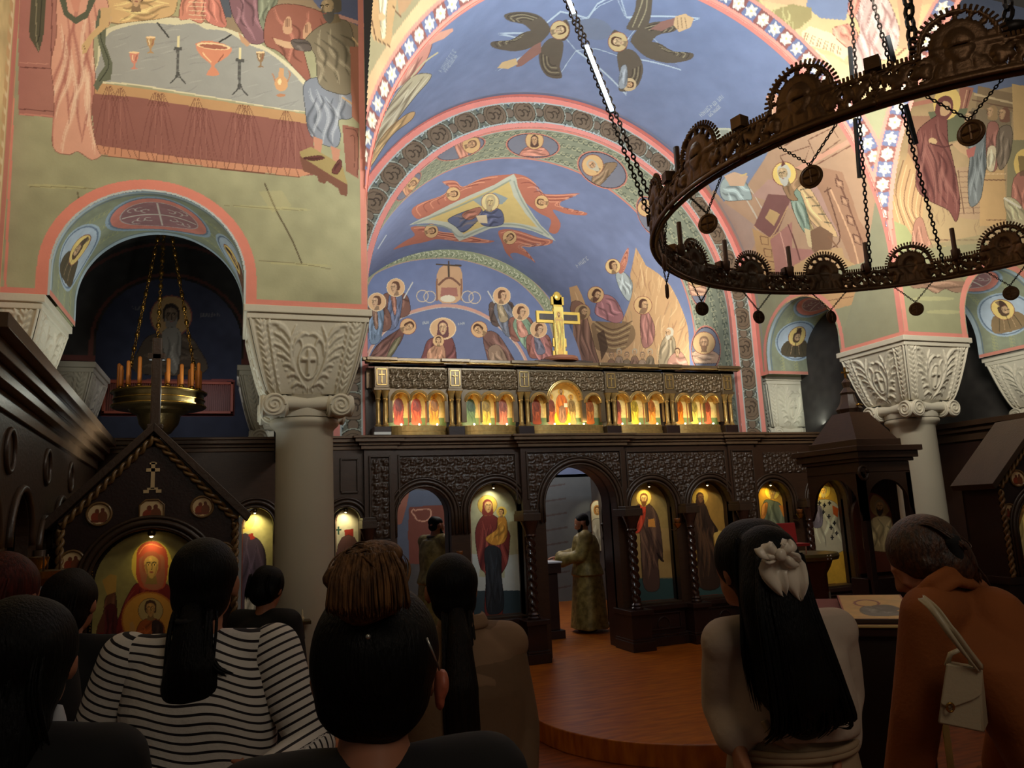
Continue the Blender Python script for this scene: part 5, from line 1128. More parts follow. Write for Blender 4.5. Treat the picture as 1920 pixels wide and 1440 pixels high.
def p_christ(cv):
    cv.z(960, 830, 4.364)
    cv.poly([(900, 1108), (1400, 1100), (1400, 1500), (900, 1500)], (60, 84, 82)); cv.poly([(900, 700), (1400, 700), (1400, 1110), (900, 1110)], (186, 148, 92), .6)
    cv.robe([(1010, 520), (1080, 500), (1140, 520), (1200, 640), (1230, 940), (1190, 960), (1200, 1190), (1080, 1190), (1050, 900), (1040, 740), (990, 720), (985, 620)], (92, 66, 56), 11, w=1.8, light=(150, 110, 84))
    cv.robe([(1000, 560), (1060, 500), (1090, 520), (1080, 640), (1030, 740), (970, 700)], (206, 70, 46), 6, w=1.6); cv.poly([(1110, 630), (1160, 620), (1170, 690), (1110, 690)], (226, 150, 70)); cv.robe([(1180, 900), (1240, 970), (1210, 960)], (60, 40, 36), 1)
    cv.ell((1075, 450), 62, 66, (250, 220, 110), n=30); cv.ring((1075, 450), 62, 66, .8, (180, 110, 50)); cv.face(1075, 462, 46, 0, 0, hair=(120, 70, 40), beard=(130, 80, 44), skin=(230, 180, 110))
def p_john(cv):
    cv.z(960, 830, 4.364)
    cv.poly([(1400, 1055), (1900, 1050), (1900, 1400), (1400, 1400)], (62, 88, 84)); cv.poly([(1640, 720), (1720, 720), (1740, 960), (1680, 950)], (226, 184, 96)); cv.poly([(1690, 930), (1750, 930), (1750, 1050), (1680, 1050)], (214, 130, 44))
    cv.robe([(1500, 500), (1570, 500), (1620, 620), (1680, 720), (1640, 760), (1670, 990), (1690, 1180), (1530, 1180), (1510, 900), (1470, 760), (1480, 600)], (66, 46, 36), 11, w=1.8, light=(120, 84, 56)); cv.ell((1533, 440), 66, 70, (226, 186, 84), n=30); cv.face(1533, 452, 44, 0, 1, hood=(72, 46, 34), skin=(120, 84, 56))
def p_s1(cv):
    cv.z(1380, 760, 4.8)
    cv.robe([(250, 860), (330, 860), (400, 900), (440, 1060), (460, 1300), (220, 1300), (225, 1000)], (110, 116, 92), 9, w=1.8); cv.robe([(230, 900), (280, 880), (260, 1000), (225, 1020)], (206, 130, 60), 2); cv.poly([(380, 900), (440, 900), (470, 1050), (420, 1000)], (216, 130, 50)); cv.ell((322, 775), 68, 74, (255, 214, 84), n=30); cv.ring((322, 775), 68, 74, 1, (190, 120, 40)); cv.face(322, 785, 44, 0, 0, hair=(190, 150, 90), beard=(180, 140, 80), skin=(230, 180, 90))
def p_s2(cv):
    cv.z(1380, 760, 4.8)
    cv.robe([(730, 860), (860, 860), (930, 960), (970, 1300), (680, 1300), (700, 1000)], (200, 190, 160), 7, w=1.6)
    for (x, y) in ((745, 880), (790, 900), (835, 880), (780, 960), (830, 1000), (850, 1100), (880, 1060), (900, 1150), (860, 1190)): cv.line([(x-16, y), (x+16, y)], 2.6, (40, 40, 44)); cv.line([(x, y-20), (x, y+20)], 2.6, (40, 40, 44))
    cv.robe([(690, 930), (760, 910), (770, 1080), (690, 1090)], (130, 120, 130), 3); cv.poly([(860, 900), (915, 930), (910, 1010), (870, 980)], (206, 96, 40)); cv.ell((780, 765), 66, 74, (255, 214, 84), n=30); cv.ring((780, 765), 66, 74, 1, (190, 120, 40)); cv.face(780, 775, 44, 0, 0, hair=(170, 150, 100), beard=(214, 190, 130), skin=(220, 170, 90))
def p_n1(cv):
    cv.z(0, 850, 2.44)
    cv.line([(1548, 335), (1548, 372)], 3.4, (50, 90, 70)); cv.line([(1536, 350), (1562, 350)], 3.4, (50, 90, 70)); cv.poly([(1575, 350), (1615, 345), (1618, 420), (1578, 425)], (176, 56, 36)); cv.robe([(1545, 420), (1640, 420), (1640, 800), (1540, 800)], (120, 80, 70), 6)
def p_n2(cv):
    cv.z(0, 850, 2.44)
    cv.ell((1110, 300), 56, 62, (252, 220, 120)); cv.robe([(1090, 400), (1160, 380), (1210, 440), (1215, 560), (1190, 700), (1090, 720)], (84, 66, 80), 8, w=1.8); cv.line([(1138, 372), (1165, 388)], 5, (190, 60, 46)); cv.line([(1152, 365), (1150, 395)], 5, (190, 60, 46)); cv.robe([(1130, 610), (1180, 600), (1170, 720), (1120, 740)], (190, 180, 160), 4); cv.poly([(1160, 740), (1215, 745), (1220, 800), (1150, 800)], (40, 96, 70)); cv.face(1105, 300, 34, 0, 0, beard=(200, 180, 140))
GB = (172, 140, 80)
def ic(nm, lab, O, base, fn, dz=0): return icon_panel(nm, lab, O[0]-O[1]+.055, O[0]+O[1]+.075, SILL+.02, O[2]+dz, YI, base, fn)
ic('icon', 'tall arched icon of the mother in maroon holding her child, left of the middle door', OV, (196, 192, 156), p_virgin)
ic('icon', 'tall arched icon of a bearded man in red and brown, right of the middle door', OC, GB, p_christ)
ic('icon', 'tall arched icon of a dark hooded figure with an open scroll, by the twisted column', OJ, (176, 132, 62), p_john)
ic('icon', 'brightly lit arched icon of a saint in a green robe, above the bow girl', OS1, (216, 160, 60), p_s1)
ic('icon', 'brightly lit arched icon of a bishop with black crosses, behind the red case', OS2, (222, 170, 60), p_s2)
ic('icon', 'arched icon with a red book and green cross, just right of the white column', ON1, (236, 222, 176), p_n1)
ic('icon', 'arched icon of a bishop in purple just left of the white column', ON2, (236, 220, 150), p_n2)
# small lamps at the crown of each arch light the icons
LP = empty('icon_lamp', (0, 0, 0), 'x', 'lamp'); 
MB().lathe([(.004, .03), (.018, .03), (.022, 0.0), (.016, -.014)], 14).build('lamp_housing', BRASSD, LP, smooth=True); MB().ball((0, 0, -.012), .011, 10, 6).build('bulb', LAMPM, LP, smooth=True)
lampdefs = [(OV, 'tiny lamp above the icon of the mother in maroon', 3.6, (1, .93, .62)), (OC, 'tiny lamp above the icon of the bearded man in red', 2.6, (1, .84, .36)), (OJ, 'tiny lamp above the dark hooded figure with scroll', 1.2, (1, .78, .32)), (OS1, 'tiny lamp above the saint in green', 2.6, (1, .76, .16)), (OS2, 'tiny lamp above the bishop with black crosses', 2.6, (1, .78, .16)), (ON1, 'tiny lamp above the icon with a red book', 2.6, (1, .9, .6)), (ON2, 'tiny lamp above the bishop in purple', 3.8, (1, .9, .45))]
for i, (O, lab, pw, colr) in enumerate(lampdefs):
    o = LP if i == 0 else copy_tree(LP); o.name = 'icon_lamp'; o['label'] = lab; o['group'] = 'small lamps over the icons'
    o.location = (O[0]-.0, YF+.05, O[2]+O[1]-.035)
    spot('icon_spot', (O[0], YF+.085, O[2]+O[1]-.055), (O[0]-.01, YI+.03, O[2]-.15), pw*.8, 125, colr, .01, 1.0)
    if O in (OV,): spot('icon_spot_low', (O[0]+.1, YF-.5, 2.35), (O[0], YI, 1.0), 3.5, 40, (.9, 1, .95), .03, .8)

# ================================================================ upper tier of small icons
tier = empty('icon_tier', (3.7, YF, 2.65), 'gilded brown gallery of small glowing arched icons on top of the screen', 'icon screen')
def relt(o): o.matrix_parent_inverse = Matrix.Translation((-3.7, -YF, -2.65)); return o
TZ0, TZ1 = 2.655, 3.47
YT = YF-.02
T = lambda px: IX(px, 720, YT)
pil = [T(640+p/2.4) for p in (178, 506, 815, 1204, 1465, 1725)]
GOLDT = mat('worn_gilding', (196, 160, 96), rough=.3, metal=.6, noise=.25, nscale=30)
b = MB(); relt(b.box((pil[0]-.14, YT+.16, TZ0), (pil[-1]+.14, YT+.22, TZ1-.1)).build('back_board', WOODK, tier))
relt(MB().box((pil[0]-.13, YT+.12, 3.18), (pil[-1]+.13, YT+.2, 3.40)).build('frieze', WOODB, tier))
b = MB(); crn = [(.0, 0, .025), (.04, .025, .05), (.07, .05, .085)]
moulding(b, pil[0]-.13, pil[-1]+.13, YT-.02, 3.39, crn)
for x in pil: moulding(b, x-.09, x+.09, YT-.05, 3.39, crn)
relt(b.build('cornice', WOODB, tier, bevel=.004))
# gilded rope along the cornice
b = MB(); N = 330; xs = np.linspace(pil[0]-.17, pil[-1]+.17, N)
for k in range(2): b.tube([(x, YT-.085+.008*math.cos(x*210+k*PI), 3.432+.008*math.sin(x*210+k*PI)) for x in xs], .0085, 6)
relt(b.build('rope_moulding', GOLDT, tier, smooth=True))
for x in pil:
    b = MB().box((x-.075, YT-.055, 3.16), (x+.075, YT+.16, 3.385)).box((x-.085, YT-.065, 3.13), (x+.085, YT+.16, 3.16)); relt(b.build('cross_block', WOODB, tier, bevel=.004))
    b = MB()
    for r_ in ((x-.055, x+.055, 3.35, 3.36), (x-.055, x+.055, 3.185, 3.195)): b.box((r_[0], YT-.064, r_[2]), (r_[1], YT-.05, r_[3]))
    for q in (-.055, .047): b.box((x+q, YT-.064, 3.185), (x+q+.008, YT-.05, 3.36))
    b.box((x-.005, YT-.068, 3.205), (x+.005, YT-.05, 3.34)); b.box((x-.03, YT-.068, 3.29), (x+.03, YT-.05, 3.30))
    relt(b.build('cross_relief', GOLDT, tier))
    for s in (-.038, .038):
        b = MB().lathe([(.034, 2.75), (.036, 2.765), (.024, 2.78), (.026, 2.80), (.022, 2.82), (.024, 2.90), (.021, 3.0), (.022, 3.03), (.03, 3.04), (.024, 3.05), (.034, 3.10), (.05, 3.13)], 16, (x+s, YT-.02, 0)); relt(b.build('colonnette', GOLDT, tier, smooth=40))
    relt(MB().box((x-.09, YT-.07, TZ0), (x+.09, YT+.16, 2.75)).build('pedestal', WOODK, tier, bevel=.005))
grp = [((265, 345, 425), 42), ((590, 660, 735), 40), ((885, 1000, 1125), 0), ((1250, 1328, 1405), 38), ((1530, 1595, 1655), 36)]
ROB = [[(176, 74, 50), (226, 88, 40), (232, 150, 30)], [(92, 116, 72), (206, 170, 60), (196, 110, 80)], [(206, 90, 40), (236, 190, 40), (232, 120, 40)], [(160, 80, 60), (226, 190, 60), (222, 130, 50)], [(232, 120, 30), (220, 190, 90), (196, 96, 60)]]
for gi, (cs, _) in enumerate(grp):
    xL, xR = pil[gi]+.075, pil[gi+1]-.075
    cx = [T(640+c/2.4) for c in cs]
    hws = [(cx[1]-cx[0])*.46]*3 if gi != 2 else [.092, .205, .092]
    zs = [3.03]*3 if gi != 2 else [3.02, 3.05, 3.02]
    slab = arch_slab('arcade', xL, xR, 2.80, 3.40, YT-.018, YT+.03, [(cx[k], hws[k], zs[k]) for k in range(3)], WOODB, tier, 0); relt(slab)
    b = MB()
    for k in range(3):
        r = hws[k]
        for rr, yy, q in ((r, -.03, .012), (r+.014, -.012, .012)): b.tube([(cx[k]-rr*math.cos(PI*i/16), YT+yy-.02*math.sin(PI*i/16), zs[k]+rr*math.sin(PI*i/16)) for i in range(17)], q, 8)
        # hood over each arch
        b.strip([(cx[k]-r*math.cos(PI*i/16), YT+.10, zs[k]+r*math.sin(PI*i/16)) for i in range(17)], [(cx[k]-r*math.cos(PI*i/16), YT-.045, zs[k]+r*math.sin(PI*i/16)) for i in range(17)])
    relt(b.build('arch_hood', GOLDT, tier, smooth=40))
    relt(carve('carved_frieze', xL, xR, 3.16, 3.37, YT-.026, tier, [(cx[k], zs[k], hws[k]+.03) for k in range(3)], m=WOODB, r=.05, seed=20+gi, depth=.016, step=.006))
    # the three painted saints of the bay
    cv = Canvas(xL-.0, xR, 2.76, 3.38, .0036, (230, 200, 128)); cv.mottle(.12, 20)
    cv.poly([(xL, 2.7), (xR, 2.7), (xR, 2.86), (xL, 2.86)], (110, 132, 84), raw=True)
    def saint(x, col, s=1.0, z0=2.79, h=.36, dark=None):
        c2 = ROB[gi][(int(x*50)) % 3]
        cv.ell((x, z0+h*.86), .038*s, .038*s, (222, 168, 60), raw=True); 
        cv.robe([(x-.03*s, z0+h*.74), (x+.03*s, z0+h*.74), (x+.055*s, z0+h*.5), (x+.045*s, z0+h*.2), (x+.05*s, z0), (x-.05*s, z0), (x-.05*s, z0+h*.25), (x-.06*s, z0+h*.5)], col, 6, w=.006, raw=True, smooth=3)
        cv.robe([(x-.02*s, z0+h*.72), (x+.04*s, z0+h*.68), (x+.03*s, z0+h*.4), (x-.03*s, z0+h*.45)], np.array(col)*.72, 2, w=.005, raw=True)
        cv.face(x, z0+h*.86, .024*s, 0, 0, raw=True, up=-1, hair=(110, 70, 36), skin=(206, 150, 84))
    if gi != 2:
        for k in range(3): saint(cx[k]-.005, ROB[gi][k])
        for k in range(2): xm = (cx[k]+cx[k+1])/2; cv.line([(xm, 2.76), (xm, 3.05)], .01, (150, 66, 40), raw=True, smooth=0)
    else:
        saint(cx[0], ROB[gi][0]); saint(cx[2], ROB[gi][2]); saint(cx[1]-.135, (166, 84, 50), .95); saint(cx[1]+.12, (190, 150, 80), .95)
        cv.robe([(cx[1]-.08, 2.78), (cx[1]+.08, 2.78), (cx[1]+.085, 2.92), (cx[1]-.08, 2.92)], (244, 200, 40), 5, w=.006, raw=True); cv.robe([(cx[1]-.05, 2.83), (cx[1]+.05, 2.83), (cx[1]+.07, 3.05), (cx[1], 3.14), (cx[1]-.07, 3.05)], (232, 120, 40), 6, w=.006, raw=True); cv.robe([(cx[1]-.035, 2.82), (cx[1]+.04, 2.82), (cx[1]+.04, 2.98), (cx[1]-.03, 2.98)], (150, 110, 80), 4, w=.006, raw=True); cv.poly([(cx[1]+.03, 2.98), (cx[1]+.07, 2.98), (cx[1]+.07, 3.03), (cx[1]+.03, 3.03)], (240, 230, 190), raw=True)
        cv.ell((cx[1], 3.16), .04, .04, (222, 168, 60), raw=True); cv.face(cx[1], 3.16, .028, raw=True, up=-1, hair=(110, 70, 36), beard=(120, 80, 40))
    P = planeY(cv, YT+.085)
    relt(grid_mesh('icon_painting', P, cv.C, ICONP, tier, smooth=False))
    # bowed brass tray below, holding the lamps
    xm = (xL+xR)/2; hw = (xR-xL)/2; cs_ = [(xm-hw*math.cos(PI*i/20), YT+.09-.13*math.sin(PI*i/20)**.7) for i in range(21)]
    b = MB().prism(cs_, lambda x, y: (x, y, 2.70), lambda x, y: (x, y, 2.765)).prism([(x, y-.01) for x, y in cs_], lambda x, y: (x, y, 2.66), lambda x, y: (x, y, 2.70)); relt(b.build('bowed_tray', GOLDT, tier, bevel=.004))
    for k in range(3):
        o = MB().ball((cx[k] if gi != 2 else xm+(k-1)*.18, YT-.015, 2.775), .011, 10, 6).build('bulb', LAMPM, tier, smooth=True); relt(o)
        area('tier_lamp', (cx[k] if gi != 2 else xm+(k-1)*.17, YT-.03, 2.785), (cx[k] if gi != 2 else xm+(k-1)*.17, YT+.085, 3.0), .1, .03, .42 if gi != 2 else .5, (1.0, .76, .38))
tag(MB().box((T(701), YT-.03, TZ1+.0), (T(721), YT+.04, TZ1+.02)).build('paper_stack', mat('white_paper', (235, 232, 222), rough=.6)), 'small stack of white paper on the left end of the icon gallery', 'paper')
tag(MB().box((T(696), YT-.14, 2.657), (T(727), YT-.075, 2.685)).build('white_strip', MATS['white_paper']), 'white strip lying under the left end of the icon gallery', 'paper')
# ---------------------------------------------------------------- gilded cross on the gallery
xk = IX(1049, 640, YF+.05); yk = YF+.05
cr = empty('altar_cross', (xk, yk, 3.502), 'painted golden cross standing on the middle of the icon gallery', 'cross')
cz = 3.55
def crs(L, y0, y1, m, nm, grow=0):
    b = MB()
    for (x0, x1, z0, z1) in L: b.box((x0-grow, y0, z0-grow), (x1+grow, y1, z1+grow))
    return b.build(nm, m, cr, bevel=.003)
L = [(-.062, .062, .06, .84-.2), (-.27, .27, .47, .60), (-.085, .085, .06, .13), (-.08, .08, .19, .28), (-.05, .05, .64, .80), (-.075, .075, .69, .78)]
crs(L, -.01, .02, mat('cross_gold', (226, 186, 84), rough=.3, metal=.35, noise=.1), 'gilt_cross', .006)
b = MB().box((-.24, -.018, .50), (.24, -.008, .57)); b.build('painted_beam', WOODC, cr)
cv = Canvas(-.06, .06, .08, .66, .004, (246, 216, 110)); cv.robe([(-.035, .1), (.035, .1), (.04, .3), (.045, .52), (-.045, .52), (-.03, .3)], (228, 180, 80), 6, w=.006, raw=True); cv.ell((0, .57), .042, .042, (240, 196, 90), raw=True); cv.face(0, .565, .027, raw=True, up=-1, hair=(130, 80, 40), beard=(130, 80, 40)); cv.line([(-.055, .5), (.055, .5)], .02, (214, 160, 90), raw=True, smooth=0)
P = planeY(cv, -.022); grid_mesh('painted_figure', P, cv.C, ICONP, cr, smooth=False)
MB().ball((0, -.0, .79), .05, 12, 8, sc=(1, .4, 1.2)).build('finial', MATS['cross_gold'], cr, smooth=True)
MB().lathe([(.20, .0), (.21, .02), (.20, .05), (.11, .065), (.1, .075)], 28).build('turned_foot', mat('pink_wood', (168, 106, 80), rough=.35), cr, smooth=35)
b = MB().box((-.36, -.12, -.02), (.36, .12, 0.0)).box((-.28, -.1, 0), (.28, .1, .012)); b.build('foot_board', WOOD, cr, bevel=.004)
area('cross_lamp', (xk, yk-.12, 3.56), (xk, yk, 3.95), .06, .03, .55, (1, .82, .4))

# small oil lamps on brackets in front of the posts
OL = empty('oil_lamp', (0, 0, 0), 'x', 'lamp')
MB().lathe([(.001, -.05), (.012, -.045), (.03, -.03), (.045, 0), (.05, .012), (.042, .012), (.03, .0)], 18).build('brass_bowl', BRASS, OL, smooth=35)
MB().lathe([(.026, .012), (.034, .05), (.036, .07), (.03, .07)], 16).build('glass_cup', mat('amber_glass', (120, 70, 34), rough=.12), OL, smooth=True)
MB().tube([(0, 0, -.045), (0, .05, -.07), (0, .13, -.06)], .006, 6).build('bracket_arm', BRASSD, OL, smooth=True)
for i, ((px, py), lab) in enumerate((((862, 1046), 'small amber glass oil lamp between the left door and the tall mother icon'), ((1270, 983), 'small brass oil lamp between the red-robed icon and the hooded figure'), ((1383, 990), 'small brass oil lamp beside the head of the girl with the bow'), ((1500, 965), 'small brass oil lamp just above the red case'))):
    o = OL if i == 0 else copy_tree(OL); o.name = 'oil_lamp'; o['label'] = lab; o['group'] = 'oil lamps on the icon screen'; o.location = Vector(atY(px, py, YF-.30 if i in (1, 2) else YF-.16))
# ================================================================ side screens along the aisles
ws = empty('side_screen', (-1.08, 6.0, F0), 'dark carved wooden side screen with arches along the left wall', 'wood screen')
def rw(o): o.matrix_parent_inverse = Matrix.Translation((1.08, -6.0, -F0)); return o
a0 = Vector((-.955, 3.2, 0)); a1 = Vector((-1.19, 7.80, 0)); dv = (a1-a0).normalized(); nv = Vector((dv.y, -dv.x, 0)) ; LN = (a1-a0).length
Mw = Matrix(((dv.x, -nv.x, 0, a0.x), (dv.y, -nv.y, 0, a0.y), (0, 0, 1, 0), (0, 0, 0, 1)))     # local x along the wall, local y into the wall
fw = lambda y: (lambda x, z: tuple(Mw @ Vector((x, y, z))))
def wall_slab(nm, x0, x1, zb, zt, y0, y1, ops, m):
    out = [(x0, zb)]
    for xc, hw, zs in ops: out += [(xc-hw, zb)]+[(xc-hw*math.cos(PI*i/16), zs+hw*math.sin(PI*i/16)) for i in range(17)]+[(xc+hw, zb)]
    out += [(x1, zb), (x1, zt), (x0, zt)]
    return rw(MB().prism(out, fw(y0), fw(y1)).build(nm, m, ws))
opsL = [(.55, .26, 1.75), (1.35, .26, 1.75), (2.05, .15, 1.72), (2.65, .26, 1.75), (3.5, .26, 1.75), (4.2, .26, 1.75)]
wall_slab('panel', 0, LN, .9, 2.5, 0, .06, opsL, WOODC); rw(MB().box((0, -.05, F0), (LN, .1, .9), Mw).build('plinth', WOODK, ws, bevel=.004)); rw(MB().box((0, .1, .8), (LN, .14, 2.5), Mw).build('back_board', WOODK, ws))
b = MB()
for (p, z0, z1) in ((.02, 2.36, 2.44), (.07, 2.44, 2.50), (.11, 2.50, 2.56), (.16, 2.56, 2.62)): b.box((0, -p, z0), (LN, .15, z1), Mw)
rw(b.build('cornice', MATS['cornice_wood'], ws, bevel=.004))
b = MB()
for xc, hw, zs in opsL: b.tube([Mw @ Vector((xc-(hw+.03)*math.cos(PI*i/18), -.01, zs+(hw+.03)*math.sin(PI*i/18))) for i in range(19)], .02, 8)
for xc in (1.0, 2.05, 3.05): b.tube([Mw @ Vector((xc+.10*math.cos(t), -.005, 2.2+.10*math.sin(t))) for t in np.linspace(0, 2*PI, 22, endpoint=False)], .014, 6, close=True)
for xc in (.95, 1.78, 2.32, 3.08, 3.87): b.tube([Mw @ Vector((xc, -.03, .9)), Mw @ Vector((xc, -.03, 1.72))], .03, 10)
rw(b.build('arch_moulding', WOODC, ws, smooth=True))
# right side screen, running east-west depth behind the column
ws2 = empty('side_screen', (7.95, 6.6, F0), 'dark plain wooden side screen in the right aisle behind the white column', 'wood screen')
def rw2(o): o.matrix_parent_inverse = Matrix.Translation((-7.95, -6.6, -F0)); return o
rw2(MB().box((7.97, 4.4, F0), (8.05, YF, 2.5)).build('panel', WOODK, ws2)); b = MB()
for p, z0, z1 in ((.03, 2.40, 2.5), (.07, 2.5, 2.56), (.11, 2.56, 2.62)): b.box((7.97-p, 4.4, z0), (8.05, YF, z1))
rw2(b.build('cornice', WOODC, ws2, bevel=.004))

# ================================================================ gabled icon stands
def kiosk(name, label, x, y, w, h_eave, h_top, depth, rz, zf, icon_fn, base, sc=1.0, medal=True):
    k = empty(name, (x, y, zf), label, 'icon stand', None, rz)
    hw = w/2; ro = .33; zs = h_eave-.27-.12
    out = [(-hw, 0)]
    A = [(-ro, .98)]+[(-ro*math.cos(PI*i/22), zs+ro*math.sin(PI*i/22)) for i in range(23)]+[(ro, .98)]
    # front board with arched opening (notch closed by the sill below)
    out = [(-hw, .98)]+A+[(hw, .98), (hw, h_eave), (0, h_top), (-hw, h_eave)]
    MB().prism(out, lambda a, z: (a, 0, z), lambda a, z: (a, .05, z)).build('gable_front', WOODK, k)
    MB().box((-hw, 0.02, 0), (hw, depth, .98)).box((-hw-.03, -.03, .92), (hw+.03, depth, .98)).box((-hw-.03, -.03, 0), (hw+.03, depth, .12)).build('cabinet', WOODK, k, bevel=.005)
    MB().box((-hw, .05, .98), (-hw+.04, depth, h_eave)).box((hw-.04, .05, .98), (hw, depth, h_eave)).box((-hw, depth-.03, .98), (hw, depth, h_eave)).build('side_boards', WOODK, k)
    sl = math.hypot(hw, h_top-h_eave); b = MB()
    for s in (-1, 1):
        P = [(s*(hw+.05), h_eave-.045), (0, h_top+.01), (0, h_top+.065), (s*(hw+.075), h_eave)]
        b.prism(P, lambda a, z: (a, -.05, z), lambda a, z: (a, depth+.04, z))
    b.build('roof', WOODC, k, bevel=.003)
    # twisted rope along the gable and down both posts
    b = MB(); g = MB()
    for s in (-1, 1):
        p0 = Vector((s*(hw-.02), -.015, h_eave-.03)); p1 = Vector((0, -.015, h_top-.03)); dd = (p1-p0); n = int(dd.length/.008)
        nn = Vector((-dd.z, 0, dd.x)).normalized()
        for q in range(2): g.tube([p0+dd*(i/n)+nn*.013*math.cos(i*.42+q*PI)+Vector((0, .013*math.sin(i*.42+q*PI), 0)) for i in range(n+1)], .012, 6)
        p0 = Vector((s*(hw-.02), -.015, .98)); p1 = Vector((s*(hw-.02), -.015, h_eave-.05)); n = 100
        for q in range(2): g.tube([p0+(p1-p0)*(i/n)+Vector((.013*math.cos(i*.42+q*PI), .013*math.sin(i*.42+q*PI), 0)) for i in range(n+1)], .012, 6)
    g.build('rope_moulding', mat('rope_wood', (122, 92, 56), rough=.28, noise=.2), k, smooth=True)
    b = MB()
    for rr, q in ((ro+.005, .012), (ro+.035, .02), (ro+.065, .012)): b.tube([(-rr, -.01, .98)]+[(-rr*math.cos(PI*i/24), -.01, zs+rr*math.sin(PI*i/24)) for i in range(25)]+[(rr, -.01, .98)], q, 8)
    b.build('arch_moulding', WOODC, k, smooth=True)
    for s in (-1, 1):
        g = MB()
        for i in range(46): g.ball((s*(ro-.012), .07, 1.0+i*.017), .005, 8, 6)
        g.build('bead_row', BRASS, k, smooth=True)
    # white inlaid cross
    b = MB().box((-.011, -.006, h_top-.34), (.011, .0, h_top-.175)).box((-.038, -.006, h_top-.235), (.038, .0, h_top-.215)).box((-.05, -.006, h_top-.365), (-.02, .0, h_top-.345)).box((.02, -.006, h_top-.365), (.05, .0, h_top-.345)).box((-.03, -.006, h_top-.345), (.03, .0, h_top-.333)).box((-.02, -.006, h_top-.19), (.02, 0, h_top-.18))
    b.build('inlaid_cross', mat('bone_inlay', (206, 176, 130), rough=.4), k)
    if medal:
        def med(cx, cz, r, kind):
            cv = Canvas(cx-r, cx+r, cz-r, cz+r, .0028, (222, 190, 140))
            cv.ell((cx-.25*r, cz-.35*r), .5*r, .55*r, (150, 62, 36), raw=True); cv.ell((cx+.35*r, cz-.3*r), .45*r, .6*r, (120, 66, 36), raw=True); cv.ell((cx-.2*r, cz+.28*r), .2*r, .24*r, (120, 60, 36), raw=True); cv.ell((cx+.32*r, cz+.38*r), .19*r, .22*r, (110, 54, 34), raw=True); cv.line([(cx-r, cz-.72*r), (cx+r, cz-.72*r)], .012, (120, 60, 40), raw=True, smooth=0)
            if kind == 'c': kp = keep_out(cv, lambda U, V: (U-cx)**2+(V-cz)**2 > r*r)
            else: kp = keep_out(cv, lambda U, V: (V-cz > r*.5) & (np.abs(U-cx) > r*(1.5-(V-cz)/r)))
            grid_mesh('painted_medallion', planeY(cv, -.006), cv.C, ICONP, k, kp, False)
            g = MB()
            if kind == 'c': g.tube([(cx+(r+.008)*math.cos(t), -.008, cz+(r+.008)*math.sin(t)) for t in np.linspace(0, 2*PI, 30, endpoint=False)], .008, 6, close=True)
            else: g.tube([(cx-r, -.008, cz-r), (cx+r, -.008, cz-r), (cx+r, -.008, cz+r*.55), (cx+r*.5, -.008, cz+r), (cx-r*.5, -.008, cz+r), (cx-r, -.008, cz+r*.55)], .006, 6, close=True)
            g.build('medallion_rim', MATS['rope_wood'], k, smooth=True)
        med(0, h_top-.475, .068, 's'); med(-.285*w, h_eave+.035, .058, 'c'); med(.285*w, h_eave+.055, .055, 'c'); med(-.415*w, h_eave-.235, .055, 'c'); med(.415*w, h_eave-.235, .055, 'c')
    # recessed icon
    x0, x1 = -ro+.02, ro-.02; cvv = Canvas(x0, x1, 1.0, zs+ro, .0036, base); cvv.mottle(.10, 22)
    icon_fn(cvv, x, y, zf, zs, ro)
    kp = keep_out(cvv, lambda U, V: ~in_arch(0, zs, ro-.02)(U, V))
    ic_ = grid_mesh('painting', planeY(cvv, .09), cvv.C, ICONP, None, kp, False)
    e = empty('icon', (x, y, zf), 'x', 'icon', None, rz); ic_.parent = e
    MB().box((x0-.02, .1, .985), (x1+.02, .12, zs+ro)).build('board', WOODK, e)
    MB().box((x0-.03, .075, .98), (x1+.03, .1, 1.0)).build('frame_ledge', BRASSD, e)
    MB().lathe([(.004, .03), (.02, .03), (.024, 0.0), (.016, -.014)], 14, (0, .03, zs+ro-.035)).build('lamp', BRASSD, k, smooth=True); MB().ball((0, .03, zs+ro-.05), .01, 10, 6).build('bulb', LAMPM, k, smooth=True)
    return k, e, zs, ro
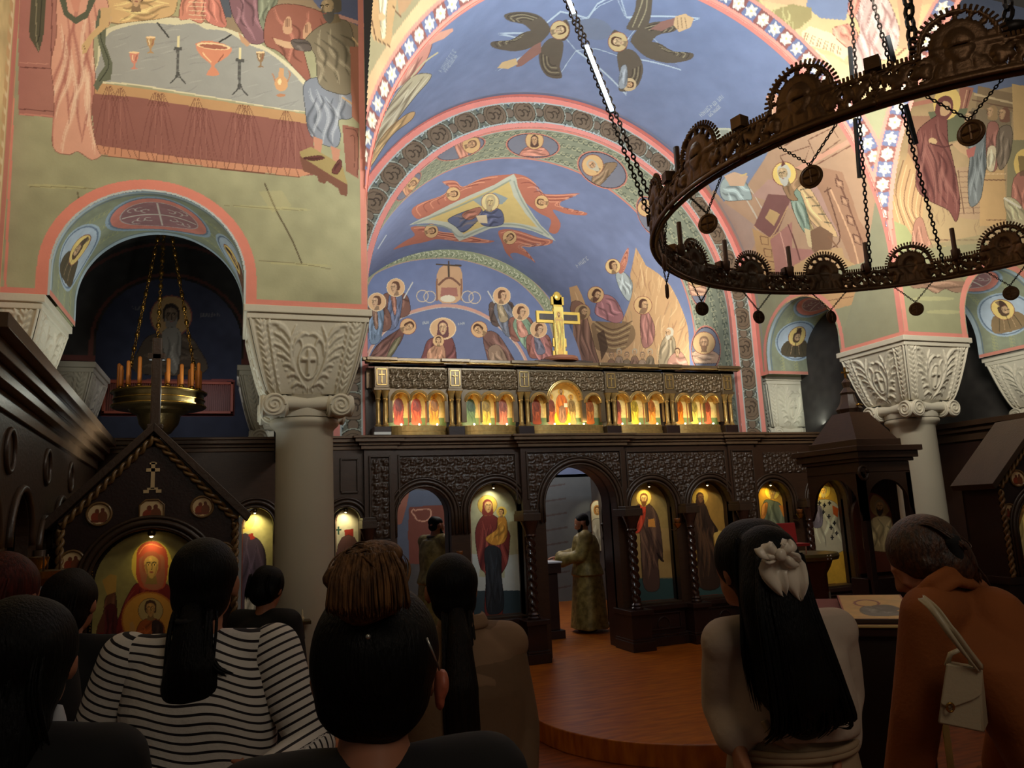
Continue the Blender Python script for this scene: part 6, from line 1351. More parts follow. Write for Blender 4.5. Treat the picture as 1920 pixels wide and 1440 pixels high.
def virgin_sign(cv, x, y, zf, zs, ro):
    def inv(px, py): p = atY(px, py, y+.09); return np.array([p[0]-x, p[2]-zf])
    cv.inv = inv; cv.z(60, 780, 3.274)
    cv.robe([(600, 1080), (660, 1020), (800, 1020), (880, 1080), (960, 1200), (980, 1500), (480, 1500), (540, 1220)], (128, 34, 30), 12, w=2, dark=(80, 20, 24), light=(176, 84, 70))
    cv.robe([(450, 1120), (510, 1080), (520, 1240), (500, 1420), (430, 1400), (440, 1240)], (110, 66, 44), 4, w=2); cv.poly([(430, 1010), (480, 970), (520, 980), (515, 1080), (460, 1100)], (196, 150, 70)); cv.robe([(440, 1190), (520, 1180), (500, 1450), (430, 1450)], (90, 30, 30), 4)
    cv.poly([(400, 1290), (450, 1180), (440, 1500), (370, 1500)], (110, 60, 40)); cv.poly([(370, 1340), (440, 1330), (430, 1500), (360, 1500)], (130, 28, 24))
    cv.ell((735, 915), 125, 150, (236, 200, 80), n=30)
    cv.poly([(640, 900), (650, 820), (700, 775), (760, 770), (815, 810), (835, 880), (830, 980), (800, 1060), (680, 1060), (640, 980)], (190, 80, 52), smooth=4); cv.poly([(655, 900), (690, 855), (790, 850), (815, 900), (800, 1050), (690, 1050)], (176, 104, 72), smooth=3)
    cv.face(733, 920, 84, 0, 0, skin=(206, 160, 84), hair=(170, 90, 60)); cv.line([(655, 850), (690, 800), (740, 788), (800, 810)], 1.6, (232, 140, 80))
    cv.ell((720, 1250), 172, 172, (190, 110, 40), n=34); cv.ell((720, 1250), 162, 162, (216, 150, 60), n=34); cv.ell((728, 1195), 76, 76, (190, 160, 100)); cv.ring((728, 1195), 76, 76, 1, (110, 70, 40))
    cv.robe([(650, 1290), (700, 1245), (760, 1245), (810, 1290), (800, 1420), (640, 1420)], (170, 84, 36), 6, w=2); cv.robe([(740, 1260), (800, 1280), (800, 1400), (750, 1400)], (60, 40, 34), 3); cv.face(728, 1185, 52, 0, 0, hair=(80, 50, 30), skin=(196, 146, 84)); cv.poly([(600, 1270), (620, 1260), (640, 1340), (600, 1340)], (206, 150, 84))
    cv.T = (0, 0, 1)
KX = .5*(-.971+.018); KY = 5.2
k1, e1, zs1, ro1 = kiosk('gabled_icon_stand', 'dark gabled wooden icon stand with rope edges and inlaid cross, at left', KX, KY, 1.0, 1.875-F0, 2.39-F0, .34, 0, F0, virgin_sign, (162, 146, 84))
e1['label'] = 'lit icon of a red veiled mother with a child disc on her chest'
spot('icon_spot', (KX, KY+.03, F0+zs1+ro1-.05), (KX, KY+.12, F0+zs1-.05), 5.0, 120, (1, .85, .4), .012, .9)
# dark cross finial on its ridge
fb = MB().box((-.028, .0, 2.30-F0), (.028, .05, 3.0-F0)).box((-.05, .0, 2.86-F0), (.05, .05, 2.90-F0)).box((-.045, -.01, 2.42-F0), (.045, .06, 2.45-F0)); fb.build('ridge_post', WOODC, k1, bevel=.006)
def monk(cv, x, y, zf, zs, ro):
    cv.robe([(-.3, 1.0), (.3, 1.0), (.3, 1.3), (.16, 1.56), (-.14, 1.56), (-.3, 1.25)], (120, 84, 52), 10, w=.012, raw=True); cv.robe([(-.28, 1.05), (-.1, 1.05), (-.12, 1.4), (-.22, 1.36)], (214, 140, 50), 4, w=.012, raw=True); cv.face(0, zs+.03, .10, raw=True, up=-1, halo=(250, 206, 80), hr=1.5, beard=(170, 140, 90), skin=(214, 160, 84)); cv.robe([(-.3, 1.2), (-.16, 1.5), (-.1, 1.4), (-.2, 1.15)], (190, 176, 140), 3, w=.012, raw=True)
p = atY(1812, 905, 4.9); RKX = float(p[0])
k2, e2, zs2, ro2 = kiosk('gabled_icon_stand', 'dark gabled wooden icon stand cut by the right rim of the photo', 6.41, 4.62, .92, 1.87-F0, 2.36-F0, .42, math.radians(-12), F0, monk, (216, 160, 60), medal=True)
e2['label'] = 'lit icon of a bearded saint cut by the right rim of the photo'
spot('icon_spot', (6.41, 4.66, F0+zs2+ro2-.06), (6.41, 4.75, F0+zs2-.05), 4.0, 125, (1, .74, .22), .012, .9)

# ================================================================ wooden baldachin in front of the right column
cb = empty('wooden_canopy', (5.55, 5.75, FL), 'dark wooden canopy with stepped roof standing before the right column', 'canopy')
def rc(o): o.matrix_parent_inverse = Matrix.Translation((-5.55, -5.75, -FL)); return o
cx0, cx1, cy0, cy1 = 5.22, 5.80, 5.42, 6.10
b = MB()
for g, z0, z1 in ((.0, 2.02, 2.12), (.03, 2.12, 2.15), (.06, 2.15, 2.21), (.09, 2.21, 2.26)): b.box((cx0-g, cy0-g, z0), (cx1+g, cy1+g, z1))
b.box((cx0+.03, cy0+.03, 2.26), (cx1-.03, cy1-.03, 2.33)); rc(b.build('cornice', WOOD, cb, bevel=.005))
def frustum(x0, x1, y0, y1, z0, X0, X1, Y0, Y1, z1): return MB().add([(x0, y0, z0), (x1, y0, z0), (x1, y1, z0), (x0, y1, z0), (X0, Y0, z1), (X1, Y0, z1), (X1, Y1, z1), (X0, Y1, z1)], [(0, 3, 2, 1), (4, 5, 6, 7), (0, 1, 5, 4), (1, 2, 6, 5), (2, 3, 7, 6), (3, 0, 4, 7)])
rc(frustum(cx0+.05, cx1-.05, cy0+.05, cy1-.05, 2.33, 5.40, 5.62, 5.65, 5.87, 2.60).build('roof', WOOD, cb)); rc(MB().lathe([(.10, 2.60), (.12, 2.64), (.08, 2.70), (.06, 2.78), (.07, 2.80), (.03, 2.85), (.045, 2.9), (.0001, 2.95)], 8, (5.51, 5.76, 0)).build('lantern_finial', WOODC, cb, smooth=30))
b = MB().box((5.505, 5.75, 2.93), (5.515, 5.77, 3.05)).box((5.47, 5.75, 2.99), (5.55, 5.77, 3.005)); rc(b.build('roof_cross', BRASS, cb))
rc(MB().tube([(5.47+.0, 5.62, 2.66), (5.50, 5.62, 2.67), (5.53, 5.62, 2.66)], .012, 8).build('brass_boss', BRASS, cb, smooth=True))
for (xx, yy) in ((cx0+.03, cy0+.03), (cx1-.03, cy0+.03), (cx1-.03, cy1-.03)): rc(MB().box((xx-.03, yy-.03, FL), (xx+.03, yy+.03, 2.02)).box((xx-.045, yy-.045, FL), (xx+.045, yy+.045, FL+.1)).build('post', WOODK, cb, bevel=.005))
# arched apron boards
ap = [(cx0, 1.6)]+[(cx0+.05, 1.6)]+[(cx0+.29-.24*math.cos(PI*i/16), 1.72+.24*math.sin(PI*i/16)) for i in range(17)]+[(cx1-.0, 1.6), (cx1, 2.03), (cx0, 2.03)]
rc(MB().prism(ap, lambda x, z: (x, cy0, z), lambda x, z: (x, cy0+.03, z)).build('apron', WOOD, cb))
ap = [(cy0, 1.6)]+[((cy0+cy1)/2-.28*math.cos(PI*i/16), 1.70+.28*math.sin(PI*i/16)) for i in range(17)]+[(cy1, 1.6), (cy1, 2.03), (cy0, 2.03)]
rc(MB().prism(ap, lambda y, z: (cx0, y, z), lambda y, z: (cx0+.03, y, z)).build('apron', WOOD, cb))
rc(MB().box((cx0+.12, cy0+.26, FL), (cx1, cy0+.30, 2.0)).box((cx0, cy0+.02, FL), (cx1, cy0+.26, 1.10)).build('seat_box', WOODK, cb, bevel=.006))
g = MB(); g.tube([(cx0-.0, cy0-.07+.0, 2.05)]+[(cx0-.01+.05*math.cos(t), cy0-.05, 2.02+.06*math.sin(t)) for t in np.linspace(0, 2*PI, 14)], .014, 6); rc(g.build('carved_boss', WOODC, cb, smooth=True))
ib = icon_panel('icon', 'shaded icon of a white-robed bishop with large halo under the wooden canopy', cx0+.075, cx1-.055, 1.13, 1.62, cy0+.235, (110, 60, 46), lambda cv: (cv.z(1380, 760, 4.8), cv.robe([(1200, 1060), (1260, 1000), (1360, 1000), (1440, 1070), (1450, 1290), (1190, 1290)], (196, 176, 130), 8, w=1.8), cv.robe([(1110, 850), (1160, 850), (1190, 1290), (1140, 1290)], (190, 160, 120), 3), cv.ell((1290, 890), 95, 112, (150, 120, 76), n=30), cv.face(1285, 915, 62, 0, 0, hair=(150, 130, 100), beard=(60, 50, 44), skin=(190, 150, 100))), inv=True)

# ================================================================ small candle chandelier in the left aisle
hx, hy = -.645, 7.4
sc_ = empty('candle_chandelier', (hx, hy, 2.80), 'small round brass candle chandelier with orange candles hanging in the left arch', 'chandelier')
MB().lathe([(.001, -.2), (.03, -.19), (.10, -.16), (.16, -.08), (.18, -.0), (.24, .03), (.25, .05), (.33, .055), (.375, .06), (.385, .07), (.37, .085), (.365, .18), (.385, .19), (.385, .20), (.36, .205), (.001, .205)], 48).build('tray', BRASSD, sc_, smooth=35)
g = MB(); 
for zz, rr in ((.075, .385), (.195, .39), (.13, .372)): g.tube([(rr*math.cos(t), rr*math.sin(t), zz) for t in np.linspace(0, 2*PI, 48, endpoint=False)], .007, 6, close=True)
g.build('brass_rim', BRASS, sc_, smooth=True)
for i in range(18):
    t = 2*PI*i/18+.1; x, y = .33*math.cos(t), .33*math.sin(t); hh = .17+.05*((i*7) % 5)/4
    MB().lathe([(.02, .205), (.024, .22), (.016, .235)], 10, (x, y, 0)).build('candle_cup', BRASS, sc_, smooth=True)
    c = MB().lathe([(.013, .235), (.016, .26), (.0165, .235+hh), (.011, .245+hh), (.003, .25+hh)], 12, (x, y, 0)).build('candle', WAX, sc_, smooth=True)
def chain_mesh(p0, p1, link, r, sag=0.0, orn=False):
    p0 = Vector(p0); p1 = Vector(p1); L = (p1-p0).length; n = max(2, int(L/(link*1.45))); b = MB(); d = (p1-p0).normalized()
    a = d.cross(Vector((0, 0, 1))); a = a.normalized() if a.length > .05 else Vector((1, 0, 0)); c = d.cross(a)
    for i in range(n):
        t = (i+.5)/n; o = p0.lerp(p1, t)+Vector((0, 0, -sag*4*t*(1-t)))
        dd = d
        if sag: dd = (p1-p0+Vector((0, 0, -sag*4*(1-2*t)))).normalized()
        s = a if i % 2 else c
        if sag: s = (Vector((0, 1, 0)) if i % 2 else dd.cross(Vector((0, 1, 0)))).normalized()
        b.tube([o+dd*(link*.95*math.cos(q))+s*(link*.55*math.sin(q)) for q in np.linspace(0, 2*PI, 9, endpoint=False)], r, 5, close=True)
        if orn and i % 4 == 1: b.ball(o, r*4.2, 8, 5, sc=(1, 1, 1.4))
    return b
top = Vector((-.0, 0, 1.95))
for k in range(3):
    t = 2*PI*k/3+.5; e = Vector((.36*math.cos(t), .36*math.sin(t), .2)); o = chain_mesh(e, Vector((.015*math.cos(t), .015*math.sin(t), 1.95)), .022, .005, orn=True).build('chain', BRASS, sc_, smooth=True)
MB().tube([(0, 0, 1.93), (0, 0, 2.1)], .012, 8).build('ceiling_hook', BRASSD, sc_)
# curtain: framed red grille behind it on the end wall
gr = empty('wall_grille', (-.68, 9.2, 3.2), 'red framed heating grille on the dim blue aisle wall', 'grille')
q0 = atY(193, 713, 9.2); q1 = atY(437, 776, 9.2); w_, h_ = q1[0]-q0[0], q0[2]-q1[2]; gx = (q0[0]+q1[0])/2; gz = (q0[2]+q1[2])/2; gr.location = (gx, 9.2, gz)
b = MB()
for (x0, x1, z0, z1) in ((-w_/2, w_/2, h_/2-.03, h_/2), (-w_/2, w_/2, -h_/2, -h_/2+.03), (-w_/2, -w_/2+.03, -h_/2, h_/2), (w_/2-.03, w_/2, -h_/2, h_/2)): b.box((x0, -.02, z0), (x1, .03, z1))
b.build('grille_frame', mat('red_frame', (170, 78, 50), rough=.5), gr, bevel=.004)
b = MB(); n = 60
for i in range(n): x = -w_/2+.03+(w_-.06)*i/n; b.box((x, .0, -h_/2+.03), (x+.012, .02, h_/2-.03))
b.box((-w_/2, .025, -h_/2), (w_/2, .035, h_/2)); b.build('grille_slats', mat('red_grille', (120, 52, 36), rough=.5), gr)
wire = [tuple(atY(px, py, YF-.0)) for px, py in ((146, 815), (160, 797), (178, 803), (188, 822), (186, 829))]
tag(MB().tube([Vector(p) for p in spline(wire, 5)], .006, 6).build('hoop', mat('white_wire', (206, 206, 200), rough=.4), smooth=True), 'thin white wire hoop standing on the left screen cornice', 'wire')

# ================================================================ great ring chandelier
PHI0 = 1.4
RCX, RCY, RZ, RR = 3.775, 3.15, 3.40, 1.556
ring = empty('ring_chandelier', (RCX, RCY, RZ), 'great bronze ring chandelier with saints in openwork lobes and tooth edges', 'chandelier')
NL = 16                                          # lobes round the ring
HB = .15                                         # straight band height
def seg_canvas():
    W = 2*PI*RR/NL
    cv = Canvas(-W/2, W/2, 0, .335, .0068, (0, 0, 0)); O = np.zeros((cv.nv, cv.nu), bool)
    cv.H[:] = 0
    def H(pts, w, h=1.0): cv.line(pts, w, None, raw=True, h=h)
    # solid silhouettes
    cv.poly([(-W/2, 0), (W/2, 0), (W/2, HB), (-W/2, HB)], None, raw=True, h=.35); cv.ell((0, .155), .150, .155, None, raw=True, h=.35, n=40)
    base = cv.H > 0
    # openings between lobe rim and medallion
    for a in np.arange(18, 172, 25.5):
        t0, t1 = math.radians(a), math.radians(a+17)
        P = [(.132*math.cos(t), .155+.137*math.sin(t)) for t in np.linspace(t0, t1, 5)]+[(.106*math.cos(t), .155+.110*math.sin(t)) for t in np.linspace(t1, t0, 5)]
        cv.poly(P, None, raw=True, h=-1)
    for s in (-1, 1):
        for P in ([(s*.13, .04), (s*.155, .03), (s*.15, .06)], [(s*.165, .085), (s*.185, .075), (s*.18, .1)], [(s*.20, .03), (s*.222, .035), (s*.205, .055)], [(s*.15, .115), (s*.18, .118), (s*.17, .13)], [(s*.212, .10), (s*.228, .115), (s*.21, .125)]): cv.poly(P, None, raw=True, h=-1)
    for s in (-1, 1):
        for P in ([(s*.245, .05), (s*.27, .04), (s*.265, .07)], [(s*.25, .105), (s*.275, .12), (s*.24, .125)], [(s*.283, .06), (s*.297, .08), (s*.28, .1)]): cv.poly(P, None, raw=True, h=-1)
    hole = cv.H < 0
    # relief: halo, bust, rim, beasts in scrolls, mouldings
    cv.ell((0, .165), .094, .096, None, raw=True, h=.75, n=30); cv.poly([(-.10, .03), (-.075, .085), (-.03, .105), (.03, .105), (.075, .085), (.10, .03)], None, raw=True, h=1.0)
    cv.ell((0, .155), .046, .062, None, raw=True, h=1.5); cv.ell((0, .150), .030, .045, None, raw=True, h=1.9); cv.poly([(-.03, .135), (.03, .135), (.016, .085), (-.016, .085)], None, raw=True, h=1.6)
    H([(-.02, .165), (-.008, .162)], .006, 1.2); H([(.008, .162), (.02, .165)], .006, 1.2); H([(0, .16), (0, .14)], .006, 2.2)
    for x in (-.06, -.03, .03, .06): H([(x, .09), (x*1.25, .035)], .006, .6)
    H([(.150*math.cos(t), .155+.155*math.sin(t)) for t in np.linspace(.05, PI-.05, 20)], .02, 1.1)
    for s in (-1, 1):
        H([(s*.12, .05), (s*.16, .085), (s*.2, .085), (s*.21, .055)], .032, 1.3); H([(s*.135, .03), (s*.145, .06)], .012, 1.2); H([(s*.19, .03), (s*.2, .07)], .012, 1.2); cv.ell((s*.125, .085), .018, .014, None, raw=True, h=1.5)
        H([(s*.225, .045), (s*.25, .085), (s*.28, .09)], .026, 1.2); cv.scroll([(s*.22, .06), (s*.29, .11)], .009, None, .04, 3, raw=True, h=1.2)
        cv.scroll([(s*.17, .06), (s*.23, .11)], .009, None, .042, 3, raw=True, h=1.2); cv.scroll([(s*.12, .12), (s*.16, .08)], .009, None, .035, 2, raw=True, h=1.2)
    H([(-W/2, .008), (W/2, .008)], .018, 1.6); H([(-W/2, .026), (W/2, .026)], .008, 1.1); H([(-W/2, HB-.006), (W/2, HB-.006)], .014, 1.1)
    cv.H[hole] = 0
    return cv, base & ~hole
SC, SM = seg_canvas()
hh = blur(SC.H, 1)*.016
kp = SM[:-1, :-1] & SM[1:, 1:]
for i in range(NL):
    a0_ = math.radians(PHI0)+2*PI*i/NL
    if i > 0: 
        o = seg0.copy(); C.objects.link(o); o.rotation_euler = (0, 0, 2*PI*i/NL); continue
    U, V = np.meshgrid(SC.u, SC.v); TH_ = U/RR+math.radians(PHI0)
    rad = RR+.016+hh
    P = np.stack([rad*np.cos(TH_), rad*np.sin(TH_), V], -1)
    seg0 = grid_mesh('openwork_segment', P, None, IRON, ring, kp, True)
    # inner skin and edge thickness in the same mesh
    md = seg0.modifiers.new('solid', 'SOLIDIFY'); md.thickness = .022; md.offset = 0
b = MB(); N = 240
ringpts = lambda r, z: [(r*math.cos(t), r*math.sin(t), z) for t in np.linspace(0, 2*PI, N, endpoint=False)]
b.tube(ringpts(RR+.01, .0), .014, 6, close=True); b.build('lower_rim', IRON, ring, smooth=True)
# little round teeth along the top edge
b = MB()
for i in range(NL):
    a0_ = math.radians(PHI0)+2*PI*i/NL; W = 2*PI/NL
    def put(u, v, du, dv):
        t = a0_+u/RR; tt = Vector((-math.sin(t), math.cos(t), 0)); p = Vector(((RR+.02)*math.cos(t), (RR+.02)*math.sin(t), v)); d = (tt*du+Vector((0, 0, dv))).normalized()
        b.tube([p, p+d*.02], .0062, 5)
    for q in np.arange(-.300, -.150, .0165): put(q, HB, 0, 1)
    for q in np.arange(.154, .300, .0165): put(q, HB, 0, 1)
    for t in np.linspace(.06, PI-.06, 25): put(.154*math.cos(t), .155+.158*math.sin(t), math.cos(t), math.sin(t))
b.build('tooth_edge', IRON, ring)
# candle holders between the lobes: knotted post outside, cube socket and candle stub
for i in range(NL):
    t = math.radians(PHI0)+2*PI*(i+.5)/NL; c, s = math.cos(t), math.sin(t); M = Matrix.Translation(((RR+.03)*c, (RR+.03)*s, 0)) @ Matrix.Rotation(t, 4, 'Z')
    g = MB(); rows = 26; vs = []
    for r_ in range(rows):
        z = .02+.13*r_/(rows-1)
        for k in range(10): a = 2*PI*k/10; q = .014*(1+.3*math.cos(2*(a+z*90))); vs.append(M @ Vector((q*math.cos(a), q*math.sin(a), z)))
    g.add(vs, [(r_*10+k, r_*10+(k+1) % 10, (r_+1)*10+(k+1) % 10, (r_+1)*10+k) for r_ in range(rows-1) for k in range(10)])
    g.box((-.03, -.03, .15), (.028, .03, .205), M); g.ball(M @ Vector((0, 0, .012)), .02, 8, 6); g.build('candle_socket', IRON, ring)
    mi = Matrix.Translation(((RR-.03)*c, (RR-.03)*s, 0))
    if s > -.2: MB().lathe([(.020, .12), (.028, .19), (.020, .2), (.017, .205), (.0165, .36), (.003, .365)], 10, M=mi).build('candle_stub', mat('old_candle', (96, 66, 44), rough=.6), ring, smooth=True)
# medals hung on small chains under the band
for i in range(NL):
    t = math.radians(PHI0)+2*PI*i/NL
    pts = [((RR)*math.cos(t+s*.085), (RR)*math.sin(t+s*.085), -.01) for s in (-1, 1)]; low = (RR*math.cos(t), RR*math.sin(t), -.15)
    for p in pts: chain_mesh(p, low, .0095, .0026).build('medal_chain', IRONK, ring)
    M = Matrix.Translation(low) @ Matrix.Rotation(t+.25*((i*3) % 5-2), 4, 'Z') @ Matrix.Rotation(PI/2, 4, 'Y')
    m_ = MB().lathe([(.001, -.006), (.047, -.006), (.052, -.004), (.052, .004), (.047, .006), (.001, .006)], 24, M=Matrix.Translation((0, 0, -.055)) @ M)
    M2 = Matrix.Translation((0, 0, -.055)) @ M
    for q in (-1, 1):
        m_.tube([M2 @ Vector((.04*math.cos(a), .04*math.sin(a), q*.007)) for a in np.linspace(0, 2*PI, 18, endpoint=False)], .004, 5, close=True)
        m_.tube([M2 @ Vector((-.03, 0, q*.007)), M2 @ Vector((.03, 0, q*.007))], .005, 5); m_.tube([M2 @ Vector((0, -.03, q*.007)), M2 @ Vector((0, .03, q*.007))], .005, 5)
    m_.build('medal', IRON, ring, smooth=40)
# hanging chains with LED strips fixed along them
def hang(px0, px1, link, r, z0, lit=None, second=0.0, toward=.3):
    a = atZ(px0[0], px0[1], z0); d1 = ray(*px1)
    Yt = a[1]+toward; bpt = CAM+d1*((Yt-CAM[1])/d1[1]); e = Vector(bpt)+(Vector(bpt)-Vector(a))*.8
    lo = Vector(a)-Vector((RCX, RCY, RZ)); hi = e-Vector((RCX, RCY, RZ))
    chain_mesh(lo, hi, link, r).build('chain', IRONK, ring)
    if second: chain_mesh(lo+Vector((second, .0, .02)), hi+Vector((second*.3, 0, 0)), link, r).build('chain', IRONK, ring)
    return Vector(a), e
def on_chain(a, e, px, py):
    """point of the chain seen nearest to a photo point"""
    best = min((((lambda q: (960+F*((q@RX)/(q@_f))-px)**2+(720-F*((q@UX)/(q@_f))-py)**2)(np.array(a.lerp(e, t))-CAM)), t) for t in np.linspace(0, 1, 600)); return a.lerp(e, best[1])
def led(a, e, p0, p1, off, facing, lit=True, nm='led_strip', w=.011):
    P = on_chain(a, e, *p0)+Vector(off); Q = on_chain(a, e, *p1)+Vector(off); d = (Q-P).normalized(); f = Vector(facing); f = (f-d*f.dot(d)).normalized(); s = d.cross(f)
    M = Matrix(((s.x, f.x, d.x, P.x), (s.y, f.y, d.y, P.y), (s.z, f.z, d.z, P.z), (0, 0, 0, 1))); L = (Q-P).length
    M = Matrix.Translation((-RCX, -RCY, -RZ)) @ M
    MB().box((-.014, -.014, 0), (.014, .006, L), M).build('strip_channel', mat('strip_housing', (70, 74, 80), rough=.4, metal=.4), ring)
    if lit: MB().box((-w, .006, .01), (w, .006+w*.4, L-.01), M).build(nm, LEDM, ring)
    return P, Q
A0, A1 = hang((1222, 415), (1060, 0), .021, .0052, RZ+.12, second=.05, toward=.25)
led(A0, A1, (1142, 216), (1092, 90), (-.0, -.03, 0), (-.25, -1, -.2)); led(A0, A1, (1076, 32), (1050, -26), (0, -.03, 0), (-.25, -1, -.2))
B0, B1 = hang((1632, 500), (1595, 0), .021, .0052, RZ+.06, toward=-.3)
led(B0, B1, (1612, 335), (1604, 225), (-.045, 0, 0), (-.35, 1, .2), w=.004); led(B0, B1, (1601, 150), (1597, 90), (-.045, 0, 0), (-.35, 1, .2), w=.004)
C0, C1 = hang((1768, 490), (1636, 0), .021, .0052, RZ+.06, toward=-.5)
led(C0, C1, (1705, 270), (1686, 195), (.04, 0, 0), (.3, 1, .2), w=.004); led(C0, C1, (1664, 118), (1650, 66), (.04, 0, 0), (.3, 1, .2), w=.004)
D0, D1 = hang((1716, 118), (1702, 0), .034, .0088, RZ+.15, toward=.0)
E0, E1 = hang((1890, 62), (1890, -40), .036, .0088, RZ+.20, toward=.0)
p = atZ(1893, 62, RZ+.22); MB().ball(Vector(p)-Vector((RCX, RCY, RZ)), .055, 14, 8, sc=(1.3, 1.3, .7)).build('chain_boss', IRONK, ring, smooth=True)
# ================================================================ people
SKIN = mat('skin', (170, 112, 84), rough=.5, noise=.06, nscale=20)
SKINE = mat('ear_skin', (170, 92, 68), rough=.5)
def hairmat(nm, rgb, rgb2): return mat(nm, rgb, rough=.5, noise=.5, nscale=10, rgb2=rgb2, stretch=(14, 14, 1.2), bump=.5, bscale=16, spec=.16)
H_BLACK = hairmat('black_hair', (13, 10, 10), (6, 5, 5)); H_DBROWN = hairmat('dark_brown_hair', (30, 20, 15), (15, 10, 8)); H_LITBUN = hairmat('lit_bun_hair', (126, 88, 54), (66, 44, 28)); H_RED = hairmat('red_brown_hair', (92, 34, 24), (50, 18, 14))  # the bun's brown puts light through dark hair into its colour
V3 = lambda p: np.array(p, float)
def frame(ang):
    """forward and right vectors for a heading measured clockwise from +Y"""
    a = math.radians(ang); return np.array([math.sin(a), math.cos(a), 0]), np.array([math.cos(a), -math.sin(a), 0])
UP = np.array([0, 0, 1.0])
class Blob:
    """rounded forms that are fused into one continuous surface"""
    def __init__(s): s.m = MB()
    def cap(s, a, b, ra, rb, n=14):
        a, b = Vector(a), Vector(b); d = b-a; L = max(d.length, 1e-4); d.normalize(); P = []; R = []
        for i in range(6): t = PI/2*i/5; P.append(a-d*(ra*math.cos(t))); R.append(max(ra*math.sin(t), 1e-4))
        for i in range(6): t = PI/2*i/5; P.append(b+d*(rb*math.sin(t))); R.append(max(rb*math.cos(t), 1e-4))
        s.m.tube(P, R, n); return s
    def chain(s, pts, rs):
        for i in range(len(pts)-1): s.cap(pts[i], pts[i+1], rs[i], rs[i+1])
        return s
    def ell(s, c, rx, ry, rz, f=None, r=None, u=None, n=18, m=12):
        f = np.array([0, 1, 0]) if f is None else f; r = np.array([1, 0, 0]) if r is None else r; u = UP if u is None else u
        M = Matrix(((r[0], f[0], u[0]), (r[1], f[1], u[1]), (r[2], f[2], u[2])))
        s.m.ball(c, 1.0, n, m, sc=(rx, ry, rz), M=M); return s
    def loft(s, secs, f, r, n=26):
        """secs: (centre, half width, half depth); closed tube of ellipses"""
        vs = []
        for (c, a, b) in secs:
            for k in range(n): t = 2*PI*k/n; vs.append(V3(c)+r*(a*math.cos(t))+f*(b*math.sin(t)))
        fs = [(i*n+k, i*n+(k+1) % n, (i+1)*n+(k+1) % n, (i+1)*n+k) for i in range(len(secs)-1) for k in range(n)]
        fs += [tuple(range(n))[::-1], tuple((len(secs)-1)*n+k for k in range(n))]
        s.m.add(vs, fs); return s
    def build(s, name, m, parent, voxel=.011, smooth=4, folds=0.0, fs=(9, 3, 7), cut=None, seed=0):
        o = s.m.build(name, m, None)
        md = o.modifiers.new('r', 'REMESH'); md.mode = 'VOXEL'; md.voxel_size = voxel; md.use_smooth_shade = True
        if smooth: sm = o.modifiers.new('s', 'SMOOTH'); sm.iterations = smooth; sm.factor = .6
        dg = bpy.context.evaluated_depsgraph_get(); dg.update(); me = bpy.data.meshes.new_from_object(o.evaluated_get(dg)); me.name = name
        o.modifiers.clear(); old = o.data; o.data = me; bpy.data.meshes.remove(old)
        if not me.materials: me.materials.append(m)
        n = len(me.vertices); co = np.empty(n*3); me.vertices.foreach_get('co', co); co = co.reshape(-1, 3)
        if folds:
            no = np.empty(n*3); me.vertices.foreach_get('normal', no); no = no.reshape(-1, 3); x, y, z = co.T; a, b, c = fs
            w = np.sin(x*a*3+np.sin(z*c+seed)*1.8+seed)+.6*np.sin(y*a*4+z*b*2+np.sin(x*9+seed)*1.5+2*seed)+.5*np.sin(z*c*2+x*b*3+np.sin(y*11)*1.3+seed*3)
            co += no*(w*folds)[:, None]; me.vertices.foreach_set('co', co.ravel()); me.update()
        if cut is not None:
            bm = bmesh.new(); bm.from_mesh(me); bmesh.ops.delete(bm, geom=[v for v in bm.verts if cut(v.co)], context='VERTS'); bm.to_mesh(me); bm.free()
        me.polygons.foreach_set('use_smooth', np.ones(len(me.polygons), bool))
        o.parent = parent
        if parent is not None: o.matrix_parent_inverse = Matrix.Translation(-parent.location)
        return o
def bands(o, fn, name='band'):
    me = o.data; n = len(me.vertices); co = np.empty(n*3); me.vertices.foreach_get('co', co); v = fn(co.reshape(-1, 3)).astype(np.float32)
    at = me.attributes.new(name, 'FLOAT', 'POINT'); at.data.foreach_set('value', v)
def stripe_mat():
    m = mat('striped_cotton', (190, 184, 172), rough=.85, bump=.2, bscale=90); nt = m.node_tree; b = nt.nodes['Principled BSDF']
    a = nd(nt, 'ShaderNodeAttribute'); a.attribute_name = 'band'; fr = nd(nt, 'ShaderNodeMath', operation='FRACT'); lt = nd(nt, 'ShaderNodeMath', operation='LESS_THAN'); lt.inputs[1].default_value = .29
    mx = nd(nt, 'ShaderNodeMix', data_type='RGBA'); mx.inputs[6].default_value = (*srgb((214, 206, 196)), 1); mx.inputs[7].default_value = (*srgb((26, 18, 24)), 1)
    nt.links.new(a.outputs['Fac'], fr.inputs[0]); nt.links.new(fr.outputs[0], lt.inputs[0]); nt.links.new(lt.outputs[0], mx.inputs[0]); nt.links.new(mx.outputs[2], b.inputs['Base Color']); return m
STRIPE = stripe_mat()
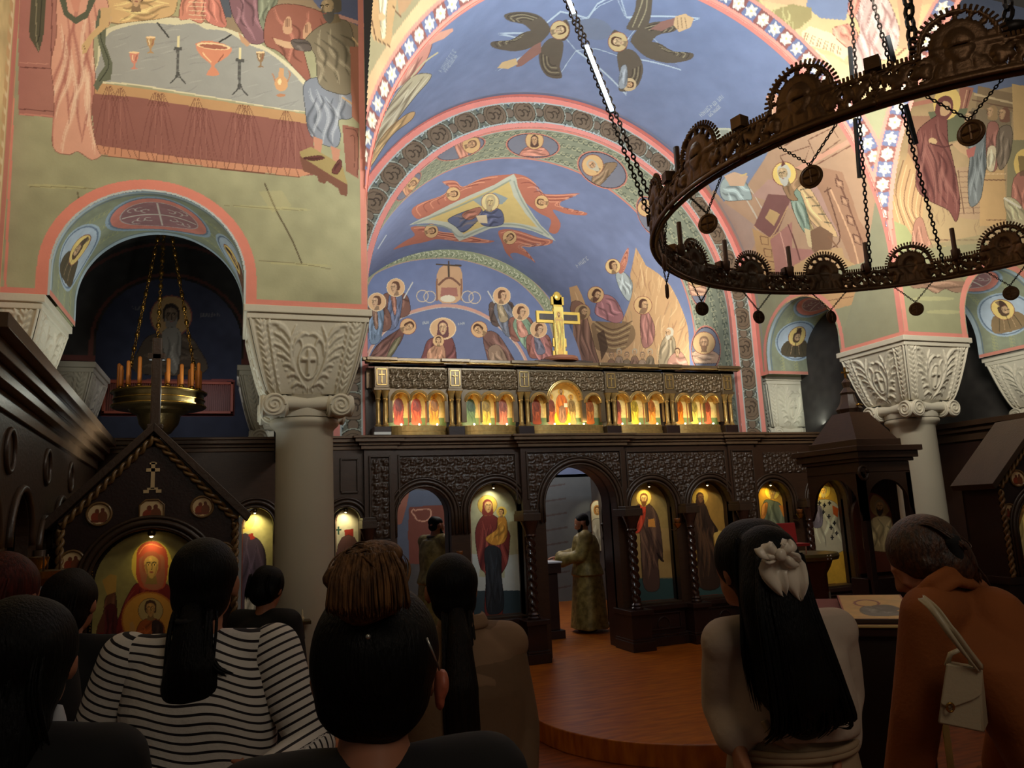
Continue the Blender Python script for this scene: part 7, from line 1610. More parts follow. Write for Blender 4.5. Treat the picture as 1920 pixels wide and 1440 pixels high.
def hand(B, wrist, d, pn, s=1.0, curl=.5, side=1):
    """palm and five fingers: d points along the hand, pn out of its back; side picks the thumb's side"""
    d = V3(d)/np.linalg.norm(d); pn = V3(pn)-d*np.dot(pn, d); pn /= np.linalg.norm(pn); r = np.cross(d, pn)*side
    for k in range(4): q = (k-1.5)*.019*s; B.cap(wrist+d*.012, wrist+d*.085*s+r*q, .018*s, .0125*s)
    for k, L in enumerate((.066, .076, .072, .056)):
        p = wrist+d*.088*s+r*((k-1.5)*-.0205*s); dd = d.copy(); ln = L*s/3
        for j in range(3):
            a = curl*(.45+.25*j); dd = dd*math.cos(a)-pn*math.sin(a); dd /= np.linalg.norm(dd); q = p+dd*ln*(1.2 if j == 0 else .95); B.cap(p, q, (.0092-.0008*j)*s, (.0086-.0010*j)*s); p = q
            pn = pn*math.cos(a)+d*0; pn = pn if np.linalg.norm(pn) > .1 else np.cross(r, dd)
        pn = np.cross(r*side, d); pn /= np.linalg.norm(pn)
    t0 = wrist+d*.022*s+r*.028*s; t1 = t0+(d*.55+r*.75-pn*.25)*.042*s; t2 = t1+(d*.85+r*.25-pn*.4)*.03*s; B.chain([t0, t1, t2], [.0125*s, .0105*s, .009*s])
def head_forms(B, H, f, r, u, s=1.0, face=True):
    """cranium, jaw, ears, nose, brow, lips; H is the centre of the head, f where the face looks"""
    B.ell(H+u*.02*s-f*.008*s, .076*s, .094*s, .088*s, f, r, u, 24, 16); B.ell(H-u*.045*s+f*.028*s, .056*s, .062*s, .062*s, f, r, u); B.ell(H-u*.085*s+f*.062*s, .026*s, .024*s, .022*s, f, r, u)
    B.ell(H+u*.0*s+f*.055*s, .058*s, .034*s, .05*s, f, r, u)
    if face:
        B.cap(H+u*.012*s+f*.088*s, H-u*.026*s+f*.107*s, .0085*s, .013*s); B.ell(H+u*.024*s+f*.082*s, .046*s, .012*s, .009*s, f, r, u)
        B.ell(H-u*.052*s+f*.09*s, .024*s, .01*s, .009*s, f, r, u)
        for k in (-1, 1): B.ell(H-u*.022*s+f*.072*s+r*k*.034*s, .02*s, .016*s, .018*s, f, r, u); B.ell(H-u*.029*s+f*.098*s+r*k*.011*s, .009*s, .01*s, .008*s, f, r, u)
    for k in (-1, 1): B.ell(H-u*.008*s-f*.006*s+r*k*.080*s, .011*s, .019*s, .033*s, f, r, u); B.ell(H-u*.034*s-f*.0*s+r*k*.078*s, .008*s, .011*s, .011*s, f, r, u)
def eyes(H, f, r, u, s, parent):
    w = MB(); d = MB()
    for k in (-1, 1): c = H+u*.006*s+f*.082*s+r*k*.030*s; w.ball(c, .0115*s, 12, 8); d.ball(c+f*.0075*s, .0058*s, 10, 6)
    for b, nm, c in ((w, 'eyes', mat('eye_white', (205, 196, 182), rough=.3)), (d, 'pupils', mat('pupil', (26, 18, 14), rough=.2))):
        o = b.build(nm, c, parent, smooth=True); o.matrix_parent_inverse = Matrix.Translation(-parent.location)
def person(label, N, ang, zf, h, group=None, sw=.165, head_ang=0, head_tilt=0, head_off=(0, 0, 0), lean=0.0, larm=None, rarm=None, voxel=.012, face=False, hands=(None, None), stride=.0, hs=1.0, open_eyes=True):
    """N: base of the neck in the place; everything else hangs from it by human proportions"""
    f, r = frame(ang); N = V3(N); e = empty('person', (N[0]-f[0]*lean*.5, N[1]-f[1]*lean*.5, zf), label, 'person', group)
    B = Blob(); hf, hr = frame(ang+head_ang); t = math.radians(head_tilt); hu = UP*math.cos(t)+hf*math.sin(t); hf2 = hf*math.cos(t)-UP*math.sin(t)
    H = N+UP*.135*hs+hf*.03+V3(head_off)
    head_forms(B, H, hf2, hr, hu, hs, face)
    pel = np.array([N[0], N[1], N[2]-.50])-f*lean
    sh = [N-r*sw-UP*.045, N+r*sw-UP*.045]
    B.chain([N-UP*.06-f*.01, N+UP*.02, H-hu*.05-hf*.01], [.066, .052, .05])
    B.loft([(pel-UP*.10, .15, .10), (pel, .165, .11), (pel+(N-pel)*.35, .125, .09), (pel+(N-pel)*.7, .155, .105), (N-UP*.08, .15, .085), (N-UP*.03, .09, .06)], f, r)
    B.cap(sh[0], sh[1], .052, .052)
    arms = []
    for k, (A, sd) in enumerate(((larm, -1), (rarm, 1))):
        el, wr = A if A is not None else (sh[k]+r*sd*.05-UP*.27, sh[k]+r*sd*.045+f*.06-UP*.51)
        el, wr = V3(el), V3(wr); arms.append((sh[k], el, wr)); B.chain([sh[k], el, wr], [.05, .038, .027])
        hd = hands[k]; d = (wr-el)/np.linalg.norm(wr-el)
        if hd is None: hand(B, wr, d, r*sd, 1.0, .35, -sd)
        else: hand(B, wr, hd[0], hd[1], 1.0, hd[2], hd[3] if len(hd) > 3 else -sd)
    feet = []
    for k, sd in enumerate((-1, 1)):
        hip = pel+r*sd*.085-UP*.03; ft = np.array([pel[0], pel[1], zf+.07])+f*(lean*.55+sd*stride)+r*sd*.09; kn = (hip+ft)/2+f*.025; feet.append(ft)
        B.chain([hip, kn, ft], [.082, .055, .040]); B.chain([ft-UP*.03-f*.04, ft-UP*.035+f*.13], [.034, .028])
    B.build('body', SKIN, e, voxel, 2)
    if face and open_eyes: eyes(H, hf2, hr, hu, hs, e)
    S = MB()
    for ft in feet: S.ball(ft-UP*.03+f*.04, 1, 14, 8, sc=(.048, .135, .04), M=Matrix(((r[0], f[0], 0), (r[1], f[1], 0), (r[2], f[2], 1))))
    o = S.build('shoes', mat('shoe_leather', (30, 24, 22), rough=.5), e, smooth=True); o.matrix_parent_inverse = Matrix.Translation(-e.location)
    return dict(e=e, f=f, r=r, N=N, H=H, hf=hf2, hr=hr, hu=hu, pel=pel, sh=sh, arms=arms, feet=feet, hs=hs, zf=zf)
def torso_secs(p, g=.03, zb=-.02, flare=.0):
    N, pel = p['N'], p['pel']
    return [(pel+UP*zb, .175+g+flare, .12+g+flare), (pel+(N-pel)*.25, .150+g, .105+g), (pel+(N-pel)*.65, .165+g, .115+g), (N-UP*.09, .155+g, .095+g), (N-UP*.035, .105+g, .07+g), (N-UP*.005, .055+g*.6, .055+g*.5)]
def sleeves(B, p, r0=.068, r1=.056, r2=.048, upto=.97):
    for (s, el, wr) in p['arms']: B.chain([s, el, s*0+el+(wr-el)*upto], [r0, r1, r2])
    B.cap(p['sh'][0], p['sh'][1], r0, r0)
def skirt(B, p, z1, w0, d0, w1, d1, z0=.03):
    pel = p['pel']; B.loft([(np.array([pel[0], pel[1], z1]), w1, d1), (np.array([pel[0], pel[1], (z1+pel[2])/2]), (w0+w1)/2, (d0+d1)/2), (pel+UP*z0, w0, d0)], p['f'], p['r'])
def strands(p, curves, m, n, spread, r=.004, name='hair_strands', seed=1, taper=True):
    """locks of hair: each follows the given guide curve with its own offset"""
    rg = random.Random(seed); b = MB()
    for i in range(n):
        g = spline(curves[i % len(curves)], 5); off = V3([rg.gauss(0, 1), rg.gauss(0, 1), rg.gauss(0, .5)]); off2 = V3([rg.gauss(0, 1), rg.gauss(0, 1), rg.gauss(0, .6)])
        m_ = len(g); cut = m_-rg.randrange(0, max(1, m_//6)); P = []
        for k in range(cut): t = k/(m_-1); P.append(g[k]+off*spread*(.4+.9*t)+off2*spread*.35*math.sin(3*t+i))
        q = r*rg.uniform(.6, 1.5); b.tube(P, [q*(1 if t < .75 else max(.15, (1-t)*4)) for t in np.linspace(0, 1, len(P))], 5)
    o = b.build(name, m, p['e'], smooth=True); o.matrix_parent_inverse = Matrix.Translation(-p['e'].location); return o
def hair_cap(B, p, g=.012, back=.0, low=-.05, s=None):
    s = s or p['hs']; H, f, r, u = p['H'], p['hf'], p['hr'], p['hu']
    B.ell(H+u*.026*s-f*.022*s, (.080+g)*s, (.092+g)*s, (.090+g)*s, f, r, u, 26, 18); B.ell(H-u*.03*s-f*.045*s, (.070+g)*s, (.060+g)*s, (.07+g)*s, f, r, u)
def wpt(px, py, D): return atD(px, py, D)

# ---- the woman in the striped shirt
N = wpt(378, 1192, 2.05)
p = person('person in a black and white striped shirt with a dark low ponytail', N, 14, F0, 1.66, sw=.185,
           larm=(wpt(172, 1400, 2.0), wpt(235, 1560, 1.85)), rarm=(wpt(588, 1395, 2.0), wpt(500, 1465, 1.8)), voxel=.009, head_ang=3, hands=(None, ((-.85, .3, -.3), (.2, -1, .2), .5, 1)))
e = p['e']
B = Blob().loft(torso_secs(p, .035, -.06, .02), p['f'], p['r']); B.cap(p['sh'][0]+UP*.0, p['sh'][1], .062, .062)
o = B.build('shirt', STRIPE, e, .008, 5, folds=.0035, fs=(7, 4, 9), seed=1)
bands(o, lambda c: (c[:, 2]+.10*(c@p['r']-N@p['r'])+.016*np.sin(c[:, 0]*11)+.008*np.sin(c[:, 0]*31+c[:, 2]*9))/.0212)
for k, (s, el, wr) in enumerate(p['arms']):
    B = Blob().chain([s, el, el+(wr-el)*.9], [.071, .058, .05]); o = B.build('sleeve', STRIPE, e, .008, 4, folds=.003, fs=(8, 5, 8), seed=3+k)
    d1 = (el-s)/np.linalg.norm(el-s); d2 = (wr-el)/np.linalg.norm(wr-el); L1 = np.linalg.norm(el-s)
    bands(o, lambda c: np.where((c-s)@d1 < L1*.97, (c-s)@d1+.5*0, L1*.97+np.maximum((c-el)@d2, -.02)*1.0)/.0212)
B = Blob(); skirt(B, p, F0+.1, .19, .13, .20, .16, .0); B.build('dark_trousers', BLACK, e, .014, 4)
B = Blob(); hair_cap(B, p, .008); B.build('hair', H_BLACK, e, .009, 4)
Hh = p['H']; back = Hh-p['hf']*.10-p['hu']*.065
tail = [back, back-p['hf']*.03-UP*.05+p['r']*.008, back-p['hf']*.045-UP*.13+p['r']*.014, back-p['hf']*.035-UP*.215+p['r']*.018]
B = Blob().chain([tail[0], tail[1]], [.03, .036]); B.loft([(tail[3]-UP*.028, .070, .022), (tail[2]-UP*.05, .074, .038), (tail[2], .064, .042), (tail[1], .045, .036), (tail[0], .026, .026)], p['f'], p['r']); B.build('ponytail', H_BLACK, e, .009, 3)
strands(p, [[t+p['r']*q for t in tail[:3]]+[tail[3]+p['r']*q*1.3-UP*.02] for q in (-.04, -.02, 0, .02, .04)], H_BLACK, 60, .010, .005, 'ponytail_locks', 4)
strands(p, [[tail[1]+p['r']*.02, tail[2]+p['r']*.06, tail[2]+p['r']*.095-UP*.02]], H_BLACK, 10, .006, .003, 'loose_lock', 5)
o = MB().tube([tail[0]+UP*.0-UP*.02+p['r']*.03*math.cos(t)+p['hf']*(-.015+.03*math.sin(t)) for t in np.linspace(0, 2*PI, 16, endpoint=False)], .007, 8, close=True).build('hair_band', BLACK, e, smooth=True); o.matrix_parent_inverse = Matrix.Translation(-e.location)

# ---- the nearest head, its bun coloured brown for the light coming through it
N = wpt(700, 1425, 1.12)
p = person('person closest to the camera with dark pinned-up hair and a messy bun coloured brown as if lit through', N, 10, F0, 1.60, sw=.17, hs=1.06, voxel=.009, head_ang=0, head_off=(.004, .0, -.022))
e = p['e']; B = Blob(); B.ell(p['H']+p['hu']*.026-p['hf']*.022, .098, .112, .106, p['hf'], p['hr'], p['hu'], 26, 18); B.ell(p['H']-p['hu']*.025-p['hf']*.045, .086, .07, .072, p['hf'], p['hr'], p['hu']); B.build('hair', H_BLACK, e, .008, 4, folds=.0015, fs=(20, 6, 10))
bc = wpt(690, 1082, 1.10); B = Blob().ell(bc+UP*.012, .042, .040, .038); B.ell(bc-UP*.035, .052, .044, .030); B.ell(bc-UP*.018+p['r']*.006, .048, .044, .040); B.ell(bc-p['r']*.042+UP*.0, .022, .02, .022); B.ell(bc+p['r']*.030+UP*.03, .026, .024, .018)
B.build('bun', H_LITBUN, e, .007, 3, folds=.003, fs=(26, 9, 20))
loops = []
rg = random.Random(4)
for i in range(26):
    a = rg.uniform(0, 2*PI); t = rg.uniform(-.9, .9); R_ = .044+.008*rg.random(); ax = V3([math.cos(a), math.sin(a), 0]); bx = V3([-math.sin(a)*t, math.cos(a)*t, 1]); bx /= np.linalg.norm(bx)
    ph = rg.uniform(0, 6); loops.append([bc+ax*R_*math.cos(ph+q)+bx*R_*.92*math.sin(ph+q) for q in np.linspace(0, rg.uniform(2, 3.6), 7)])
strands(p, loops, H_LITBUN, 200, .0045, .0017, 'bun_locks', 6)
strands(p, [[bc+p['r']*q*.8+UP*.034-p['f']*.036, bc+p['r']*q*1.1+UP*.005-p['f']*.054, bc+p['r']*q*1.2-UP*.03-p['f']*.056, bc+p['r']*q*1.15-UP*(.054-abs(q)*.25)-p['f']*.045] for q in np.linspace(-.041, .043, 13)], H_LITBUN, 190, .0025, .0019, 'swept_up_locks', 8)
o = MB().ball(wpt(690, 1194, .99), .0035, 8, 6).build('hair_pin', SILVER, e, smooth=True); o.matrix_parent_inverse = Matrix.Translation(-e.location)
o = MB().tube([wpt(800, 1196, 1.03), wpt(812, 1225, 1.03), wpt(824, 1256, 1.05)], .0016, 6).build('glasses_temple', SILVER, e, smooth=True); o.matrix_parent_inverse = Matrix.Translation(-e.location)
ec = wpt(824, 1292, 1.09); B = Blob().ell(ec, .008, .017, .027, p['hf'], p['hr'], UP); B.ell(ec+p['r']*.005+UP*.008, .009, .02, .02, p['hf'], p['hr'], UP); B.ell(ec-UP*.017, .007, .012, .012); B.build('ear', SKINE, e, .004, 2)
B = Blob().loft(torso_secs(p, .03, -.1), p['f'], p['r']); sleeves(B, p); B.build('dark_top', BLACK, e, .013, 4, folds=.003)
B = Blob(); skirt(B, p, F0+.1, .19, .13, .19, .15); B.build('dark_trousers', BLACK, e, .014, 4)

# ---- the woman in the beige trench coat
COAT = mat('trench_cloth', (116, 88, 62), rough=.8, noise=.12, nscale=7, bump=.15, bscale=70)
N = wpt(868, 1186, 2.5)
p = person('person in a beige trench coat with a long dark ponytail, seen from behind', N, 4, F0, 1.60, sw=.148, larm=(wpt(800, 1380, 2.55), wpt(820, 1520, 2.4)), rarm=(wpt(972, 1365, 2.5), wpt(975, 1500, 2.4)), head_off=(-.03, 0, 0))
e = p['e']; B = Blob().loft(torso_secs(p, .035, -.05, .02), p['f'], p['r']); sleeves(B, p, .070, .062, .056); skirt(B, p, .62, .215, .16, .25, .21); B.build('trench_coat', COAT, e, .010, 4, folds=.0055, fs=(6, 4, 6), seed=2)
fl = [wpt(868, 1195, 2.36), wpt(905, 1192, 2.37), wpt(950, 1218, 2.40), wpt(968, 1245, 2.44), wpt(964, 1275, 2.42), wpt(910, 1278, 2.34), wpt(870, 1280, 2.34)]
B = Blob(); B.loft([(p['N']-UP*.15, .182, .150), (p['N']-UP*.06, .175, .122), (p['N']-UP*.02, .13, .10), (p['N']+UP*.015, .08, .075)], p['f'], p['r']); B.cap(p['sh'][0], p['sh'][1], .074, .074); B.build('storm_flap', mat('trench_flap', (140, 108, 80), rough=.8, noise=.1, nscale=8), e, .009, 3, folds=.002)
B = Blob(); c = p['N']+UP*.025
for k in range(14): a = PI*(k/13)+0; B.cap(c+p['r']*.075*math.cos(a)-p['f']*.07*math.sin(a), c+UP*.03+p['r']*.066*math.cos(a)-p['f']*.058*math.sin(a), .013, .009)
B.build('collar', MATS['trench_flap'], e, .007, 2)
B = Blob(); hair_cap(B, p, .006); B.build('hair', H_BLACK, e, .009, 4)
back = p['H']-p['hf']*.085-UP*.06; tail = [back, back-p['f']*.04-UP*.09-p['r']*.005, back-p['f']*.07-UP*.22-p['r']*.01, back-p['f']*.07-UP*.42-p['r']*.005, back-p['f']*.06-UP*.5+p['r']*.01]
B = Blob().chain(tail, [.03, .042, .058, .055, .02]); B.build('ponytail', H_DBROWN, e, .01, 3); strands(p, [[t+p['r']*q for t in tail] for q in (-.04, -.015, .015, .04)], H_DBROWN, 50, .009, .0045, 'ponytail_locks', 11)

# ---- the girl with the white bow
CREAM_C = mat('cream_wool', (188, 168, 150), rough=.85, noise=.08, nscale=8, bump=.15, bscale=60); BEIGE = mat('beige_skirt_cloth', (160, 134, 104), rough=.8, noise=.12, nscale=6)
N = wpt(1462, 1160, 2.02)
p = person('person with very long black hair and a white satin bow, in a cropped cream jacket', N, 4, F0, 1.60, sw=.165, larm=(wpt(1370, 1320, 2.0), wpt(1384, 1395, 1.9)), rarm=(wpt(1572, 1300, 2.1), wpt(1565, 1400, 1.95)), head_off=(-.055, 0, -.0), head_ang=-14, voxel=.009)
e = p['e']; B = Blob().loft([(p['N']-UP*.275, .175, .135), (p['N']-UP*.2, .18, .14), (p['N']-UP*.09, .185, .125), (p['N']-UP*.035, .13, .09), (p['N'], .07, .065)], p['f'], p['r'])
for (s, el, wr) in p['arms']: B.chain([s, (s+el)/2, el, el+(wr-el)*.75, wr], [.060, .070, .074, .058, .034])
B.cap(p['sh'][0], p['sh'][1], .066, .066); B.build('cropped_jacket', CREAM_C, e, .009, 5, folds=.005, fs=(5, 4, 6), seed=5)
B = Blob(); B.loft([(np.array([p['pel'][0], p['pel'][1], F0+.28]), .32, .26), (p['pel']-UP*.35, .27, .22), (p['pel']-UP*.02, .215, .165), (p['pel']+UP*.12, .178, .135), (p['pel']+UP*.26, .142, .11)], p['f'], p['r']); B.build('pleated_skirt', BEIGE, e, .010, 3, folds=.009, fs=(9, 2, 3), seed=1)
g = MB()
for s_ in (0, 1): g.tube([p['pel']+UP*(.20-.012*s_)+p['r']*.166*math.cos(t)+p['f']*.128*math.sin(t) for t in np.linspace(0, 2*PI, 40, endpoint=False)], .009, 6, close=True)
g.tube([wpt(1432, 1352, 1.86), wpt(1452, 1385, 1.85), wpt(1500, 1410, 1.86), wpt(1545, 1432, 1.88)], .010, 6); o = g.build('skirt_sash', BEIGE, e, smooth=True); o.matrix_parent_inverse = Matrix.Translation(-e.location)
B = Blob(); hair_cap(B, p, .012, s=1.03)
guide = [wpt(1440, 1040, 1.92), wpt(1450, 1120, 1.86), wpt(1470, 1200, 1.83), wpt(1490, 1280, 1.82), wpt(1502, 1345, 1.83)]
B.chain(guide, [.075, .082, .088, .092, .055]); B.chain([g_+p['r']*.035 for g_ in guide[1:]], [.055, .07, .08, .045]); B.build('hair', H_BLACK, e, .010, 4, folds=.002, fs=(16, 2, 2))
strands(p, [[V3(g_)+p['r']*q*(.7+.5*i/4)-p['f']*.055 for i, g_ in enumerate(guide)]+[V3(guide[-1])+p['r']*q*1.25-UP*(.03+.02*math.sin(q*60))] for q in np.linspace(-.085, .078, 12)], H_BLACK, 170, .008, .0042, 'long_locks', 12)
strands(p, [[wpt(1382, 1010, 1.95), wpt(1384, 1070, 1.93), wpt(1398, 1130, 1.9), wpt(1405, 1230, 1.85), wpt(1425, 1330, 1.84)]], H_BLACK, 34, .008, .004, 'side_locks', 13)
SATIN = mat('white_satin', (226, 212, 192), rough=.32, sheen=.4)
def ribbon(name, pts, ws, thick, par, mt=None):
    P = spline(pts, 6); W = np.interp(np.linspace(0, 1, len(P)), np.linspace(0, 1, len(ws)), ws); d = np.gradient(P, axis=0); vs = []; n = len(P); m_ = 7
    vd = V3(_f)
    for i in range(n):
        t = d[i]/np.linalg.norm(d[i]); s = np.cross(t, vd); s /= max(np.linalg.norm(s), 1e-6)
        for k in range(m_): q = (k/(m_-1)-.5)*2; vs.append(P[i]+s*W[i]*q-vd*(.006*math.cos(q*PI*1.5+i*.2)))
    fs_ = [(i*m_+k, i*m_+k+1, (i+1)*m_+k+1, (i+1)*m_+k) for i in range(n-1) for k in range(m_-1)]
    o = MB().add(vs, fs_).build(name, mt or SATIN, par, smooth=True); md = o.modifiers.new('t', 'SOLIDIFY'); md.thickness = thick; return o
bw = empty('hair_bow', wpt(1463, 1038, 1.80), 'large white satin bow clipped in long black hair', 'bow'); bi = Matrix.Translation(-bw.location)
D0 = 1.80
def pinned(o): o.matrix_parent_inverse = bi; return o
pinned(ribbon('ribbon_tail', [wpt(1461, 1040, D0), wpt(1450, 1068, D0-.01), wpt(1463, 1098, D0-.02), wpt(1471, 1118, D0-.01)], [.018, .033, .020, .003], .002, bw)); pinned(ribbon('ribbon_tail', [wpt(1466, 1040, D0), wpt(1485, 1066, D0-.01), wpt(1496, 1098, D0-.02), wpt(1501, 1125, D0-.01)], [.018, .032, .024, .003], .002, bw))
for L, W in (([(1461, 1041), (1448, 1037), (1436, 1031), (1429, 1024)], [.006, .016, .023, .019]), ([(1461, 1041), (1450, 1046), (1440, 1048), (1431, 1045)], [.005, .010, .012, .006]), ([(1466, 1040), (1473, 1032), (1477, 1024), (1474, 1012)], [.006, .016, .020, .006]), ([(1467, 1042), (1478, 1046), (1488, 1050), (1497, 1054)], [.007, .017, .019, .008])):
    pinned(ribbon('ribbon_loop', [wpt(a, b, D0-.012-.012*k*(3-k)/2) for k, (a, b) in enumerate(L)], W, .004, bw))
B = Blob().ell(wpt(1464, 1040, D0-.03), .014, .012, .016); B.build('ribbon_knot', SATIN, bw, .004, 2)

# ---- the woman in brown bending over the stand, with her white bag
BCOAT = mat('brown_wool', (142, 76, 26), rough=.85, noise=.12, nscale=6, bump=.2, bscale=90)
N = wpt(1776, 1108, 2.28)
p = person('person in a brown wool coat bending over the icon lectern, hair tied back', N, -26, F0, 1.66, sw=.175, lean=.30, head_ang=-10, head_tilt=34, head_off=(-.042, -.01, -.045), larm=(wpt(1722, 1330, 2.15), wpt(1700, 1480, 2.2)), rarm=(wpt(1905, 1330, 2.35), wpt(1880, 1440, 2.5)), face=True, open_eyes=False, voxel=.008)
e = p['e']; B = Blob(); Np, pl_ = p['N'], p['pel']
B.loft([(pl_-UP*.22, .24, .19), (pl_-UP*.05, .225, .17), (pl_+(Np-pl_)*.3, .205, .16), (pl_+(Np-pl_)*.65, .215, .16), (Np-UP*.10-p['f']*.02, .20, .135), (Np-UP*.045, .13, .10), (Np-UP*.01, .075, .07)], p['f'], p['r']); sleeves(B, p, .082, .070, .060); B.cap(Np-UP*.08-p['f']*.10, Np-UP*.25-p['f']*.17, .10, .12); B.build('wool_coat', BCOAT, e, .010, 5, folds=.0035, fs=(5, 4, 5), seed=7)
B = Blob(); cc = [wpt(1718, 1118, 2.16), wpt(1745, 1090, 2.15), wpt(1775, 1072, 2.17), wpt(1805, 1078, 2.22), wpt(1828, 1092, 2.30)]
for i in range(4): B.cap(cc[i], cc[i+1], .017, .017); B.cap(V3(cc[i])-UP*.028-p['f']*.02, V3(cc[i+1])-UP*.028-p['f']*.02, .014, .014)
B.build('collar', BCOAT, e, .008, 2)
B = Blob(); hair_cap(B, p, .010, s=1.04); B.ell(p['H']-p['hf']*.012-p['hu']*.012, .100, .052, .056, p['hf'], p['hr'], p['hu']); B.build('hair', H_DBROWN if False else mat('chestnut_hair', (84, 50, 28), rough=.42, noise=.5, nscale=10, rgb2=(40, 24, 16), stretch=(10, 10, 4), bump=.5, bscale=16), e, .008, 4)
CH = MATS['chestnut_hair']
tb = wpt(1800, 1030, 2.22); tail = [tb, wpt(1812, 1052, 2.22), wpt(1826, 1075, 2.24), wpt(1832, 1090, 2.27)]
B = Blob().chain(tail, [.028, .027, .018, .008]); B.build('ponytail', CH, e, .007, 2); strands(p, [tail], CH, 24, .008, .003, 'ponytail_locks', 15); B = Blob().cap(wpt(1787, 1015, 2.2), wpt(1796, 1050, 2.2), .022, .018); B.build('hair_clip', BLACK, e, .007, 2)
Hh = p['H']; strands(p, [[Hh+p['hu']*.11-p['hf']*.02+p['hr']*q*.4, Hh+p['hu']*.07-p['hf']*.09+p['hr']*q, Hh-p['hf']*.115-p['hu']*.02+p['hr']*q*.9, V3(tb)+p['hr']*q*.2] for q in (-.07, -.045, -.02, .0, .02, .045, .07)], CH, 110, .004, .0022, 'combed_locks', 16)
B = Blob(); skirt(B, p, F0+.12, .19, .14, .16, .15, -.2); B.build('white_trousers', mat('white_denim', (176, 164, 146), rough=.8, noise=.1), e, .013, 3, folds=.004)
BAGM = mat('cream_leather', (186, 170, 140), rough=.38, noise=.05, nscale=9, bump=.1, bscale=110)
bg = empty('shoulder_bag', wpt(1812, 1378, 1.98), 'cream leather shoulder bag with flap, hanging behind the brown coat', 'bag'); bi = Matrix.Translation(-bg.location)
Db = 1.98; q = [wpt(1774, 1245, Db), wpt(1838, 1256, Db), wpt(1846, 1376, Db), wpt(1757, 1358, Db)]; dn = V3(_f)*.055+V3(RX)*.045
def pb(o): o.matrix_parent_inverse = bi; return o
vs = [tuple(v) for v in q]+[tuple(V3(v)+dn*(.55 if i < 2 else 1)) for i, v in enumerate(q)]
pb(MB().add(vs, [(0, 1, 2, 3), (7, 6, 5, 4), (0, 4, 5, 1), (1, 5, 6, 2), (2, 6, 7, 3), (3, 7, 4, 0)]).build('bag_body', BAGM, bg, bevel=.007, smooth=30))
fw_ = V3(_f)*-.006; fl = [wpt(1773, 1243, Db), wpt(1840, 1254, Db), wpt(1838, 1300, Db), wpt(1822, 1310, Db), wpt(1778, 1326, Db), wpt(1762, 1318, Db)]
pb(MB().add([tuple(V3(v)+fw_*1.5) for v in fl]+[tuple(V3(v)+fw_*.2) for v in fl], [tuple(range(6)), tuple(range(6, 12))[::-1]]+[(i, (i+1) % 6, 6+(i+1) % 6, 6+i) for i in range(6)]).build('bag_flap', BAGM, bg, bevel=.003))
pb(MB().tube([V3(wpt(1776, 1322, Db))+fw_*2.4+V3(RX)*.009*math.cos(t)+V3(UX)*.011*math.sin(t) for t in np.linspace(0, 2*PI, 16, endpoint=False)], .003, 6, close=True).build('clasp', BRASS, bg, smooth=True))
pb(MB().tube([wpt(1775, 1248, Db+.02), wpt(1782, 1226, Db+.02), wpt(1800, 1218, Db+.02), wpt(1815, 1224, Db+.02), wpt(1824, 1252, Db+.02)], .0065, 8).build('top_handle', BAGM, bg, smooth=True))
pb(MB().tube([wpt(1833, 1254, Db+.0)+V3(RX)*.010*math.cos(t)+V3(UX)*.010*math.sin(t) for t in np.linspace(0, 2*PI, 14, endpoint=False)], .0028, 6, close=True).tube([wpt(1806, 1252, Db), wpt(1822, 1254, Db)], .005, 6).build('strap_ring', SILVER, bg, smooth=True))
pb(ribbon('shoulder_strap', [wpt(1728, 1121, 2.02), wpt(1752, 1142, 1.98), wpt(1782, 1182, 1.95), wpt(1812, 1222, 1.95), wpt(1838, 1254, 1.97)], [.011]*5, .003, bg, BAGM))

# ---- dark figures at the left rim
def simple(label, N, ang, hair, cloth, hs=1.0, sw=.17, tail=None, low=.55, **kw):
    p = person(label, N, ang, F0, 1.6, sw=sw, hs=hs, voxel=.012, **kw); e = p['e']
    B = Blob().loft(torso_secs(p, .04, -.05, .03), p['f'], p['r']); sleeves(B, p, .078, .064, .055); skirt(B, p, low, .20, .15, .22, .18); B.build('dark_coat', cloth, e, .012, 4, folds=.004, seed=hs*9)
    B = Blob(); hair_cap(B, p, .012); 
    if tail: B.chain([p['H']-p['hf']*.05-UP*.02, p['H']-p['hf']*.07-UP*.12, p['N']-p['f']*.09-UP*.12], [.07, .075, .05])
    B.build('hair', hair, e, .010, 4, folds=.002, fs=(18, 4, 6)); strands(p, [[p['H']-p['hf']*.09+p['hr']*q+UP*.05, p['H']-p['hf']*.115+p['hr']*q-UP*.04, p['H']-p['hf']*.09+p['hr']*q*1.2-UP*(.14 if tail else .09)] for q in (-.06, -.02, .02, .06)], hair, 40, .006, .003, 'loose_locks', int(hs*20))
    return p
p = simple('person in black with pinned dark curly hair, left of the striped shirt', wpt(122, 1208, 2.72), 20, H_DBROWN, BLACK, 1.0, sw=.16)
p = simple('person with straight dark hair at the lower left corner, one white sleeve showing', wpt(28, 1395, 1.45), 12, H_BLACK, BLACK, 1.05, sw=.165, tail=True)
B = Blob().chain([wpt(108, 1330, 1.5), wpt(112, 1400, 1.48), wpt(112, 1500, 1.45)], [.012, .022, .03]); B.build('white_sleeve', mat('white_cloth', (190, 190, 196), rough=.8), p['e'], .006, 3)
p = simple('person with reddish hair at the left rim, behind the dark-haired head', wpt(-4, 1205, 2.25), 25, H_RED, BLACK, 1.0, sw=.16, tail=True)
p = simple('person in black bending to an icon just left of the white column', wpt(497, 1152, 4.3), 35, H_BLACK, BLACK, 1.0, sw=.15, head_tilt=25)

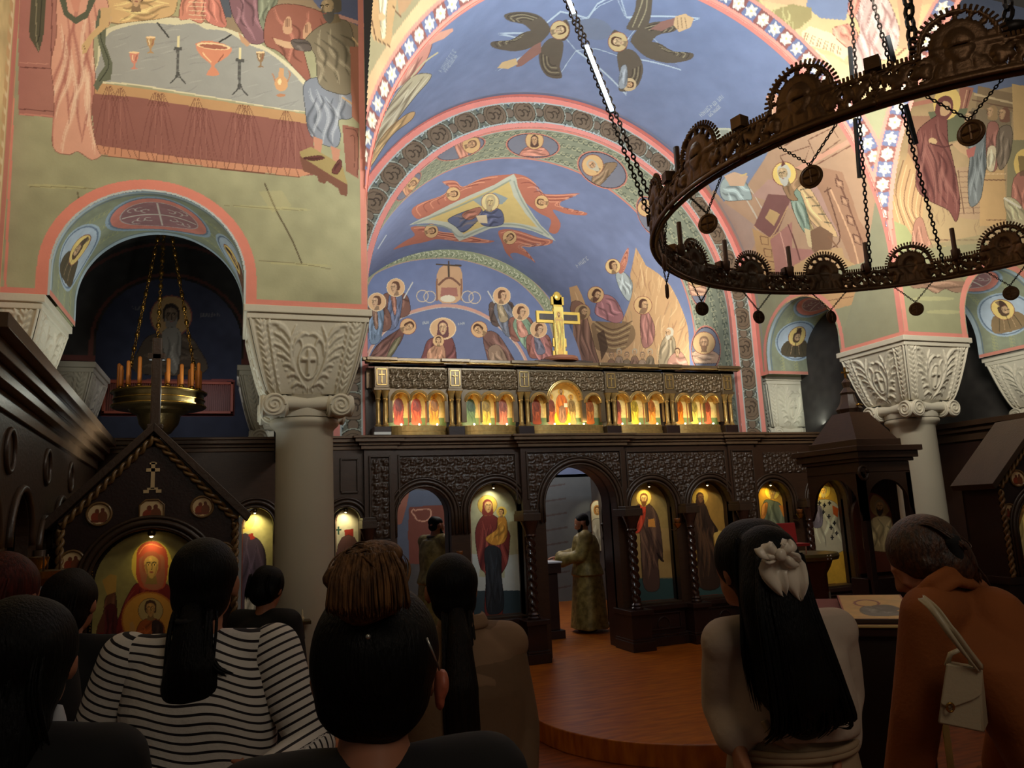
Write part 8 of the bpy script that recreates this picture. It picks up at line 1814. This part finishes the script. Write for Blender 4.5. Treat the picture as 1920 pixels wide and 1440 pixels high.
# ---- clergy behind the screen
BROC = mat('gold_brocade', (150, 132, 74), rough=.5, noise=.35, nscale=16, rgb2=(104, 88, 42), metal=.15, bump=.3, bscale=40)
def priest(label, N, ang, zf, rarm, larm, hands, tilt=0, sc=1.0):
    p = person(label, N, ang, zf, 1.78, sw=.19, face=True, voxel=.010, rarm=rarm, larm=larm, hands=hands, head_tilt=tilt); e = p['e']
    B = Blob().loft(torso_secs(p, .06, -.02, .03), p['f'], p['r'])
    for (s, el, wr) in p['arms']: B.chain([s, el, el+(wr-el)*.86], [.088, .085, .09])
    B.cap(p['sh'][0], p['sh'][1], .09, .09); B.loft([(np.array([p['pel'][0], p['pel'][1], zf+.05]), .29, .25), (p['pel']-UP*.4, .26, .22), (p['pel']+UP*.1, .22, .17)], p['f'], p['r']); B.build('vestment', BROC, e, .011, 3, folds=.006, fs=(8, 1.5, 1.5), seed=3)
    g = MB(); g.tube([p['N']+UP*.012+p['r']*.082*math.cos(t)+p['f']*.075*math.sin(t)-p['f']*.01 for t in np.linspace(0, 2*PI, 24, endpoint=False)], .012, 8, close=True); o = g.build('collar_band', mat('dark_trim', (60, 46, 26), rough=.6), e, smooth=True); o.matrix_parent_inverse = Matrix.Translation(-e.location)
    H, f, r, u = p['H'], p['hf'], p['hr'], p['hu']
    B = Blob().ell(H+u*.045-f*.02, .082, .095, .072, f, r, u); B.ell(H-f*.05-u*.01, .07, .05, .06, f, r, u); B.build('hair', H_BLACK, e, .009, 3, folds=.002, fs=(20, 8, 14))
    B = Blob().ell(H-u*.085+f*.055, .052, .040, .045, f, r, u)
    for k in (-1, 1): B.cap(H-u*.02+r*k*.066+f*.01, H-u*.075+r*k*.045+f*.045, .013, .018)
    B.build('beard', H_BLACK, e, .008, 2, folds=.002, fs=(20, 12, 14)); return p
f, r = frame(-72); N = V3(atY(1096, 1000, 9.3)); 
pr = priest('bearded person in a long gold brocade vestment standing in the middle door', N, -72, FL, (N+r*.2-UP*.27+f*.10, N+f*.34+r*.06-UP*.30), (N-r*.2-UP*.27+f*.10, N+f*.36-r*.06-UP*.33), (((f[0], f[1], .1), (0, 0, 1), .5, -1), ((f[0], f[1], .1), (0, 0, 1), .5, 1)), tilt=22)
N = V3(atY(815, 1008, 9.1)); f, r = frame(68)
pr2 = priest('bearded person in a gold vestment in profile, inside the left arched door', N, 68, FL, (N+r*.2-UP*.28+f*.05, N+f*.26+r*.10-UP*.42), (N-r*.2-UP*.28+f*.05, N+f*.28-r*.02-UP*.40), (None, None), tilt=6)

# ================================================================ things near the people
# lectern with icon and cloth
LW = mat('lectern_dark', (34, 24, 20), rough=.5, noise=.2)
Lz = 1.02
_l = atD(1622, 1150, 3.05); LX, LY = float(_l[0]), float(_l[1])
lc = empty('lectern', (LX, LY, F0), 'tall dark draped lectern with a sloping top in front of the brown coat', 'lectern', None, math.radians(-38))
MB().box((-.19, -.16, 0), (.17, .17, 1.18)).build('draped_stand', LW, lc, bevel=.02)
sl = lambda x, t, h: (x*.72, -.19+.38*t, 1.19+.055*t+h)
def slab(nm, x0, x1, t0, t1, h0, h1, m, par):
    vs = [sl(x0, t0, h0), sl(x1, t0, h0), sl(x1, t1, h0), sl(x0, t1, h0), sl(x0, t0, h1), sl(x1, t0, h1), sl(x1, t1, h1), sl(x0, t1, h1)]
    return MB().add(vs, [(0, 3, 2, 1), (4, 5, 6, 7), (0, 1, 5, 4), (1, 2, 6, 5), (2, 3, 7, 6), (3, 0, 4, 7)]).build(nm, m, par, bevel=.002)
cl = empty('lectern_cloth', (LX, LY, F0), 'red and gold edged cloth spread over the sloping lectern top', 'cloth', None, math.radians(-38))
slab('sloping_top', -.30, .28, 0, 1, -.03, 0, WOODK, lc)
slab('red_field', -.31, .29, -.02, 1.02, .001, .008, mat('red_velvet', (122, 22, 20), rough=.8, sheen=.3), cl); GB_ = mat('gold_braid', (176, 150, 92), rough=.5, noise=.2)
slab('gold_braid', -.315, -.285, -.03, 1.03, .004, .011, GB_, cl); slab('gold_braid', .265, .295, -.03, 1.03, .004, .011, GB_, cl); slab('gold_braid', -.31, .29, -.035, .02, .004, .011, GB_, cl)
o = MB().box((.19, -.215, .45), (.212, -.197, 1.18)).build('hanging_edge', GB_, cl, bevel=.004)
il = empty('icon', (LX, LY, F0), 'small icon on a gold ground lying on the lectern cloth', 'icon', None, math.radians(-38))
cv = Canvas(-.12, .22, 0.05, .95, .006, (206, 164, 90)); cv.mottle(.08, 12)
cv.ell((.02, .62), .07, .14, (130, 54, 36), raw=True); cv.ell((.02, .62), .055, .11, (206, 164, 90), raw=True); cv.robe([(.0, .5), (.10, .45), (.17, .2), (.02, .15), (-.03, .3)], (90, 96, 96), 5, w=.012, raw=True); cv.robe([(.04, .5), (.12, .55), (.17, .4), (.1, .3)], (60, 60, 64), 2, w=.012, raw=True)
for P_ in ([(-.12, .05), (.22, .05), (.22, .95), (-.12, .95), (-.12, .05)],): cv.line(P_, .02, (150, 40, 30), raw=True, smooth=0)
U, V = np.meshgrid(cv.u, cv.v); grid_mesh('painting', np.stack([U*.72, -.19+.38*V, 1.19+.055*V+.0285], -1), cv.C, ICONP, il, None, False)
slab('board', -.12, .22, .05, .95, .011, .027, WOODC, il)
# round table with a red case, behind the bow
tx, ty = 3.93, 4.80
tb_ = empty('round_table', (tx, ty, F0), 'small round table on a dark pillar foot, holding the red case', 'table')
TH = 1.29
MB().lathe([(.26, TH-.05), (.29, TH-.045), (.30, TH-.02), (.29, TH), (.001, TH)], 40).build('table_top', mat('aged_brass_top', (120, 106, 66), rough=.3, metal=.6, noise=.2), tb_, smooth=35)
MB().lathe([(.21, 0), (.22, .06), (.20, .1), (.20, TH-.15), (.23, TH-.10), (.25, TH-.05), (.001, TH-.05)], 36).build('drum_body', mat('mahogany', (72, 34, 24), rough=.28, noise=.2), tb_, smooth=35)
g = MB()
for i in range(2):
    for j in range(2): g.ball((-.02+.03*i+.05, -.292, TH-.035+.022*j), .006, 8, 6)
g.build('glass_gems', mat('crystal', (220, 226, 230), rough=.1, metal=.5), tb_, smooth=True)
red = mat('red_plush', (176, 22, 30), rough=.75, sheen=.3); rcx, rcy = tx-.12, ty+.02
cs_ = empty('red_case', (rcx, rcy, F0+TH), 'open red plush-lined case with slanting lid on the round table', 'case', None, math.radians(-14))
MB().add([(-.17, .02, .075), (.15, .02, .075), (.18, .10, .22), (-.19, .10, .22), (-.17, .04, .075), (.15, .04, .075), (.18, .12, .22), (-.19, .12, .22)], [(0, 1, 2, 3), (7, 6, 5, 4), (0, 4, 5, 1), (1, 5, 6, 2), (2, 6, 7, 3), (3, 7, 4, 0)]).build('lid', red, cs_, bevel=.004)
g = MB().box((-.16, -.13, .055), (.17, .05, .075)); g.build('shelf', red, cs_, bevel=.003)
for x in (-.14, -.07, .03, .14):
    for y in (-.12, .04): MB().tube([(x, y, 0), (x, y, .055)], .005, 6).build('thin_leg', mat('pink_enamel', (206, 150, 140), rough=.4), cs_, smooth=True)
ln = empty('hand_cross', (tx+.03, ty-.27, F0+.83), 'small silver cross hanging on the round table drum', 'cross'); MB().box((-.006, -.005, 0), (.006, .002, .20)).box((-.03, -.005, .13), (.03, .002, .142)).add([(-.006, -.006, .0), (.006, -.006, 0), (.014, -.006, -.10), (-.014, -.006, -.10), (-.006, 0, .0), (.006, 0, 0), (.014, 0, -.10), (-.014, 0, -.10)], [(0, 1, 2, 3), (7, 6, 5, 4), (0, 4, 5, 1), (1, 5, 6, 2), (2, 6, 7, 3), (3, 7, 4, 0)]).build('cross_body', SILVER, ln)
# white candle lamp on a bracket by the left column
bk = empty('candle_bracket', (.50, 5.98, 1.04), 'small brass bracket with a glass candle fixed to the left column', 'bracket')
P_ = atY(567, 1168, 5.9); bk.location = Vector(P_)
MB().box((-.055, -.03, -.01), (.06, .1, .015)).tube([(0, .0, -.01), (.01, .02, -.07), (.02, .09, -.12)], .008, 8).build('bracket_arm', BRASSD, bk, bevel=.003); MB().lathe([(.012, .015), (.016, .03), (.006, .045), (.005, .085), (.001, .095)], 12, (-.0, -.0, 0)).build('candle', mat('pale_candle', (226, 206, 160), rough=.4), bk, smooth=True)
# altar table with book seen through the middle door, tall candlestick, far lit icon
at_ = empty('altar_stand', (3.45, 8.75, FL), 'dark carved stand with white cloth edge inside the middle door', 'stand')
c0 = V3(atY(1032, 1052, 9.15)); at_.location = (c0[0]-.12, 9.15, FL); hz = c0[2]-FL
MB().box((-.20, -.18, 0), (.20, .18, .10)).box((-.15, -.14, .1), (.15, .14, hz-.14)).box((-.19, -.17, hz-.14), (.19, .17, hz-.02)).build('carved_body', WOODK, at_, bevel=.006); MB().box((-.17, -.19, hz-.02), (.2, .19, hz+.0)).build('white_cloth', MATS['white_cloth'], at_, bevel=.004); MB().add([(-.22, -.12, hz), (-.19, -.12, hz), (-.21, -.12, hz+.2), (-.24, -.1, hz+.22), (-.22, .12, hz), (-.19, .12, hz), (-.21, .12, hz+.2), (-.24, .12, hz+.22)], [(0, 1, 2, 3), (7, 6, 5, 4), (0, 4, 5, 1), (1, 5, 6, 2), (2, 6, 7, 3), (3, 7, 4, 0)]).build('open_page', MATS['white_paper'], at_)
q = V3(atY(1128, 990, 9.6)); cs2 = empty('tall_candlestick', (q[0], 9.55, FL), 'tall thin dark candlestick beside the priest in the middle door', 'candlestick')
MB().lathe([(.10, 0), (.09, .03), (.03, .06), (.014, .12), (.013, .7), (.022, .73), (.013, .76), (.012, 1.1), (.024, 1.14), (.012, 1.18), (.02, 1.3), (.04, 1.33), (.012, 1.35), (.010, 1.5), (.001, 1.56)], 16).build('turned_stem', IRONK, cs2, smooth=35)
q0 = atY(1117, 1080, 12.3); q1 = atY(1136, 1000, 12.3)
ie = icon_panel('icon', 'small bright arched icon of a face seen deep behind the priest', float(q0[0]), float(q1[0]), 1.1, 1.85, 12.35, (226, 216, 180), lambda cv: (cv.ell(((cv.u0+cv.u[-1])/2, 1.80), .07, .09, (200, 140, 70), raw=True), cv.face((cv.u0+cv.u[-1])/2, 1.80, .06, raw=True, up=-1, skin=(226, 180, 120)), cv.robe([(cv.u0, 1.1), (cv.u[-1], 1.1), (cv.u[-1], 1.6), (cv.u0, 1.6)], (206, 200, 176), 5, w=.02, raw=True)), inv=False)
spot('icon_spot', (float(q0[0])+.1, 12.0, 2.25), (float(q0[0])+.08, 12.35, 1.8), 5, 60, (1, .9, .6), .02)

# brass candle stand among the people at the left
P_ = atD(70, 1045, 3.45); fs_ = empty('candle_stand', (P_[0], P_[1], F0), 'tall brass candle stand with shelves gleaming in the dark at left', 'candle stand'); ht = float(P_[2])-F0
MB().lathe([(.14, 0), (.15, .02), (.05, .06), (.016, .1), (.016, ht-.25), (.03, ht-.23), (.016, ht-.2), (.016, ht-.12)], 20).build('turned_stem', BRASSD, fs_, smooth=35)
MB().lathe([(.001, ht-.13), (.10, ht-.12), (.13, ht-.09), (.135, ht-.06), (.12, ht-.065), (.001, ht-.1)], 26).build('sand_tray', BRASS, fs_, smooth=35)
MB().lathe([(.001, ht-.06), (.03, ht-.05), (.045, ht-.02), (.05, ht+.0), (.001, ht+.005)], 20).build('top_cup', BRASS, fs_, smooth=35)
for k in range(5): a = k*1.3; MB().lathe([(.004, ht-.06), (.004, ht-.0+.01*(k % 2)), (.001, ht+.01)], 8, (.09*math.cos(a), .09*math.sin(a), 0)).build('thin_candle', MATS['old_candle'], fs_, smooth=True)
